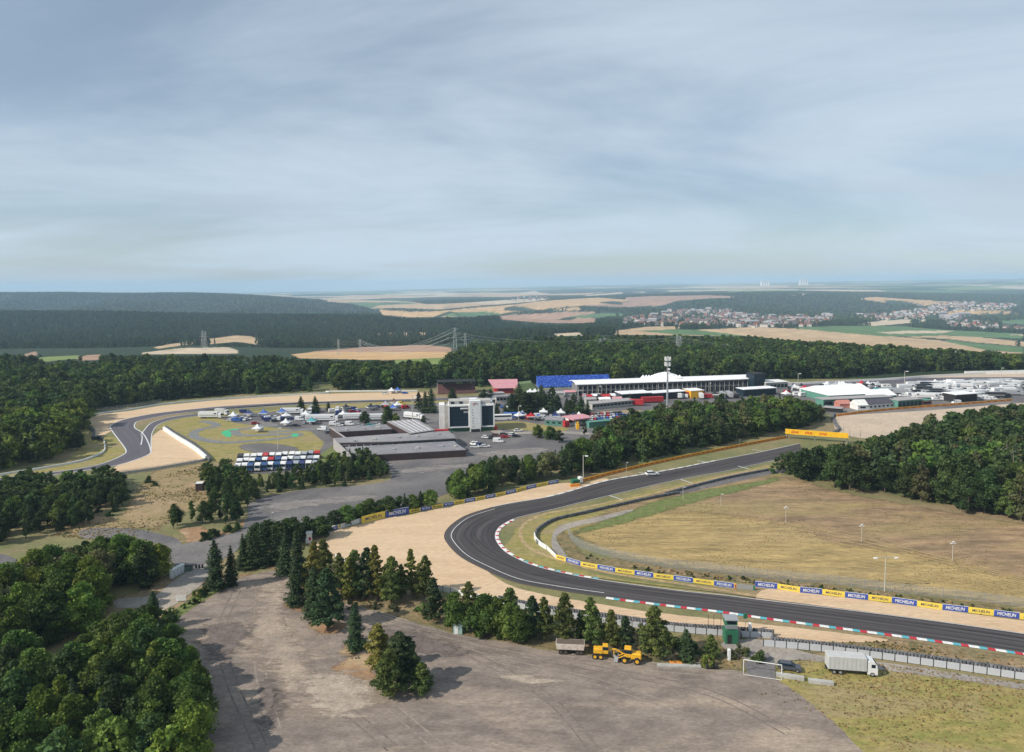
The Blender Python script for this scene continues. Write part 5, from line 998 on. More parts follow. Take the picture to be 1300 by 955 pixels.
# fuel station and sheds
t = flat('filling_station', 'petrol station with red and pale pink canopy edge among the parked cars', (722, 541), (748, 538), 7, 4.2, m_wall, m_rose, 4)
MB().box((6, -2.8, 4.3), (12, 5, .7), m_rose).build('canopy', t); MB().box((2, -4, 2), (.3, .3, 4), m_white).build('column', t); MB().box((10, -4, 2), (.3, .3, 4), m_white).build('column', t); MB().box((-2.6, -1.5, 2.0), (3.0, 2.5, 3.0), m_red).build('kiosk', t)
gable('shed', 'green-grey shed with low pitched roof left of the petrol station', 'shed', (692, 540), (714, 541), 9, 3, 1.4, m_greenb, m_roofgrey, wins=3)
t = thing('inflatable_figure', 'bright yellow advertising column in front of the petrol station', 'advertising column', G(733.5, 545, .1)); MB().bevbox((0, 0, 1.5), (1.9, 1.2, 3.0), m_machine, .3).build('base', t); MB().bevbox((0, 0, 3.6), (1.2, 1.0, 1.2), m_machine, .3).build('cap', t)
flat('hedge_wall', 'green screened enclosure right of the petrol station', (748, 544), (778, 541), 3, 3.2, m_greenb, m_greenb, 0, cat='enclosure')
flat('service_hut', 'tiny pale hut with brown roof among the trees of the middle wood', (930, 533), (939, 532.5), 5, 4, m_wall, m_brown, 1, cat='hut')
# paddock on the right
t = gable('marquee', 'huge white marquee with pitched roof in the right paddock', 'marquee', (1052, 511), (1112, 508), 30, 4.5, 4.5, m_greenb, m_canvas)
t = gable('marquee', 'smaller white marquee joined to the right of the huge one', 'marquee', (1104, 510), (1138, 508.5), 18, 3.6, 3, m_greenb, m_canvas)
flat('garage_row', 'long grey-green garages below the white marquees', (1045, 516), (1132, 512), 8, 4.2, m_greenb, m_fascia, 7, .5, .45)
gable('club_house', 'white house with dark pitched roof at the gravel edge', 'building', (1103, 520.5), (1140, 517.5), 9, 3.2, 2.6, m_wall, M('dark_tiles', (.085, .08, .10), scale=.8), wins=7)
gable('porch_house', 'small white gabled house left of the long white one', 'house', (1089, 521), (1102, 520.5), 8, 3.0, 3.0, m_wall, m_wall, wins=1)
flat('green_pavilion', 'green pavilion with pale roof at the edge of the right paddock', (1140, 519), (1170, 516.5), 9, 5.0, m_greenb, m_fascia, 6, .6, .5)
flat('green_annex', 'narrow green-brown annex right of the green pavilion', (1171, 516.5), (1183, 515.5), 7, 3.8, m_hut, m_greenb, 1)
flat('carport', 'dark open carport below the grey-green garages', (1046, 522.5), (1068, 524.5), 5, 2.6, m_black, m_fascia, 0, cat='carport')
gable('awning', 'reddish awning over the path below the garages', 'awning', (1066, 518.5), (1080, 518), 6, 2.8, 2, m_hut, m_hut)
flat('hospitality_unit', 'black and magenta hospitality awning with a flat pale roof in the right paddock', (1213, 511.5), (1240, 509.5), 10, 5.2, m_black, m_canvas, 0)
flat('hospitality_unit', 'white and red hospitality unit in the middle paddock', (790, 511), (826, 509), 12, 5.5, m_glass, m_canvas, 6)
flat('hospitality_unit', 'pale hospitality unit with yellow strip behind the middle wood', (877, 506), (893, 505), 10, 5.2, m_machine, m_canvas, 0)
flat('hospitality_unit', 'long white hospitality unit near the telecom mast', (828, 508.5), (870, 505.5), 9, 4.8, m_black, m_canvas, 5)
flat('hospitality_unit', 'white hospitality unit in front of the control tower', (944, 504), (985, 501.5), 9, 5.0, m_glass, m_canvas, 6)
t = thing('red_trailer_row', 'bright red articulated trailer at the left of the red row', 'lorry', G(808, 515), R(-12)); MB().bevbox((0, 0, 2.5), (9, 2.6, 3.4), m_red, .08).build('body', t); MB().box((0, 0, .7), (6, 1.6, .6), m_black).build('chassis', t)
t = thing('red_trailer_row', 'bright red articulated trailer at the right of the red row', 'lorry', G(828, 511.5), R(10)); MB().bevbox((0, 0, 2.5), (15, 2.6, 3.2), m_red, .08).build('body', t); MB().box((0, 0, .7), (11, 1.6, .6), m_black).build('chassis', t)
for i, (x0, y0, x1, y1, c_, w_) in enumerate(((741, 509.5, 752, 510.5, m_red, 'red'), (752, 508.5, 763, 509.5, m_canvas, 'white'), (763, 509, 775, 510.5, m_red, 'red'), (776, 508, 787, 509.5, m_canvas, 'white'), (744, 513, 757, 513.6, m_fascia, 'pale grey'), (762, 513, 775, 513.4, m_canvas, 'white'), (780, 512.5, 790, 512.6, m_rose, 'pink'), (700, 505, 716, 504.2, m_fascia, 'pale grey'), (718, 503.5, 731, 503, m_rose, 'pink'))):
    gable('team_awning', '%s team awning before the pit building, %s from the left' % (w_, ORD[i]), 'awning', (x0, y0), (x1, y0 - .4), 5, 3.0, 1.2, m_concrete, c_)
flat('paddock_shed', 'long pale shed with open front behind the old grandstand', (612, 507), (640, 505.5), 6, 3.5, m_concrete, m_fascia, 5)
flat('paddock_shed', 'white flat-roofed cabin row behind the office block', (585, 513.5), (606, 513), 5, 3.2, m_wall, m_canvas, 4)
flat('paddock_shed', 'grey stepped sheds between the office block and the red stand', (630, 512), (652, 511), 7, 4.2, m_concrete, m_roofgrey, 5)
# telecom mast
t = thing('telecom_mast', 'tall pale telecom mast with antenna rings above the middle wood', 'mast', G(847, 527)); mh = px_height(847, 527, 452)
mb = MB().tube((0, 0, 0), (0, 0, mh), .7, m_steel, 10, .38).build('mast_tube', t)
for z in (mh - 1, mh - 4.2):
    MB().tube((0, 0, z - 2.0), (0, 0, z - 1.8), 1.6, m_steel, 12).build('platform', t)
    for i in range(6):
        a = 2 * math.pi * i / 6; MB().box((1.75 * math.cos(a), 1.75 * math.sin(a), z - .6), (.4, .4, 2.3), m_white, a).build('antenna', t)
for z in (mh - 8, mh - 10): MB().tube((.5, -.4, z), (1.2, -1.0, z), .55, m_white, 10).build('dish', t)
# lamp posts
def lamp(h, double=False, quad=False):
    def f():
        t = thing('lamp_post', None, 'lamp post'); MB().tube((0, 0, 0), (0, 0, h), .14, m_lamp, 8, .09).build('pole', t)
        w = 2.6 if double else 1.0
        MB().tube((-w if double else 0, 0, h - .1), (w, 0, h - .1), .07, m_lamp, 6).build('arm', t)
        for x in ((-w, w) if double else (w,)) if not quad else (-.7, .7): MB().bevbox((x, -.1, h - .25), (.9, .5, .3), m_white, .06).build('lamp_head', t)
        if quad: MB().bevbox((0, -.3, h + .45), (.8, .5, .4), m_white, .06).build('lamp_head', t)
        return t
    return f
m_lamp = M('pale_pole', (.50, .48, .42), (.42, .40, .35), rough=.7, scale=1)
LAMP_S, LAMP_D, LAMP_Q = Proto(lamp(8)), Proto(lamp(9, True)), Proto(lamp(8, False, True))
def lampat(P, x, yb, yt, nominal, lab, rz=0, g=None):
    h = px_height(x, yb, yt); return P.put(G(x, yb), R(rz), lab, g, scale=h / nominal)
lampat(LAMP_D, 1123, 751, 707, 9, 'lamp post with a wide double arm right behind the wire fence')
lampat(LAMP_Q, 1209, 712, 689, 8, 'pale lamp post in the dry field, rightmost of the three'); lampat(LAMP_Q, 1093.5, 688, 667, 8, 'pale lamp post in the dry field, middle of the three'); lampat(LAMP_Q, 997.5, 664, 644, 8, 'pale lamp post in the dry field, leftmost of the three')
lampat(LAMP_S, 1296, 661, 641, 8, 'lamp post at the edge of the right wood'); lampat(LAMP_S, 915, 643, 627, 8, 'lone short post in the infield near the service road'); lampat(LAMP_S, 867, 634, 618, 8, 'thin post beside the tyre wall of the straight')
lampat(LAMP_S, 740.5, 611, 578, 8, 'lamp post beside the recovery truck'); lampat(LAMP_S, 795, 600, 587, 8, 'short camera post with a white head behind the orange boards'); lampat(LAMP_S, 939, 566, 558, 8, 'short post with a white head near the far end of the orange boards')
lampat(LAMP_S, 345, 665, 650, 8, 'lamp post at the left end of the large car park'); lampat(LAMP_S, 353, 571, 543, 8, 'lamp post in the kart infield grass', 20); lampat(LAMP_S, 524, 536, 503, 8, 'lamp post behind the diagonal hall'); lampat(LAMP_S, 658.5, 534, 515, 8, 'lamp post in front of the blue coach')
lampat(LAMP_S, 1148, 494, 471, 8, 'floodlight post by the far right straight, second from the left'); lampat(LAMP_S, 1013, 493, 474, 8, 'floodlight post by the far right straight, leftmost'); lampat(LAMP_S, 1271, 480, 467, 8, 'floodlight post by the far right straight, third from the left')
lampat(LAMP_S, 46, 587, 576, 8, 'lamp post by the far left corner of the track'); lampat(LAMP_S, 109, 668, 659, 8, 'twin-headed camera post at the foot of the left hillside'); lampat(LAMP_S, 419, 503, 494, 8, 'thin post at the back of the far gravel')
lampat(LAMP_S, 760, 507, 490, 8, 'floodlight post in front of the pit building'); lampat(LAMP_S, 900, 500, 486, 8, 'floodlight post before the right half of the pit building')

# ---------------------------------------------------------------- parked vehicles
cols = [CWH, CWH, CWH, CGR, CDK, CBL, CRED, CNV]; names = {CWH: 'white', CGR: 'grey', CDK: 'black', CBL: 'blue', CRED: 'red', CNV: 'navy', CYE: 'yellow', COR: 'orange', CTE: 'teal', CBR: 'brown'}
rows = [[CWH, CWH, CBL, CWH, CBL, CWH, CBL, CWH, CNV, CWH, CNV, CWH, CWH], [CWH, CWH, CWH, CBL, CWH, CRED, CBL, CWH, CWH, CRED, CWH, CWH, CWH], [CDK, CWH, CWH, CWH, CRED, CWH, CWH, CWH, CWH, CWH, CGR, CNV, CRED]]
for r_, cs in enumerate(rows):
    for i, c in enumerate(cs):
        x = 303 + i * 8.1 + (0, 1.5, 3)[r_]; y = (599.0, 592.5, 586.5)[r_] - i * .33
        c_ = {CBL: c4(.03, .08, .22)}.get(c, c) if random.random() > .15 else c4(.30, .33, .38)
        put(TRACTOR, x + random.uniform(-.7, .7), y + random.uniform(-.4, .4), -90 + random.uniform(-4, 4), '%s lorry cab parked in the %s row, %s from the left' % ('grey' if c_ not in (c, c4(.03, .08, .22)) else names[c], ('front', 'middle', 'back')[r_], ORD[i]), c_, 'lorry cabs parked in three rows')
VL = [  # proto, x, y, heading, colour, label
 (VAN, 632.5, 562, -6, CWH, 'white van parked at the right edge of the car park'), (CAR, 617, 556.5, -12, CWH, 'white car left of the white van'), (CAR, 623, 556.5, 80, CDK, 'black car just right of the white car by the verge'),
 (CAR, 617.0 - 14, 568.5, -4, CWH, 'white car alone in front of the car row'),
 (CAR, 602, 564, 50, CWH, 'white car at the left of the slanted row'), (CAR, 606, 564.5, 50, CWH, 'second white car of the slanted row'), (CAR, 610, 565.5, 50, CNV, 'navy car of the slanted row'), (CAR, 616, 568, 5, CWH, 'white car at the right end of the slanted row'),
 (CAR, 576, 566, -30, CWH, 'pale car beside the halls, upper one'), (CAR, 580, 568.5, -30, CWH, 'pale car beside the halls, middle one'), (CAR, 584, 570.5, -30, CGR, 'grey car beside the halls, lower one'), (CAR, 588, 572, -10, CDK, 'black car at the corner of the halls'),
 (CAR, 630, 554, 0, CBR, 'dark red car near the office tower, left one'), (CAR, 640, 553, 0, CDK, 'dark car near the office tower, middle one'), (CAR, 641, 556, 10, CRED, 'red car near the office tower, lower one'), (CAR, 651, 553, -5, CWH, 'white car near the grass verge'), (CAR, 655, 555, 5, CDK, 'black car near the grass verge'), (CAR, 658, 548, 10, CWH, 'white car above the black one'),
 (COACH, 652, 531, 3, CBL, 'blue coach parked behind the grass verge'), (COACH, 637, 533.5, 8, CWH, 'white coach left of the blue coach'),
 (TRAILER, 265, 531, -3, CWH, 'white transporter at the left end of the kart paddock'), (TRUCK, 286, 527, -20, CWH, 'white lorry behind the kart track'), (VAN, 300, 535, 5, CBL, 'blue van in the kart paddock, left one'), (CAR, 308, 534, 5, CBL, 'blue car in the kart paddock'), (CAR, 314, 533, 5, CWH, 'white car in the kart paddock'), (VAN, 310, 524.5, 0, CNV, 'navy van near the far straight'),
 (VAN, 341, 535, 10, CNV, 'navy van in the middle of the kart paddock'), (CAR, 348, 535, 0, CGR, 'grey car in the middle of the kart paddock'), (TENT, 358, 527, 0, CBL, 'blue canopy tent in the kart paddock'), (TRAILER, 369, 526, 0, CWH, 'white trailer beside the blue canopy tent'), (CAR, 372, 533, 0, CNV, 'navy car in the kart paddock'), (VAN, 380, 534, 0, CWH, 'white van in the kart paddock'),
 (TENT, 327, 548.5, 0, CWH, 'white tent inside the kart loop'), (TENT, 363, 541, 0, CWH, 'small white tent at the kart paddock edge'), (CAR, 376, 541.5, 5, CDK, 'black car at the kart paddock edge'), (TENT, 396, 539, 0, CTE, 'teal tent at the kart paddock edge'),
 (TRAILER, 401, 535, 3, CWH, 'white transporter left in the camp behind the halls'), (TRAILER, 412, 535, 0, CWH, 'white transporter right in the camp behind the halls'), (TRUCK, 428, 526, -80, CWH, 'big white lorry facing the camera behind the halls'), (TRUCK, 394, 524.5, -85, CWH, 'white lorry beside the two dark spruces'),
 (VAN, 409, 546.5, 170, CWH, 'white van left of the halls'), (CAR, 418, 550.5, 175, CDK, 'black car left of the halls'), (CAR, 416, 547.5, 175, CGR, 'grey car left of the halls'),
 (VAN, 424, 540, 0, CWH, 'white van behind the back hall, first'), (CAR, 431, 541, 0, CWH, 'white car behind the back hall'), (CAR, 437, 540, 0, CDK, 'black car behind the back hall'), (VAN, 444, 540, 0, CWH, 'white van behind the back hall, second'), (CAR, 456, 541, 0, CGR, 'grey car behind the back hall'), (CAR, 470, 541, 0, CTE, 'teal car behind the back hall'), (CAR, 478, 540, 0, CWH, 'white car at the right behind the back hall'),
 (TRAILER, 449, 533, 5, CWH, 'white transporter left of the round bush'), (TRAILER, 476, 534, 5, CWH, 'white transporter hidden behind the round bush'), (TRAILER, 524, 532, -32, CWH, 'long white transporter behind the diagonal hall'), (CAR, 437, 521, 0, CWH, 'white car by the far camp'), (VAN, 449, 521, 0, CNV, 'navy van by the far camp'), (CAR, 444, 521.5, 0, CWH, 'white car beside the navy van'),
 (VAN, 508, 514, 0, CYE, 'yellow van near the far straight'), (TENT, 500, 514, 0, CBR, 'brown canopy beside the yellow van'), (TENT, 497, 499.5, 0, CWH, 'white tent behind the far gravel'), (TENT, 505, 499, 0, CBL, 'blue tent behind the far gravel'), (CAR, 489, 500.5, 0, CWH, 'white car behind the far gravel'), (CAR, 514, 500, 0, CBL, 'blue car behind the far gravel'),
 (VAN, 55 + 26, 567, 10, CBL, 'blue van at the edge of the left wood'), (CAR, 86, 568.5, 10, CDK, 'dark car beside the blue van at the left wood'), (VAN, 124, 559, 5, CDK, 'dark van by the marshal post of the left gravel'),
 (TENT, 690, 527, 0, CWH, 'white pointed tent among the dark spruces, left one'), (TENT, 712, 528, 0, CWH, 'white pointed tent among the dark spruces, right one'), (TENT, 665, 505, 0, CWH, 'white tent at the top of the spectator bank'), (TENT, 673, 501, 0, CWH, 'white tent right of the spectator bank, first'), (TENT, 679, 501, 0, CWH, 'white tent right of the spectator bank, second'), (TENT, 684, 501, 0, CWH, 'white tent right of the spectator bank, third'),
 (TENT, 674, 533, 0, CRED, 'red kiosk tent near the blue coach'), (VAN, 690, 532, 10, CWH, 'white van above the green shed'), (CAR, 700, 533.5, 0, CDK, 'black car above the green shed'), (CAR, 684, 534.5, 0, CDK, 'black car near the red kiosk'),
 (COACH, 1120, 499, 0, CTE, 'teal coach in the right paddock'), (TRUCK, 1130, 500, 0, CRED, 'red lorry in the right paddock'), (TRUCK, 1005, 492, 0, CNV, 'navy and white lorry left of the marquee'), (TENT, 1187, 489, 0, CWH, 'white tent at the back of the right paddock, left one'), (TENT, 1206, 489, 0, CWH, 'white tent at the back of the right paddock, right one'), (VAN, 1214, 512.5, 185, CWH, 'white van in front of the black hospitality awning'),
]
for P_, x, y, rz, c, lab in VL: put(P_, x, y, rz, lab, c)
# car park between the petrol station and the pits
for i in range(34):
    x = 752 + (i % 12) * 3.9 + random.uniform(-.8, .8); y = 533.5 - (i // 12) * 3.0 - (x - 752) * .07; c = random.choice([CWH, CGR, CDK, CRED, CGR, CBR, CBL]); put(CAR, x, y, random.choice((80, 75, 100)), 'parked car in the busy car park behind the petrol station', c, 'cars behind the petrol station')
for i in range(30):
    x = random.uniform(420, 520); y = random.uniform(515, 531); P_ = random.choice([VAN, CAR, CAR, MOTORHOME, TENT]); c = random.choice(cols)
    if 455 < x < 505 and y > 522: continue
    put(P_, x, y, random.choice((0, 90, 30)), '%s %s on the paved ground between the halls and far straight' % (names[c], {VAN: 'van', TENT: 'tent', CAR: 'car', MOTORHOME: 'motorhome'}[P_]), c, 'camp behind the halls')
for i in range(26):
    x = random.uniform(595, 735); y = random.uniform(510, 519) if x < 655 else random.uniform(529, 533.5); P_ = random.choice([VAN, CAR, CAR, TENT]); c = random.choice(cols)
    put(P_, x, y, random.choice((0, 90, 30)), '%s %s in the fan area round the dark conifers' % (names[c], {VAN: 'van', TENT: 'tent', CAR: 'car'}[P_]), c, 'fan area by the conifers')
# crowded right paddock
for y, n, x0, x1 in ((489, 12, 1172, 1285), (491.5, 14, 1158, 1290), (494.5, 14, 1150, 1290), (497.5, 14, 1140, 1292), (500.5, 14, 1138, 1290), (503.5, 12, 1145, 1284), (506.5, 10, 1172, 1275), (509, 7, 1190, 1262)):
    for i in range(n):
        x = x0 + (x1 - x0) * (i + random.uniform(-.25, .25)) / (n - 1); P_ = random.choice([TRAILER, TRAILER, MOTORHOME, MOTORHOME, VAN]); c = random.choice([CWH, CWH, CWH, CWH, CWH, CGR, CWH, CDK])
        put(P_, x, y - (x - 1150) * .012, random.choice((0, 5, -8, 165, 172, 12)), '%s %s in the crowded right paddock' % (names[c], {TRAILER: 'transporter', MOTORHOME: 'motorhome', VAN: 'van'}[P_]), c, 'vehicles crowded in the right paddock')
for i in range(44):
    x = 1000 + random.uniform(-8, 130); y = 489.5 + random.uniform(0, 8) if x > 1060 else 493 + random.uniform(0, 12)
    if 1038 < x < 1145 and y > 494: y = 491.5
    P_ = random.choice([MOTORHOME, VAN, TENT, CAR]); c = random.choice([CWH, CWH, CWH, CRED, CGR, CDK]); put(P_, x, y, random.choice((0, 90, 20)), '%s %s in the camp left of the white marquee' % (names[c], {MOTORHOME: 'motorhome', VAN: 'van', TENT: 'tent', CAR: 'car'}[P_]), c, 'vehicles and tents by the marquee')
for i in range(22):
    x = 742 + i * 9.2; y = 507.5 - (x - 742) * .022 + random.uniform(0, 1.5); P_ = random.choice([TRAILER, MOTORHOME, TENT]); c = random.choice([CWH, CWH, CRED, CDK, CGR, CWH])
    put(P_, x, y, random.choice((80, 85, 5)), '%s %s in the row before the pit building' % (names[c], {MOTORHOME: 'motorhome', TRAILER: 'transporter', TENT: 'tent'}[P_]), c, 'team vehicles before the pits')
for i in range(24):
    x = random.uniform(288, 412); y = random.uniform(529, 539) - (x - 300) * .01; P_ = random.choice([VAN, CAR, CAR, TENT]); c = random.choice(cols)
    put(P_, x, y, random.choice((0, 90, 30)), '%s %s in the camp beyond the kart track' % (names[c], {VAN: 'van', TENT: 'tent', CAR: 'car'}[P_]), c, 'camp beyond the kart track')

# ================================================================ TREES
def np_mesh(name, V, Fq, tint, mats, mi=None):
    me = bpy.data.meshes.new(name); V = np.asarray(V, np.float32); n = len(Fq)
    me.vertices.add(len(V)); me.vertices.foreach_set('co', V.ravel()); me.loops.add(n * 4); me.loops.foreach_set('vertex_index', np.asarray(Fq, np.int32).ravel())
    me.polygons.add(n); me.polygons.foreach_set('loop_start', np.arange(0, n * 4, 4, dtype=np.int32)); me.polygons.foreach_set('loop_total', np.full(n, 4, np.int32)); me.update(calc_edges=True)
    at = me.attributes.new('tint', 'FLOAT', 'FACE'); at.data.foreach_set('value', np.asarray(tint, np.float32))
    for m in mats: me.materials.append(m)
    if mi is not None: me.polygons.foreach_set('material_index', np.asarray(mi, np.int32))
    return me
def leaves(P, N, size, r, aspect=1.0):          # quads at P facing N
    n = len(P); N = N / (np.linalg.norm(N, axis=1, keepdims=True) + 1e-9); A = np.cross(N, r.normal(size=(n, 3))); A /= np.linalg.norm(A, axis=1, keepdims=True) + 1e-9; B = np.cross(N, A)
    s = (np.asarray(size) * np.ones(n))[:, None] * r.uniform(.65, 1.35, (n, 1)) * .5; bend = N * s * .35
    V = np.stack([P - A * s * aspect - bend, P - B * s, P + A * s * aspect - bend, P + B * s * .9 + bend], 1).reshape(-1, 3)
    return V, np.arange(n * 4).reshape(n, 4)
def core_sphere(c, rad, r):                     # small lumpy block of quads
    th = np.linspace(0, math.pi, 6); ph = np.linspace(0, 2 * math.pi, 9)[:-1]; V = []
    for a in th:
        for b in ph: k = r.uniform(.85, 1.1); V.append((c[0] + rad[0] * k * math.sin(a) * math.cos(b), c[1] + rad[1] * k * math.sin(a) * math.sin(b), c[2] + rad[2] * k * math.cos(a)))
    return np.array(V), np.array([(i * 8 + j, i * 8 + (j + 1) % 8, (i + 1) * 8 + (j + 1) % 8, (i + 1) * 8 + j) for i in range(5) for j in range(8)])
def join(parts):
    Vs, Fs, T, o = [], [], [], 0
    for V, F_, t in parts: Vs.append(V); Fs.append(F_ + o); T.append(t); o += len(V)
    return np.concatenate(Vs), np.concatenate(Fs), np.concatenate(T)
def crown_broad(seed, H=12, Rr=4.2, base=.2, nb=34, nl=125, ls=.50, narrow=1.0):
    r = np.random.default_rng(seed); parts = []
    for i in range(nb):
        if r.random() < .16: continue
        u = (i + .5) / nb; z = base + (1 - base) * u; prof = math.sin(math.pi * min(1, (u * .88 + .12))) ** .55 * (1 if u < .55 else 1 - (u - .55) * .55)
        a = r.uniform(0, 2 * math.pi); d = Rr * prof * r.uniform(.3, .86) * narrow; br = Rr * r.uniform(.22, .42) * (.8 + .35 * prof) * (narrow ** .5)
        c = np.array([d * math.cos(a), d * math.sin(a), z * H - br * .7]); rad = np.array([br, br, br * r.uniform(.7, .95)])
        v, f = core_sphere(c, rad * .68, r); parts.append((v, f, np.full(len(f), r.uniform(.15, .6))))
        D = r.normal(size=(nl, 3)); D[:, 2] += .35; D /= np.linalg.norm(D, axis=1, keepdims=True); P = c + D * rad * r.uniform(.68, 1.28, (nl, 1)); tb = r.uniform(.1, .9)
        v, f = leaves(P, D + r.normal(size=(nl, 3)) * .95, ls, r); parts.append((v, f, np.clip(tb + r.normal(size=nl) * .22, 0, 1)))
    return join(parts)
def trunk_broad(seed, H=12):
    r = random.Random(seed); mb = MB(); mb.tube((0, 0, -.3), (0, 0, H * .35), .24, m_bark, 7, .17).tube((0, 0, H * .35), (r.uniform(-.4, .4), r.uniform(-.4, .4), H * .78), .17, m_bark, 6, .05)
    for i in range(6): a = r.uniform(0, 6.28); z = H * r.uniform(.25, .55); mb.tube((0, 0, z), (2.4 * math.cos(a), 2.4 * math.sin(a), z + 2.2), .09, m_bark, 5, .03)
    return mb
def crown_spruce(seed, H=14, Rr=3.3, lay=17, ls=.40, base=.05, droop=.35, dens=1.15, power=.78, ragged=.32):
    r = np.random.default_rng(seed); parts = []
    for i in range(lay):
        u = i / lay; z = H * (base + (1 - base) * u); rad = Rr * (1 - u) ** power * r.uniform(1 - ragged, 1 + ragged * .5) + .12; nb = max(4, int((7 + 5 * (1 - u)) * dens)); a0 = r.uniform(0, 6.28)
        for b in range(nb):
            a = a0 + 6.283 * b / nb + r.uniform(-.25, .25); L = rad * r.uniform(.7, 1.12); m = max(3, int(L / ls * 3.4 * dens)); s = r.uniform(.12, 1, m) ** .8; w = (1 - s * .6) * L * .24
            x = s * L; off = r.normal(size=m) * w; P = np.stack([x * math.cos(a) - off * math.sin(a), x * math.sin(a) + off * math.cos(a), z - droop * x + .12 * L * s ** 3 + r.normal(size=m) * .1], 1)
            N = np.stack([np.full(m, math.cos(a) * .45), np.full(m, math.sin(a) * .45), np.ones(m)], 1) + r.normal(size=(m, 3)) * .4
            v, f = leaves(P, N, ls, r, 1.3); parts.append((v, f, np.clip(r.uniform(.0, .75) * .6 + s * .4 + r.normal(size=m) * .1, 0, 1)))
        if u < .92:
            v, f = core_sphere((0, 0, z), (rad * .34, rad * .34, H / lay * .9), r); parts.append((v, f, np.full(len(f), .2)))
    return join(parts)
def crown_pine(seed, H=12, Rr=3.5, nb=46, nl=60, ls=.36, base=.12):
    r = np.random.default_rng(seed); parts = []
    for i in range(nb):
        u = (i + r.uniform(0, 1)) / nb; z = H * (base + (1 - base) * u) - .25; rad = Rr * (1 - u) ** .72 * (.72 + .28 * math.sin(min(1, u * 4) * 1.57)); a = i * 2.4 + r.uniform(-.4, .4); d = rad * r.uniform(.4, 1.1)
        br = (.40 + .40 * (1 - u)) * r.uniform(.8, 1.2) * Rr / 3.2; c = np.array([d * math.cos(a), d * math.sin(a), z + .12 * d]); sc = np.array([br * 1.25, br * 1.25, br * .72])
        v, f = core_sphere(c, sc * .6, r); parts.append((v, f, np.full(len(f), r.uniform(.1, .5))))
        D = r.normal(size=(nl, 3)); D[:, 2] += .4; D /= np.linalg.norm(D, axis=1, keepdims=True); P = c + D * sc * r.uniform(.7, 1.15, (nl, 1))
        v, f = leaves(P, D + r.normal(size=(nl, 3)) * .6, ls, r, 1.4); parts.append((v, f, np.clip(r.uniform(.1, .9) + r.normal(size=nl) * .18, 0, 1)))
    for i in range(8):
        u = i / 8; v, f = core_sphere((0, 0, H * (base + (1 - base) * u) + .4), (Rr * .3 * (1 - u), Rr * .3 * (1 - u), H * .08), r); parts.append((v, f, np.full(len(f), .3)))
    return join(parts)
def trunk_straight(H, m=None): return MB().tube((0, 0, -.3), (0, 0, H * .96), H * .016, m or m_pbark, 7, .02)
F_DARK = foliage('leaf_dark', (.024, .052, .018), (.066, .108, .028)); F_MID = foliage('leaf_mid', (.045, .090, .018), (.135, .200, .038)); F_LIME = foliage('leaf_light', (.055, .105, .014), (.195, .245, .038), .35)
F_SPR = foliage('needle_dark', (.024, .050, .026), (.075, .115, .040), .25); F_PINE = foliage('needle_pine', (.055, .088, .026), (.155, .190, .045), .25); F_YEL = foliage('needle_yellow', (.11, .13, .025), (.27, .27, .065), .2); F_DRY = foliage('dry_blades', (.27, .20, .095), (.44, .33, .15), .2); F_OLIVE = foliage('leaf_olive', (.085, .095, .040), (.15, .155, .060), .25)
TP = {}
def proto(key, cr, tr, mat, H):
    V, Fq, T = cr; TP[key] = (np_mesh('crown', V, Fq, T, [mat]), tr.mesh('trunk'), H, V, Fq, T, mat)
proto('broad_a', crown_broad(1), trunk_broad(1), F_MID, 12); proto('broad_b', crown_broad(2, Rr=4.8), trunk_broad(2), F_MID, 12); proto('broad_c', crown_broad(3, Rr=3.8, nb=22), trunk_broad(3), F_DARK, 12)
proto('broad_d', crown_broad(4, Rr=4.4), trunk_broad(4), F_DARK, 12); proto('broad_e', crown_broad(5, Rr=4.2), trunk_broad(5), F_LIME, 12); proto('broad_f', crown_broad(6, Rr=3.4, narrow=.8), trunk_broad(6), F_LIME, 12)
proto('slim_a', crown_broad(7, Rr=2.6, narrow=.75, nb=22, nl=90), trunk_broad(7), F_MID, 12); proto('slim_b', crown_broad(8, Rr=2.4, narrow=.7, nb=20, nl=90), trunk_broad(8), F_DARK, 12); proto('broad_g', crown_broad(51, Rr=5.4, base=.3, nb=38, nl=120), trunk_broad(51), F_MID, 12); proto('broad_h', crown_broad(52, Rr=2.9, base=.1, nb=30, narrow=.9), trunk_broad(52), F_DARK, 12); proto('broad_i', crown_broad(53, Rr=4.6, base=.34, nb=24, nl=95), trunk_broad(53), F_OLIVE, 12)
proto('olive_a', crown_broad(9, Rr=3.6, nb=18, nl=60), trunk_broad(9), F_OLIVE, 12)
proto('spruce_a', crown_spruce(11), trunk_straight(14), F_SPR, 14); proto('spruce_b', crown_spruce(12, Rr=2.9, lay=16), trunk_straight(14), F_SPR, 14); proto('spruce_c', crown_spruce(13, Rr=4.0, lay=17, power=.66), trunk_straight(14), F_SPR, 14)
proto('pine_a', crown_pine(21), trunk_straight(12), F_PINE, 12); proto('pine_b', crown_pine(22, Rr=3.8), trunk_straight(12), F_PINE, 12); proto('pine_c', crown_pine(23, Rr=2.8), trunk_straight(12), F_SPR, 12); proto('yellow_a', crown_pine(24, Rr=2.4), trunk_straight(12), F_YEL, 12); proto('yellow_b', crown_pine(25, Rr=2.9), trunk_straight(12), F_YEL, 12)
def bush(seed, H=3, Rr=2.2): return crown_broad(seed, H=H, Rr=Rr, base=.1, nb=10, nl=60, ls=.38)
proto('bush_a', bush(31), MB().tube((0, 0, -.1), (0, 0, 1), .08, m_bark, 5), F_MID, 3); proto('bush_b', bush(32), MB().tube((0, 0, -.1), (0, 0, 1), .08, m_bark, 5), F_OLIVE, 3); proto('bush_c', bush(33), MB().tube((0, 0, -.1), (0, 0, 1), .08, m_bark, 5), F_DARK, 3)
trng = random.Random(99)
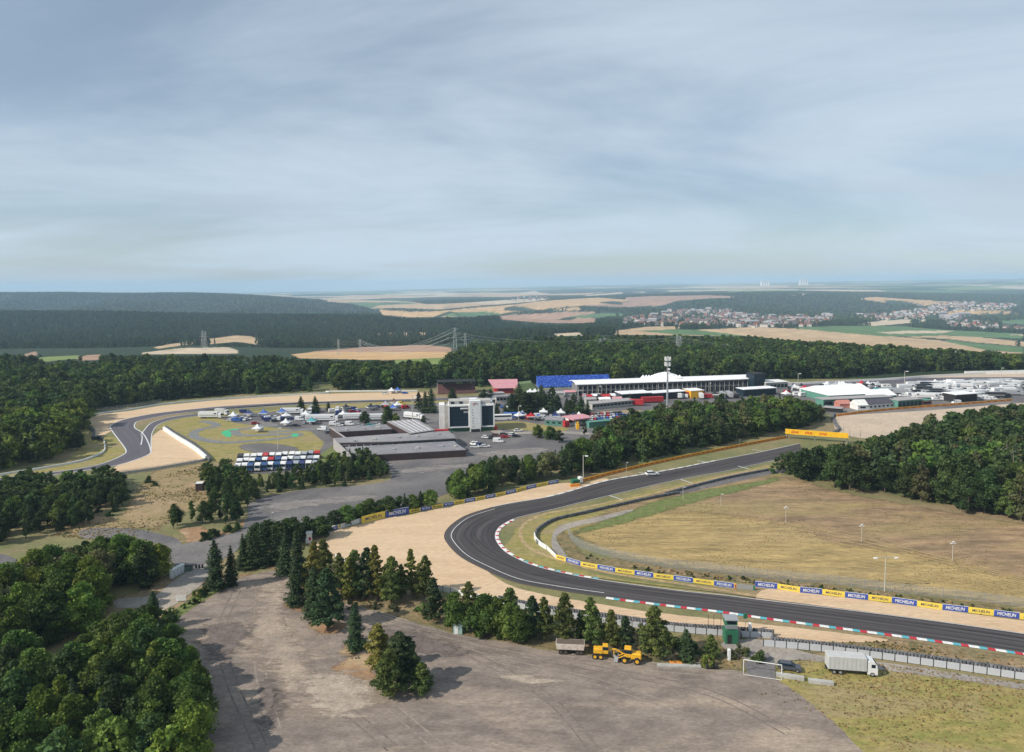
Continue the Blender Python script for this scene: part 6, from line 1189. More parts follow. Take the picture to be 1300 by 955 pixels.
def tree(key, loc, h, label, group=None, name=None, wide=1.0):
    cr, tr, H = TP[key][:3]; k = h / H
    nm = name or {'broad': 'broadleaf_tree', 'slim': 'young_tree', 'olive': 'broadleaf_tree', 'spruce': 'spruce_tree', 'pine': 'pine_tree', 'yellow': 'pine_tree', 'bush': 'bush'}[key.split('_')[0]]
    t = thing(nm, label, 'bush' if nm == 'bush' else 'tree', loc, trng.uniform(0, 6.28), group); w = wide * trng.uniform(.93, 1.07); t.scale = (k * w, k * w, k); t.rotation_euler = (trng.uniform(-.05, .05), trng.uniform(-.05, .05), t.rotation_euler[2])
    link('crown', cr, t); link('trunk', tr, t); return t
def tpx(key, x, yb, yt, label, wide=1.0, group=None):
    h = max(px_height(x, yb, yt), 1.0); H = TP[key][2]; wide = wide * (1.3 if (yb < 560 and key[:2] in ('sp', 'pi')) else 1.0); return tree(key, G(x, yb), h, label, group, wide=wide * (H / h) ** .15 if h < H else wide)
# named trees of the foreground, in picture order
for key, x, yb, yt, w, lab in [
 ('spruce_c', 275, 748, 682, .92, 'big spruce at the left edge of the gravel lot, tallest of the pair'), ('spruce_b', 294, 743, 690, 1, 'slimmer spruce behind and right of the big lone spruce'),
 ('spruce_a', 309, 722, 676, 1, 'dark spruce at the left end of the row above the lot'), ('spruce_c', 320, 721, 668, .9, 'dark spruce second in the row above the lot'), ('spruce_a', 335, 718, 662, 1, 'dark spruce third in the row above the lot'), ('spruce_b', 350, 716, 664, 1.1, 'dark spruce at the right end of the row above the lot'),
 ('spruce_a', 363, 728, 670, 1.05, 'dark spruce just left of the tall forward one'), ('spruce_c', 377, 768, 706, .9, 'broad spruce with bare earth at its foot'), ('spruce_b', 380, 738, 672, 1.1, 'tall slender spruce right behind the broad one'),
 ('yellow_a', 397, 765, 686, 1.1, 'yellow-green pine left of the gravel corner'), ('pine_b', 414, 742, 683, .85, 'dark layered pine in front of the gravel corner'), ('spruce_c', 398, 783, 716, .95, 'dark bushy spruce left of the double-trunked one'), ('pine_c', 416, 798, 722, 1.35, 'double-width dark pine with an earth patch at its foot'),
 ('spruce_c', 452, 824, 765, .95, 'dark spruce standing alone on the lot near the earth patch'), ('pine_a', 434, 748, 702, 1, 'dark pine second from the gravel corner'), ('pine_b', 450, 758, 698, 1, 'tall dark pine with wide crown left of the yellowish ones'), ('yellow_b', 443, 762, 706, .9, 'yellowish pine half hidden by the dark wide one'),
 ('pine_c', 467, 760, 695, 1.1, 'dark pine in the middle of the centre-left clump'), ('yellow_a', 480, 762, 692, 1.15, 'tall yellowish pine in the centre-left clump'), ('pine_b', 497, 766, 707, 1.05, 'wide dark pine at the right of the centre-left clump'), ('pine_a', 508, 760, 716, .8, 'small pine peeping out behind the centre-left clump'),
 ('yellow_a', 523, 755, 697, 1.1, 'slim yellow-green pine against the sand, tallest of two'), ('pine_a', 539, 760, 706, 1, 'dark-tipped pine against the sand'), ('yellow_b', 531, 758, 715, .8, 'short yellow pine between two taller ones'), ('pine_c', 551, 788, 733, 1.15, 'bushy dark pine below the gap in the belt'),
 ('pine_a', 596, 797, 739, 1.0, 'pine rising from the round bushes'), ('pine_b', 646, 802, 746, 1.05, 'wide pine at the left of the belt below the hairpin'), ('pine_c', 675, 811, 757, 1.2, 'dark pine with small summit in the belt below the hairpin'), ('pine_a', 690, 810, 757, 1.0, 'narrow pine behind the tipping trailer on the left'),
 ('pine_b', 715, 817, 754, .95, 'tall pine right behind the tipping trailer'), ('pine_a', 752, 818, 759, 1.05, 'tall pine right of the tipping trailer'), ('pine_c', 737, 815, 775, 1, 'low dark pine between the two tall trailer pines'), ('pine_b', 776, 822, 775, .9, 'rounded pine behind the grader'), ('pine_c', 794, 823, 781, 1.05, 'dark pine behind the loader'),
 ('pine_a', 832, 834, 771, 1.2, 'big pine right of the loader with the widest crown'), ('spruce_b', 820, 828, 800, 1, 'low spruce tucked beside the widest pine'), ('spruce_c', 872, 838, 798, 1.1, 'small dark spruce second from the marshal tower'), ('pine_b', 903, 836, 806, 1.1, 'small bushy pine nearest the marshal tower'), ('bush_a', 898, 846, 832, 1, 'bush at the foot of the small pines'),
 ('yellow_b', 482, 850, 792, 1.5, 'yellowish pine at the bottom of the picture on the lot'), ('pine_c', 506, 870, 802, 1.5, 'dark pine right of the yellowish one at the bottom'), ('pine_c', 521, 868, 808, 1.3, 'thin dark pine at the bottom of the lot'), ('pine_a', 534, 880, 842, 1.5, 'short pine at the right end of the bottom clump'), ('pine_b', 492, 884, 824, 1.2, 'pine in front at the bottom clump'),
 ('spruce_c', 194, 800, 749, .9, 'spruce standing among the broadleaf trees at the lower left'),
 ('broad_a', 576, 798, 752, 1.0, 'round bushy tree at the left of the cabin'), ('broad_b', 612, 806, 754, 1.1, 'round bushy tree right of the cabin'), ('broad_a', 630, 808, 758, 1.0, 'rounded tree second right of the cabin'), ('broad_g', 645, 812, 766, .9, 'low spreading tree third right of the cabin'), ('broad_a', 661, 814, 776, 1.1, 'low round tree before the belt pines'),
 ('broad_a', 440, 666, 642, 1.6, 'light round tree by the car park, leftmost along the gravel wall'), ('broad_b', 470, 657, 634, 1.6, 'light round tree by the car park, second along the gravel wall'), ('broad_d', 494, 653, 630, 1.5, 'dark round tree behind the big yellow board'), ('spruce_b', 514, 650, 625, 1.1, 'conifer behind the big blue board'), ('spruce_c', 534, 646, 622, .8, 'pointed dark tree right of the big blue board'), ('broad_c', 508, 648, 630, 1.4, 'low round tree above the big blue board'),
 ('broad_c', 425, 670, 648, 1.5, 'round bush-like tree at the left end of the gravel wall'), ('broad_d', 407, 682, 656, 1.5, 'dark round tree left of the white kiosk'), ('broad_c', 388, 684, 656, 1.4, 'dark tree behind the white kiosk'), ('broad_d', 372, 690, 658, 1.4, 'dark tree between spruces and car park'), ('broad_c', 356, 692, 660, 1.4, 'dark tree behind the spruce row, right'), ('broad_d', 340, 694, 662, 1.4, 'dark tree behind the spruce row, left'),
 ('spruce_b', 382, 524, 502, 1.3, 'dark spruce by the kart paddock, left of two'), ('spruce_b', 401, 524, 502, 1.3, 'dark spruce by the kart paddock, right of two'), ('spruce_c', 417, 521, 510, 1, 'short dark spruce by the kart paddock'), ('spruce_c', 548.5, 524, 491, .8, 'tall dark conifer left of the office block'), ('spruce_c', 540, 524, 496, .8, 'dark conifer second left of the office block'), ('pine_c', 532, 522, 498, .9, 'dark conifer third left of the office block'),
 ('broad_c', 464, 540, 522, 1.2, 'round bush-like tree behind the back hall'), ('broad_d', 493, 541, 516, 1.0, 'large round tree left of the diagonal hall'), ('broad_a', 503, 542, 524, .9, 'lighter round tree beside the large one'), ('broad_c', 538, 538, 528, 1.1, 'small dark tree beside the diagonal hall'),
 ('broad_d', 574, 510, 494, 1.1, 'dark tree behind the office block'), ('broad_c', 614, 511, 494, 1.1, 'dark tree behind the stair tower'), ('spruce_c', 657, 524, 485, .9, 'tall dark conifer right of the office block'), ('pine_c', 666, 526, 497, 1.2, 'dark tree beside the tall conifer'), ('spruce_c', 650, 525, 498, 1.1, 'dark conifer left of the tall one'), ('pine_c', 676, 525, 498, 1.2, 'dark tree in the middle of the central clump'),
 ('spruce_c', 688, 524, 487, .9, 'second tall conifer of the central clump'), ('pine_c', 700, 525, 491, 1, 'dark conifer at the right of the central clump'), ('spruce_b', 631, 527, 511, 1.2, 'small conifer beside the white coach'), ('spruce_b', 641, 527, 513, 1.2, 'small conifer behind the coaches'), ('spruce_c', 737, 526, 502, .9, 'dark conifer left of the paddock block'), ('spruce_b', 746, 527, 508, 1.2, 'dark conifer nearest the paddock block'), ('pine_c', 729, 524, 500, 1, 'dark tree in front of the pits'), ('spruce_b', 720, 523, 504, 1.2, 'dark conifer above the petrol station'), ('spruce_b', 799, 512, 499, 1, 'small conifer before the red trailers'),
 ('pine_c', 662, 523, 500, 1.2, 'dark conifer filling the left of the central clump'), ('broad_d', 671, 522, 499, 1.2, 'dark leafy tree deep in the central clump'), ('pine_c', 682, 523, 497, 1.2, 'dark conifer behind the two white pointed tents'), ('broad_c', 694, 520, 500, 1.3, 'leafy tree between the two white pointed tents'), ('pine_c', 707, 521, 501, 1.2, 'dark conifer at the back right of the central clump'), ('broad_d', 724, 527, 509, 1.2, 'dark round tree above the petrol station'), ('broad_c', 734, 529, 512, 1.2, 'round tree right above the petrol station canopy'), ('spruce_c', 623, 506, 493, 1.2, 'dark conifer between the office block and red stand'),
 ('broad_a', 684, 556, 539, 1.2, 'bright green tree by the verge, left'), ('broad_b', 697, 558, 541, 1.2, 'bright green tree by the verge, right'), ('broad_c', 710, 562, 546, 1.2, 'green tree at the corner of the verge'), ('slim_b', 742, 553, 533, 1.0, 'narrow dark tree right of the petrol station'),
 ('broad_a', 456, 660, 640, 1.5, 'round tree filling the gap between the leftmost two along the gravel wall'), ('broad_c', 482, 654, 634, 1.4, 'dark round tree left of the tree behind the big yellow board'), ('broad_b', 523, 648, 628, 1.3, 'round tree between the conifer and the pointed dark tree'), ('broad_g', 545, 644, 622, 1.2, 'round tree at the left tip of the middle wood'),
 ('broad_c', 396, 682, 658, 1.5, 'dark rounded tree just above the kiosk'), ('broad_d', 326, 694, 664, 1.3, 'dark tree behind the left spruces of the row'), ('broad_a', 364, 684, 658, 1.3, 'lighter round tree by the bottom of the car park'),
 ('broad_f', 102, 532, 508, 1.2, 'pale green tree at the end of the left wood'), ('broad_d', 98, 572, 545, 1, 'round dark tree beside the left gravel'),
]: tpx(key, x, yb, yt, lab, w)
# woods: ground outline seen in the picture, spacing, height, kinds, words
def scatter(poly, spacing, seed, zmin=100):
    r = random.Random(seed); W3 = [G(x, y) for x, y in poly]; xs = [p.x for p in W3]; ysx = [p.y for p in W3]; o = []
    nx = int((max(xs) - min(xs)) / spacing) + 1; ny = int((max(ysx) - min(ysx)) / (spacing * .87)) + 1
    P = []
    for j in range(ny + 1):
        for i in range(nx + 1): P.append((min(xs) + (i + .5 * (j % 2)) * spacing + r.uniform(-.36, .36) * spacing, min(ysx) + j * spacing * .87 + r.uniform(-.36, .36) * spacing))
    P = np.array(P); m = inside(P[:, 0], P[:, 1], [(p.x, p.y) for p in W3]); return P[m]
WOODS = [
 ('lower left wood', 'leafy tree in the bright wood at the lower left corner', [(-120, 800), (-60, 765), (24, 752), (64, 736), (110, 716), (160, 718), (205, 726), (210, 742), (175, 750), (138, 756), (125, 775), (120, 800), (60, 830), (-120, 850)], 5.6, (10.5, 13.5), ['broad_e', 'broad_a', 'broad_f', 'broad_b', 'broad_g', 'broad_e', 'broad_i', 'broad_h'], 1),
 ('front left wood', 'leafy tree in the nearest thicket beside the gravel lot', [(80, 870), (120, 830), (160, 800), (205, 800), (226, 830), (250, 868), (258, 910), (240, 1000), (60, 1000)], 5.0, (9, 12), ['broad_a', 'broad_e', 'broad_b', 'broad_f', 'broad_c', 'broad_g', 'spruce_b'], 2),
 ('far left bottom wood', 'leafy tree at the bottom left edge of the picture', [(-160, 850), (0, 850), (80, 880), (60, 1000), (-200, 1000)], 5.6, (9, 12), ['broad_a', 'broad_e', 'broad_b', 'broad_c'], 3),
 ('left middle copse', 'dark tree in the copse between the far left track and the straw hillside', [(-120, 720), (-120, 636), (0, 628), (40, 622), (66, 620), (110, 612), (148, 612), (158, 622), (170, 640), (150, 650), (100, 672), (60, 678), (0, 694)], 5.4, (6.5, 9.5), ['broad_d', 'broad_c', 'slim_b', 'broad_c', 'spruce_a', 'broad_b'], 4),
 ('hillside copse', 'dark tree in the copse between the hillside and the large car park', [(198, 671), (226, 660), (262, 654), (266, 630), (255, 608), (262, 598), (295, 604), (330, 622), (318, 640), (310, 660), (285, 668), (240, 672)], 4.8, (5.5, 8.5), ['broad_d', 'broad_c', 'broad_c', 'slim_b', 'slim_a'], 5),
 ('car park copse', 'dark tree in the copse below the rows of lorry cabs', [(314, 624), (345, 611), (400, 606), (425, 590), (445, 583), (470, 583), (490, 598), (492, 608), (440, 619), (370, 624), (325, 634)], 4.6, (4.5, 7.5), ['spruce_b', 'broad_d', 'slim_b', 'broad_c', 'spruce_a', 'slim_a'], 6),
 ('middle wood', 'tree in the long wood between the car park and the straight', [(546, 642), (575, 615), (640, 600), (688, 592), (704, 588), (728, 584), (752, 576), (775, 561), (800, 550), (870, 534), (950, 528), (1036, 524), (1044, 538), (1000, 548), (962, 555), (930, 563), (850, 578), (765, 598), (730, 607), (660, 618), (600, 632)], 6.4, (10.5, 15), ['broad_d', 'broad_c', 'broad_b', 'broad_h', 'broad_g', 'pine_c', 'spruce_b', 'broad_i'], 7),
 ('right wood', 'tree in the dense wood beyond the dry field on the right', [(976, 603), (1008, 606), (1070, 622), (1135, 635), (1200, 648), (1300, 663), (1420, 684), (1480, 556), (1300, 543), (1230, 552), (1180, 564), (1130, 580), (1060, 589), (1010, 592), (985, 594)], 6.8, (12, 18.5), ['broad_d', 'broad_c', 'broad_h', 'broad_d', 'pine_a', 'broad_c', 'olive_a', 'pine_c', 'broad_g'], 8),
 ('left wood', 'tree in the great wood at the far left', [(-260, 640), (-60, 609), (0, 598), (56, 588), (72, 578), (84, 566), (100, 563), (104, 540), (104, 530), (128, 519), (163, 516), (205, 509), (262, 504), (340, 499), (395, 497), (415, 495), (425, 497), (545, 493), (552, 484), (545, 477), (0, 484), (-260, 488)], 7.4, (11, 18), ['broad_d', 'broad_c', 'broad_b', 'broad_d', 'pine_c', 'broad_c'], 9),
 ('back wood', 'tree in the deep wood behind the circuit', [(558, 490), (600, 492), (690, 487), (760, 484), (900, 481), (1000, 481), (1060, 480), (1130, 475), (1180, 472), (1300, 469), (1560, 466), (1560, 459), (1300, 461), (1150, 453), (1000, 446), (900, 446), (600, 451), (565, 470)], 8.0, (13, 18), ['broad_d', 'broad_c', 'broad_b', 'broad_d', 'pine_c', 'broad_c'], 10),
]
cand = []
for wi, (nm, lab, poly, sp, (h0, h1), keys, seed) in enumerate(WOODS):
    r = random.Random(seed * 17)
    for x, y in scatter(poly, sp, seed):
        qx, qy = proj(np.array([x, y, 0.0]))
        if nm == 'left wood' and 393 < qx < 424 and qy > 486: continue
        vis = -60 < qx < 1360 and qy < 985; cand.append((math.hypot(x, y) + (0 if vis else 5000), x, y, wi, r.uniform(h0, h1), r.choice(keys)))
# light patches: low bright trees at the front of the left wood
cand = [(d, x, y, w, h, ('broad_e' if (WOODS[w][0] == 'left wood' and d < 470 and x < -210 and random.random() < .55) else k)) for d, x, y, w, h, k in cand]
TOPL = {'lower left wood': ([-120, 0, 22, 40, 60, 100, 115, 150, 195, 215], [716, 714, 716, 692, 688, 690, 680, 673, 683, 706]), 'front left wood': ([60, 86, 122, 160, 180, 205, 221, 250, 262], [862, 810, 782, 769, 763, 776, 795, 828, 852]), 'far left bottom wood': ([-200, 60, 90], [765, 770, 800]),
 'right wood': ([978, 990, 1040, 1080, 1130, 1190, 1300, 1400], [590, 574, 561, 558, 547, 523, 506, 492]), 'middle wood': ([546, 600, 640, 690, 735, 765, 800, 850, 900, 960, 1000, 1046], [612, 585, 572, 572, 556, 535, 516, 505, 497, 492, 498, 512]),
 'left wood': ([-200, 545], [450, 454]), 'back wood': ([558, 600, 700, 850, 1000, 1150, 1300, 1500], [448, 434, 427, 426, 429, 437, 448, 455])}
def capped(c):
    d, x, y, w, h, k = c; L = TOPL.get(WOODS[w][0])
    if L:
        for _ in range(12):
            tx, ty = proj(np.array([x, y, h]))
            if ty > np.interp(tx, *L) + random.uniform(0, 4): break
            h -= 1.2
        if h < 2.6: return None
    return (d, x, y, w, h, k)
cand = [c for c in map(capped, cand) if c]
cand.sort(); NIND = 300; STUFF = {}
ADJ = {'broad_a': 'mid-green rounded', 'broad_b': 'mid-green spreading', 'broad_c': 'dark green narrow-crowned', 'broad_d': 'dark green rounded', 'broad_e': 'yellow-green rounded', 'broad_f': 'yellow-green narrow', 'broad_g': 'wide mid-green', 'broad_h': 'slim dark green', 'broad_i': 'olive open-crowned', 'slim_a': 'slim mid-green', 'slim_b': 'slim dark', 'olive_a': 'olive', 'spruce_a': 'pointed spruce', 'spruce_b': 'slender spruce', 'pine_a': 'rough-crowned pine', 'pine_c': 'dark pine'}
WB = {}
for c in cand[:NIND]:
    qx, qy = proj(np.array([c[1], c[2], 0.0])); WB.setdefault(c[3], []).append((float(qx), float(qy)))
WB = {k: (np.quantile([p[0] for p in v], [.2, .4, .6, .8]), np.quantile([p[1] for p in v], [.33, .66])) for k, v in WB.items()}
def wood_label(k, x, y, w, h):
    qx, qy = proj(np.array([x, y, 0.0])); a = int(np.searchsorted(WB[w][0], qx)); b = int(np.searchsorted(WB[w][1], qy)); h0, h1 = WOODS[w][4]
    return '%s %s tree, %s %s of the %s' % ('low' if h < h0 + (h1 - h0) * .35 else ('tall' if h > h0 + (h1 - h0) * .7 else 'medium'), ADJ.get(k, 'leafy'), ('back', 'middle', 'front')[b], ('far left', 'left', 'centre', 'right', 'far right')[a], WOODS[w][0])
for n, (d, x, y, w, h, k) in enumerate(cand):
    if n < NIND: tree(k, (x, y, 0), h, wood_label(k, x, y, w, h), 'trees of the ' + WOODS[w][0])
    else: STUFF.setdefault(w, []).append((x, y, 0, h, k))
# bare trunks standing at the edge of the right wood
def snag_mesh(seed):
    r_ = random.Random(seed); mb = MB(); mb.tube((0, 0, -.2), (r_.uniform(-.3, .3), 0, 12), .17, m_snag, 6, .04)
    for i in range(9): a = r_.uniform(0, 6.28); z = r_.uniform(4, 11); L_ = r_.uniform(.8, 2.2); mb.tube((0, 0, z), (L_ * math.cos(a), L_ * math.sin(a), z + L_ * .8), .06, m_snag, 4, .02)
    return mb.mesh('trunk')
m_snag = M('dead_wood', (.33, .29, .24), (.22, .19, .16), scale=1); SNG = [snag_mesh(i) for i in range(3)]
for i, (x, y, h) in enumerate(((1070, 560, 9), (1078, 572, 11), (1092, 575, 12), (1105, 577, 10), (1118, 584, 13), (1131, 588, 13), (1146, 590, 14), (1160, 583, 14), (1172, 590, 15), (1186, 580, 15), (1196, 594, 15), (1203, 600, 14), (1265, 624, 17), (1272, 630, 18), (1277, 622, 18), (1284, 634, 17), (1052, 553, 8), (1063, 552, 9), (1140, 570, 12), (1238, 600, 15))):
    t = thing('bare_tree', 'bare pale trunk standing out of the right wood', 'tree', G(x, y), i * 1.1, 'bare trunks in the right wood'); t.scale = (h / 12,) * 3; link('trunk', SNG[i % 3], t)
# underwood bushes
r = random.Random(5)
for i in range(46):
    t_ = r.random(); x = 445 + t_ * 520; y = 778 + t_ * 66 + r.uniform(-10, 0); x, y = x, y - 4
    if 700 < x < 830: y -= 8
    tree(r.choice(['bush_a', 'bush_b', 'bush_b', 'bush_c']), G(x, y, .05), r.uniform(1.0, 2.4), 'low scrubby bush along the foot of the pine belt', 'bushes below the pine belt')
for i in range(30):
    t_ = r.random(); x = 735 + t_ * 560; y = 704 + t_ * 78; y = np.interp(x, [735, 800, 880, 1000, 1100, 1200, 1300], [704, 722, 731, 741, 755, 768, 781]) + r.uniform(-3, 3)
    tree(r.choice(['bush_b', 'bush_c']), G(x, y, .05), r.uniform(.4, 1.1), 'small dry bush between the wire fence and the boards', 'bushes between fence and boards')
for i in range(26):
    t_ = r.random(); x = 208 + t_ * 62 + r.uniform(-5, 5); y = 790 - t_ * 42 + r.uniform(-5, 4); tree(r.choice(['bush_a', 'bush_a', 'bush_c']), G(x, y, .05), r.uniform(.8, 1.9), 'fresh green bush on the bank left of the gravel lot', 'bushes on the green bank')
for i, (x, y) in enumerate(((265, 683), (272, 681), (259, 686), (195, 617), (188, 612), (126, 650), (140, 655), (300, 672), (292, 676))): tree('bush_c', G(x, y, .05), r.uniform(1.5, 3), 'dark bush on the straw hillside', 'bushes on the hillside')

# ---------------------------------------------------------------- far masses of trees, instanced
lib = bpy.data.collections.new('tree_library')
def low_mesh(name, seed, mat, H=12, conif=False):
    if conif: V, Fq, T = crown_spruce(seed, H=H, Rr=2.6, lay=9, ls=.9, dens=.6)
    else: V, Fq, T = crown_broad(seed, H=H, Rr=4.6, nb=15, nl=42, ls=.95, base=.15)
    return np_mesh(name, V, Fq, T, [mat])
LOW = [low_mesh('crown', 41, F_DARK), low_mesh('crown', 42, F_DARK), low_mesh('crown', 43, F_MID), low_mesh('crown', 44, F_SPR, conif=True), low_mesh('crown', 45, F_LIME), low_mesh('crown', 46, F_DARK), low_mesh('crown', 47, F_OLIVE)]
for i, me_ in enumerate(LOW): o = bpy.data.objects.new('tree_%02d' % i, me_); lib.objects.link(o)
KIDX = {'broad_d': 0, 'broad_c': 1, 'broad_b': 2, 'broad_a': 2, 'pine_c': 3, 'spruce_b': 3, 'spruce_a': 3, 'broad_e': 4, 'broad_f': 4, 'pine_a': 5, 'olive_a': 6, 'broad_g': 2, 'broad_h': 1, 'broad_i': 6, 'slim_a': 2, 'slim_b': 1}
ng = bpy.data.node_groups.new('scatter_trees', 'GeometryNodeTree'); ng.interface.new_socket('Geometry', in_out='INPUT', socket_type='NodeSocketGeometry'); ng.interface.new_socket('Geometry', in_out='OUTPUT', socket_type='NodeSocketGeometry')
gi = ng.nodes.new('NodeGroupInput'); go = ng.nodes.new('NodeGroupOutput'); ci = ng.nodes.new('GeometryNodeCollectionInfo'); ci.inputs['Collection'].default_value = lib; ci.inputs['Separate Children'].default_value = True; ci.inputs['Reset Children'].default_value = True
ip = ng.nodes.new('GeometryNodeInstanceOnPoints'); ip.inputs['Pick Instance'].default_value = True
def na(nm, ty): n = ng.nodes.new('GeometryNodeInputNamedAttribute'); n.data_type = ty; n.inputs['Name'].default_value = nm; return n.outputs['Attribute']
ng.links.new(gi.outputs[0], ip.inputs['Points']); ng.links.new(ci.outputs[0], ip.inputs['Instance']); ng.links.new(na('pick', 'INT'), ip.inputs['Instance Index'])
ng.links.new(na('size', 'FLOAT_VECTOR'), ip.inputs['Scale']); ng.links.new(na('turn', 'FLOAT_VECTOR'), ip.inputs['Rotation']); ng.links.new(ip.outputs[0], go.inputs[0])
def mass(name, pts, hs, ks, label):
    n = len(pts); me = bpy.data.meshes.new(name); me.vertices.add(n); me.vertices.foreach_set('co', np.asarray(pts, np.float32).ravel()); hs = np.asarray(hs)
    a = me.attributes.new('pick', 'INT', 'POINT'); a.data.foreach_set('value', np.asarray(ks, np.int32)); s = hs / 12
    a = me.attributes.new('size', 'FLOAT_VECTOR', 'POINT'); a.data.foreach_set('vector', np.stack([s * rng.uniform(.9, 1.2, n), s * rng.uniform(.9, 1.2, n), s], 1).astype(np.float32).ravel())
    a = me.attributes.new('turn', 'FLOAT_VECTOR', 'POINT'); a.data.foreach_set('vector', np.stack([rng.uniform(-.08, .08, n), rng.uniform(-.08, .08, n), rng.uniform(0, 6.28, n)], 1).astype(np.float32).ravel())
    o = link(name, me); md = o.modifiers.new('scatter', 'NODES'); md.node_group = ng; return tag(o, label, 'woodland', None, 'stuff')
for w, L in STUFF.items():
    if not L: continue
    mass('woodland', [p[:3] for p in L], [p[3] for p in L], [KIDX.get(p[4], 0) for p in L], {'left wood': 'great dark wood spreading behind the left gravel trap', 'back wood': 'deep dark wood closing off the circuit behind the pit building', 'right wood': 'rear of the dense wood beyond the dry field', 'middle wood': 'farther trees of the long wood beside the straight'}.get(WOODS[w][0], 'rear trees of the ' + WOODS[w][0]))
for i, mt in enumerate((F_DRY, F_OLIVE)):
    r_ = np.random.default_rng(70 + i); n_ = 34; P_t = np.stack([r_.normal(size=n_) * 4, r_.normal(size=n_) * 4, r_.uniform(0, 9, n_)], 1); V_, F_q = leaves(P_t, r_.normal(size=(n_, 3)) + np.array([0, 0, .4]), 5.5, r_, 1.6); o = bpy.data.objects.new('tree_%02d' % (len(LOW) + i), np_mesh('tuft', V_, F_q, r_.uniform(0, 1, n_), [mt])); lib.objects.link(o)
def tufts(poly, n, lo, hi, seed, label, dry=.7):
    r_ = np.random.default_rng(seed); W3 = [G(x, y) for x, y in poly]; xs = [p.x for p in W3]; yy = [p.y for p in W3]; X = r_.uniform(min(xs), max(xs), n * 3); Y = r_.uniform(min(yy), max(yy), n * 3)
    k = inside(X, Y, [(p.x, p.y) for p in W3]) & ((lump(X, Y, 9) + r_.normal(size=n * 3) * .5) > .1); X, Y = X[k][:n], Y[k][:n]; m = len(X); o = mass('dry_grass', np.stack([X, Y, np.full(m, .05)], 1), r_.uniform(lo, hi, m), np.where(r_.random(m) < dry, len(LOW), len(LOW) + 1), label); o['category'] = 'grass'
tufts([(768, 652), (850, 622), (905, 612), (975, 605), (1010, 609), (1135, 638), (1300, 666), (1420, 690), (1420, 790), (1300, 770), (1150, 750), (1000, 735), (880, 722), (800, 705), (745, 680)], 3200, .10, .22, 81, 'dry grass tufts over the big brown field', 1.0)
tufts([(745, 708), (880, 727), (1000, 741), (1200, 764), (1330, 784), (1330, 795), (1200, 772), (1000, 746), (880, 733), (740, 716)], 1500, .25, .6, 82, 'scrubby tufts between the wire fence and the boards', .55)
tufts([(985, 850), (1020, 835), (1160, 848), (1300, 868), (1420, 886), (1400, 1000), (1150, 960), (960, 880)], 2600, .10, .26, 83, 'tufts of rough grass on the lower right verge', .95)
tufts([(150, 655), (185, 610), (262, 590), (262, 640), (200, 672), (150, 690), (60, 680)], 2200, .14, .36, 84, 'straw tufts over the left hillside')
tufts([(372, 714), (510, 748), (700, 793), (840, 810), (950, 832), (940, 848), (845, 840), (650, 813), (500, 780), (390, 745)], 2500, .2, .6, 85, 'weeds and rough grass under the pine belt', .5)
tufts([(1000, 816), (1130, 815), (1300, 840), (1400, 860), (1400, 880), (1200, 844), (1050, 826)], 1200, .15, .4, 86, 'rough grass between the kerb and the white panels', .6)
# wooded slopes beyond the plateau
def far_wood(y0, y1, sp, size, seed, label, umax=1.0, picks=(0, 1, 5, 0, 2, 3)):
    r = np.random.default_rng(seed); area = umax * (y1 ** 2 - y0 ** 2); n = int(area / sp ** 2)
    Y = np.sqrt(r.uniform(y0 ** 2, y1 ** 2, n)); X = r.uniform(-umax, umax, n) * Y; Z = height(X, Y); P = np.stack([X, Y, Z], 1); qx, qy = proj(P)
    keep = (qx > -60) & (qx < 1360)
    for poly, a, b, c in FIELDS: keep &= ~(inside(qx, qy, poly) & (Y > a) & (Y < b))
    tx, ty = proj(P + np.array([0, 0, size * .95]))
    for poly, a, b, c in FIELDS:
        keep &= ~(inside(tx, ty, poly) & (Y < a + (b - a) * .6))
    keep &= ~((qx > 395) & (qx < 425) & (Y < 640))
    keep &= Y > np.where(X < -60, 640, np.where(X < 300, 860, 700))
    keep &= ~((Y < 1500) & (ty < np.interp(tx, [-60, 545, 565, 600, 700, 850, 1000, 1150, 1300, 1400], [449, 452, 446, 433, 426, 425, 428, 436, 447, 452]) + r.uniform(0, 3, n)))
    # keep gaps for villages and clearings
    for poly in TOWNS: keep &= ~(inside(qx, qy, poly) & (r.uniform(size=n) < .86))
    P = P[keep]; m = len(P); mass('woodland', P, r.uniform(.75, 1.15, m) * size, r.choice(list(picks), m), label)
TOWNS = [[(835, 402), (850, 396), (880, 393), (920, 394), (950, 399), (975, 403), (1055, 402), (1062, 409), (1030, 415), (960, 416), (900, 415), (850, 414), (790, 413), (790, 405)], [(1090, 402), (1150, 396), (1200, 388), (1290, 386), (1290, 392), (1200, 396), (1180, 404), (1100, 408)], [(1185, 402), (1215, 402), (1240, 410), (1300, 416), (1300, 422), (1210, 418)]]
far_wood(620, 1500, 9.5, 15, 51, 'dark woods on the rim of the plateau'); far_wood(640, 1600, 7, 5, 57, 'low scrub and hedges on the rim of the plateau', picks=(0, 1, 5, 2)); far_wood(1500, 3000, 12, 15, 52, 'blue-green wooded ridge in the middle distance', picks=(3, 3, 5, 3, 0)); far_wood(3000, 7000, 22, 17, 53, 'hazy wooded hills below the horizon', .85, picks=(0, 2, 1, 2, 6))  # cloud shadow on the middle ridge is imitated by picking mostly dark conifers

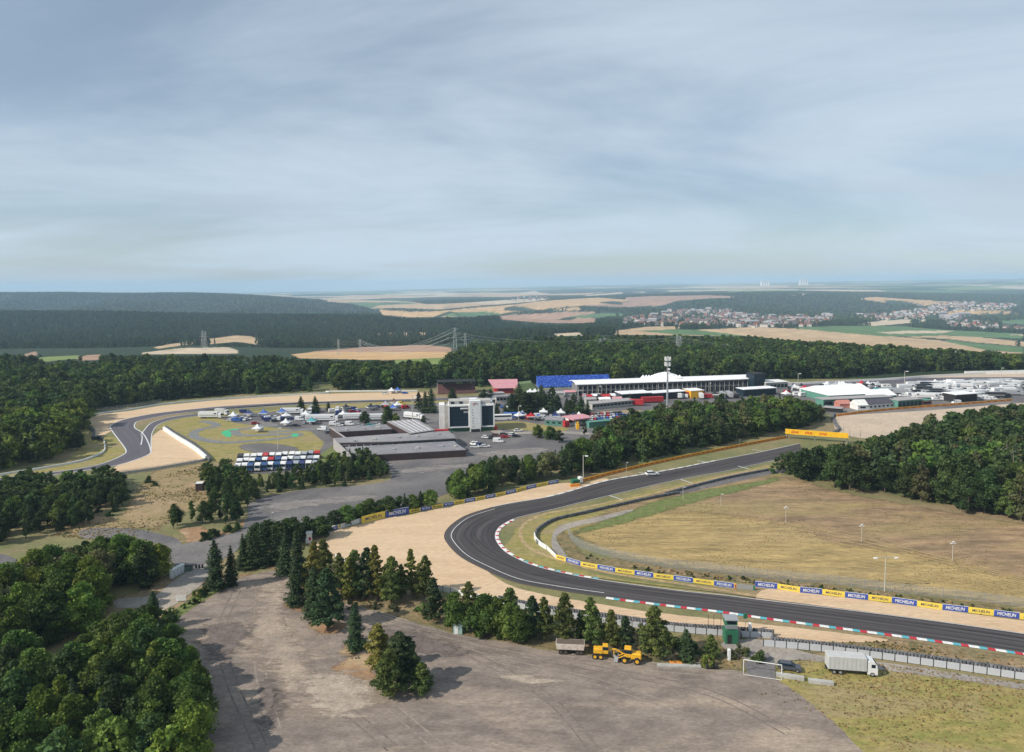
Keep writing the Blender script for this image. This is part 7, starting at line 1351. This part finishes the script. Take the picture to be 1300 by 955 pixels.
# ---------------------------------------------------------------- distant village, pylons, cooling towers
m_vill = M('village_render', (.56, .53, .48), (.44, .41, .37), scale=.2)
def house_mesh(i):
    mb = MB(); L, Wd, h = ((12, 9, 6), (15, 9, 5), (24, 11, 9))[i]; mb.box((0, 0, h / 2 - 1), (L, Wd, h + 2), (m_vill, m_vill, m_fascia)[i])
    rm = (M('village_tiles', (.30, .10, .06), (.22, .08, .05), scale=.2), M('village_slates', (.16, .12, .11), scale=.2), m_fascia)[i]
    mb.raw([(-L / 2 - .5, -Wd / 2 - .5, h), (L / 2 + .5, -Wd / 2 - .5, h), (L / 2 + .5, Wd / 2 + .5, h), (-L / 2 - .5, Wd / 2 + .5, h), (-L / 2, 0, h + 3.5), (L / 2, 0, h + 3.5)], [(0, 1, 5, 4), (2, 3, 4, 5), (0, 4, 3), (1, 2, 5), (3, 2, 1, 0)], rm); return mb.mesh('house')
HM = [house_mesh(i) for i in range(3)]; hp = []
r = random.Random(77)
clusters = [(0, 190, 'the white village on the far slope', 'houses of the far village'), (1, 80, 'the village at the right of the far valley', 'houses of the right-hand village'), (2, 30, 'the valley at the far right edge', 'houses of the right valley')]
extra = []
for ci_, n, words, grp in clusters:
    poly = TOWNS[ci_]; xs = [p[0] for p in poly]; yy = [p[1] for p in poly]; k = 0; tries = 0
    while k < n and tries < 20000:
        tries += 1; x, y = r.uniform(min(xs), max(xs)), r.uniform(min(yy), max(yy))
        if not bool(inside(x, y, poly)): continue
        p = GT(x, y, 1500)
        if p is None or p.y > 9000: continue
        k += 1; i = r.choice((0, 0, 1, 1, 2)); s = r.uniform(1.0, 1.5) * (1.25 if p.y > 3500 else 1)
        o = link('house', HM[i]); o.location = p; o.rotation_euler = (0, 0, r.uniform(0, 3.1)); o.scale = (s, s, s); tag(o, 'tiny pale house with pitched roof in ' + words, 'house', grp)
vs, fs, mi_ = [], [], []                          # the rest of the villages, too many to count
for poly, n in ((TOWNS[0], 330), (TOWNS[1], 90), (TOWNS[2], 40), ([(1000, 375), (1035, 371), (1037, 373), (1010, 377)], 40), ([(640, 379), (690, 376), (700, 380), (650, 384)], 50), ([(1160, 388), (1230, 384), (1290, 386), (1280, 390), (1180, 391)], 60)):
    xs = [p[0] for p in poly]; yy = [p[1] for p in poly]; k = 0
    for _ in range(n * 4):
        x, y = r.uniform(min(xs), max(xs)), r.uniform(min(yy), max(yy))
        if not bool(inside(x, y, poly)): continue
        p = GT(x, y, 1500)
        if p is None or p.y > 11000: continue
        k += 1
        if k > n: break
        h_ = HM[r.choice((0, 0, 1, 1, 2))]; s = r.uniform(1.0, 1.7); a = r.uniform(0, 3.1); Mx = Matrix.Translation(p) @ Matrix.Rotation(a, 4, 'Z') @ Matrix.Scale(s, 4); o_ = len(vs)
        vs += [tuple(Mx @ v.co) for v in h_.vertices]; fs += [tuple(i + o_ for i in q.vertices) for q in h_.polygons]; mi_ += [(0 if q.index < 6 else (1 if h_ is HM[0] else 2)) for q in h_.polygons]
me = bpy.data.meshes.new('village'); me.from_pydata(vs, [], fs)
for m_ in (m_vill, MATS['village_tiles'], MATS['village_slates']): me.materials.append(m_)
me.polygons.foreach_set('material_index', mi_); tag(link('village_houses', me), 'hundreds of tiny pale houses of the villages on the far slopes', 'village', None, 'stuff')
for i, (x, y, s) in enumerate(((1215, 403, 2.6), (1222, 402, 3), (1196, 400, 2.6), (1205, 408, 2), (945, 411, 2.4), (955, 412, 2.4))):
    p = GT(x, y, 1500)
    if p: o = link('factory_hall', HM[2]); o.location = p; o.rotation_euler = (0, 0, .1 * i); o.scale = (s, s, s * .6); tag(o, 'large pale industrial hall in the far right valley' if x > 1100 else 'large pale hall at the foot of the far village', 'hall', 'industrial halls in the valley')
m_pyl = M('pylon_steel', (.42, .45, .44), rough=.6, scale=.5)
def pylon_mesh(H, arms=3):
    mb = MB(); w = H * .07; lv = [0, .25, .5, .7, .85, 1.0]; ww = [w * (1 - .85 * v) + .25 for v in lv]
    for (a, wa), (b, wb) in zip(list(zip(lv, ww))[:-1], list(zip(lv, ww))[1:]):
        for sx, sy in ((-1, -1), (1, -1), (1, 1), (-1, 1)): mb.tube((sx * wa, sy * wa, a * H), (sx * wb, sy * wb, b * H), .16, m_pyl, 4)
        mb.tube((-wa, -wa, a * H), (wb, -wb, b * H), .1, m_pyl, 4); mb.tube((wa, -wa, a * H), (-wb, -wb, b * H), .1, m_pyl, 4); mb.tube((-wa, wa, a * H), (wb, wb, b * H), .1, m_pyl, 4)
    return mb
def pylon(x, y, yt, H, label, near=620, onflat=None):
    p = onflat or GT(x, y, near); h = at_dist(x, yt, p.y).z - p.z; t = thing('pylon', label, 'pylon', p); mb = pylon_mesh(h); mb.build('lattice', t); tops = []
    for z, w in ((.72, .20), (.85, .15), (.97, .09)):
        MB().tube((-h * w, 0, h * z), (h * w, 0, h * z), .18, m_pyl, 4).build('cross_arm', t); tops.append([p + Vector((s * h * w, 0, h * z - .6)) for s in (-1, 1)])
    return tops
PYL = [pylon(258, 445, 420, 35, 'twin pylon in the far left valley, left one'), pylon(261.5, 445, 421, 35, 'twin pylon in the far left valley, right one'), pylon(430, 451, 431, 25, 'pylon by the pinkish field, left one'), pylon(457.5, 449, 431, 25, 'pylon by the pinkish field, right one'),
 pylon(578, 462, 416, 34, 'tall pylon right of the yellow field', onflat=Vector((*at_dist(578, 462, 690).xy, 0))), pylon(591, 454, 423, 30, 'pylon just right of the tallest one', onflat=Vector((*at_dist(591, 458, 760).xy, 0))), pylon(762, 452, 430, 25, 'twin pylon in the back wood, left one', onflat=Vector((*at_dist(762, 455, 760).xy, 0))), pylon(767.5, 452, 429, 25, 'twin pylon in the back wood, right one', onflat=Vector((*at_dist(767.5, 455, 764).xy, 0))),
 pylon(859.5, 455, 426, 30, 'twin pylon above the telecom mast, left one', onflat=Vector((*at_dist(859.5, 460, 720).xy, 0))), pylon(863.5, 455, 427, 30, 'twin pylon above the telecom mast, right one', onflat=Vector((*at_dist(863.5, 460, 724).xy, 0))), pylon(1093, 462, 446, 22, 'pylon in the wood behind the paddock', onflat=Vector((*at_dist(1093, 462, 660).xy, 0))), pylon(1212, 459, 445, 22, 'twin pylon at the right of the wood, left one', onflat=Vector((*at_dist(1212, 461, 640).xy, 0))), pylon(1219, 459, 445, 22, 'twin pylon at the right of the wood, right one', onflat=Vector((*at_dist(1219, 461, 643).xy, 0)))]
def wire(A, B, label):
    mb = MB()
    for ta, tb in zip(A, B):
        for s in (0, 1):
            a, b = ta[s], tb[s]; L = (b - a).length; pts = [a.lerp(b, k / 12) - Vector((0, 0, L * .03 * 4 * (k / 12) * (1 - k / 12))) for k in range(13)]
            for u, v in zip(pts[:-1], pts[1:]): mb.tube(u, v, .09, m_pyl, 3)
    tag(mb.build('power_line'), label, 'power line')
wire(PYL[2], PYL[3], 'power line between the two pylons by the pinkish field'); wire(PYL[3], PYL[4], 'power line from the pinkish field to the tall pylon'); wire(PYL[5], PYL[6], 'power line crossing the back wood'); wire(PYL[7], PYL[8], 'power line between the twin pylons of the back wood'); wire(PYL[9], PYL[10], 'power line running down behind the paddock'); wire(PYL[10], PYL[11], 'power line at the right of the back wood')
m_tower = M('cooling_tower_concrete', (.66, .65, .64), rough=.9, scale=.01)
for i, (x, yt) in enumerate(((967, 356.5), (970, 356), (973, 357), (976, 357), (1016, 355), (1019, 354), (1022, 353.5), (1025, 355))):
    p = at_dist(x, 362, 13500); zt_ = at_dist(x, yt, 13500).z; p.z = float(height(p.x, p.y)) - 5; mb = MB(); n = 20; Hh = max(zt_ - p.z, 95); vs = []
    for k, (z, rr) in enumerate(((0, .42), (.3, .33), (.6, .26), (.8, .245), (1, .27))): vs += [(rr * 80 * math.cos(6.2832 * j / n), rr * 80 * math.sin(6.2832 * j / n), z * Hh) for j in range(n)]
    fs = [(k * n + j, k * n + (j + 1) % n, (k + 1) * n + (j + 1) % n, (k + 1) * n + j) for k in range(4) for j in range(n)]; mb.raw(vs, fs, m_tower); o = mb.build('cooling_tower'); o.location = p
    tag(o, 'pale cooling tower on the horizon, %s of the %s four' % (ORD[i % 4], 'left' if i < 4 else 'right'), 'cooling tower')

# ---------------------------------------------------------------- haze
HZ = bpy.data.materials.new('haze_air'); HZ.use_nodes = True; t = HZ.node_tree; t.nodes.remove(t.nodes['Principled BSDF'])
pv = nn(t, 'ShaderNodeVolumePrincipled', inp={'Color': (.55, .77, 1.0, 1), 'Density': 0.000074, 'Anisotropy': 0.0}); t.links.new(pv.outputs[0], t.nodes['Material Output'].inputs['Volume'])
zlo = float(Zg.min()) - 5; zhi = float(max(Zg.max(), 160)) + 30
mb = MB().box((0, 14800, (zlo + zhi) / 2), (90000, 32400, zhi - zlo), HZ); hz = mb.build('haze'); hz['kind'] = 'stuff'; hz['label'] = 'thin bluish summer haze over the whole landscape'
print('TREES', len(cand), 'STUFF', {WOODS[k][0]: len(v) for k, v in STUFF.items()}, 'terrain z', Zg.min(), Zg.max(), 'objects', len(bpy.data.objects))
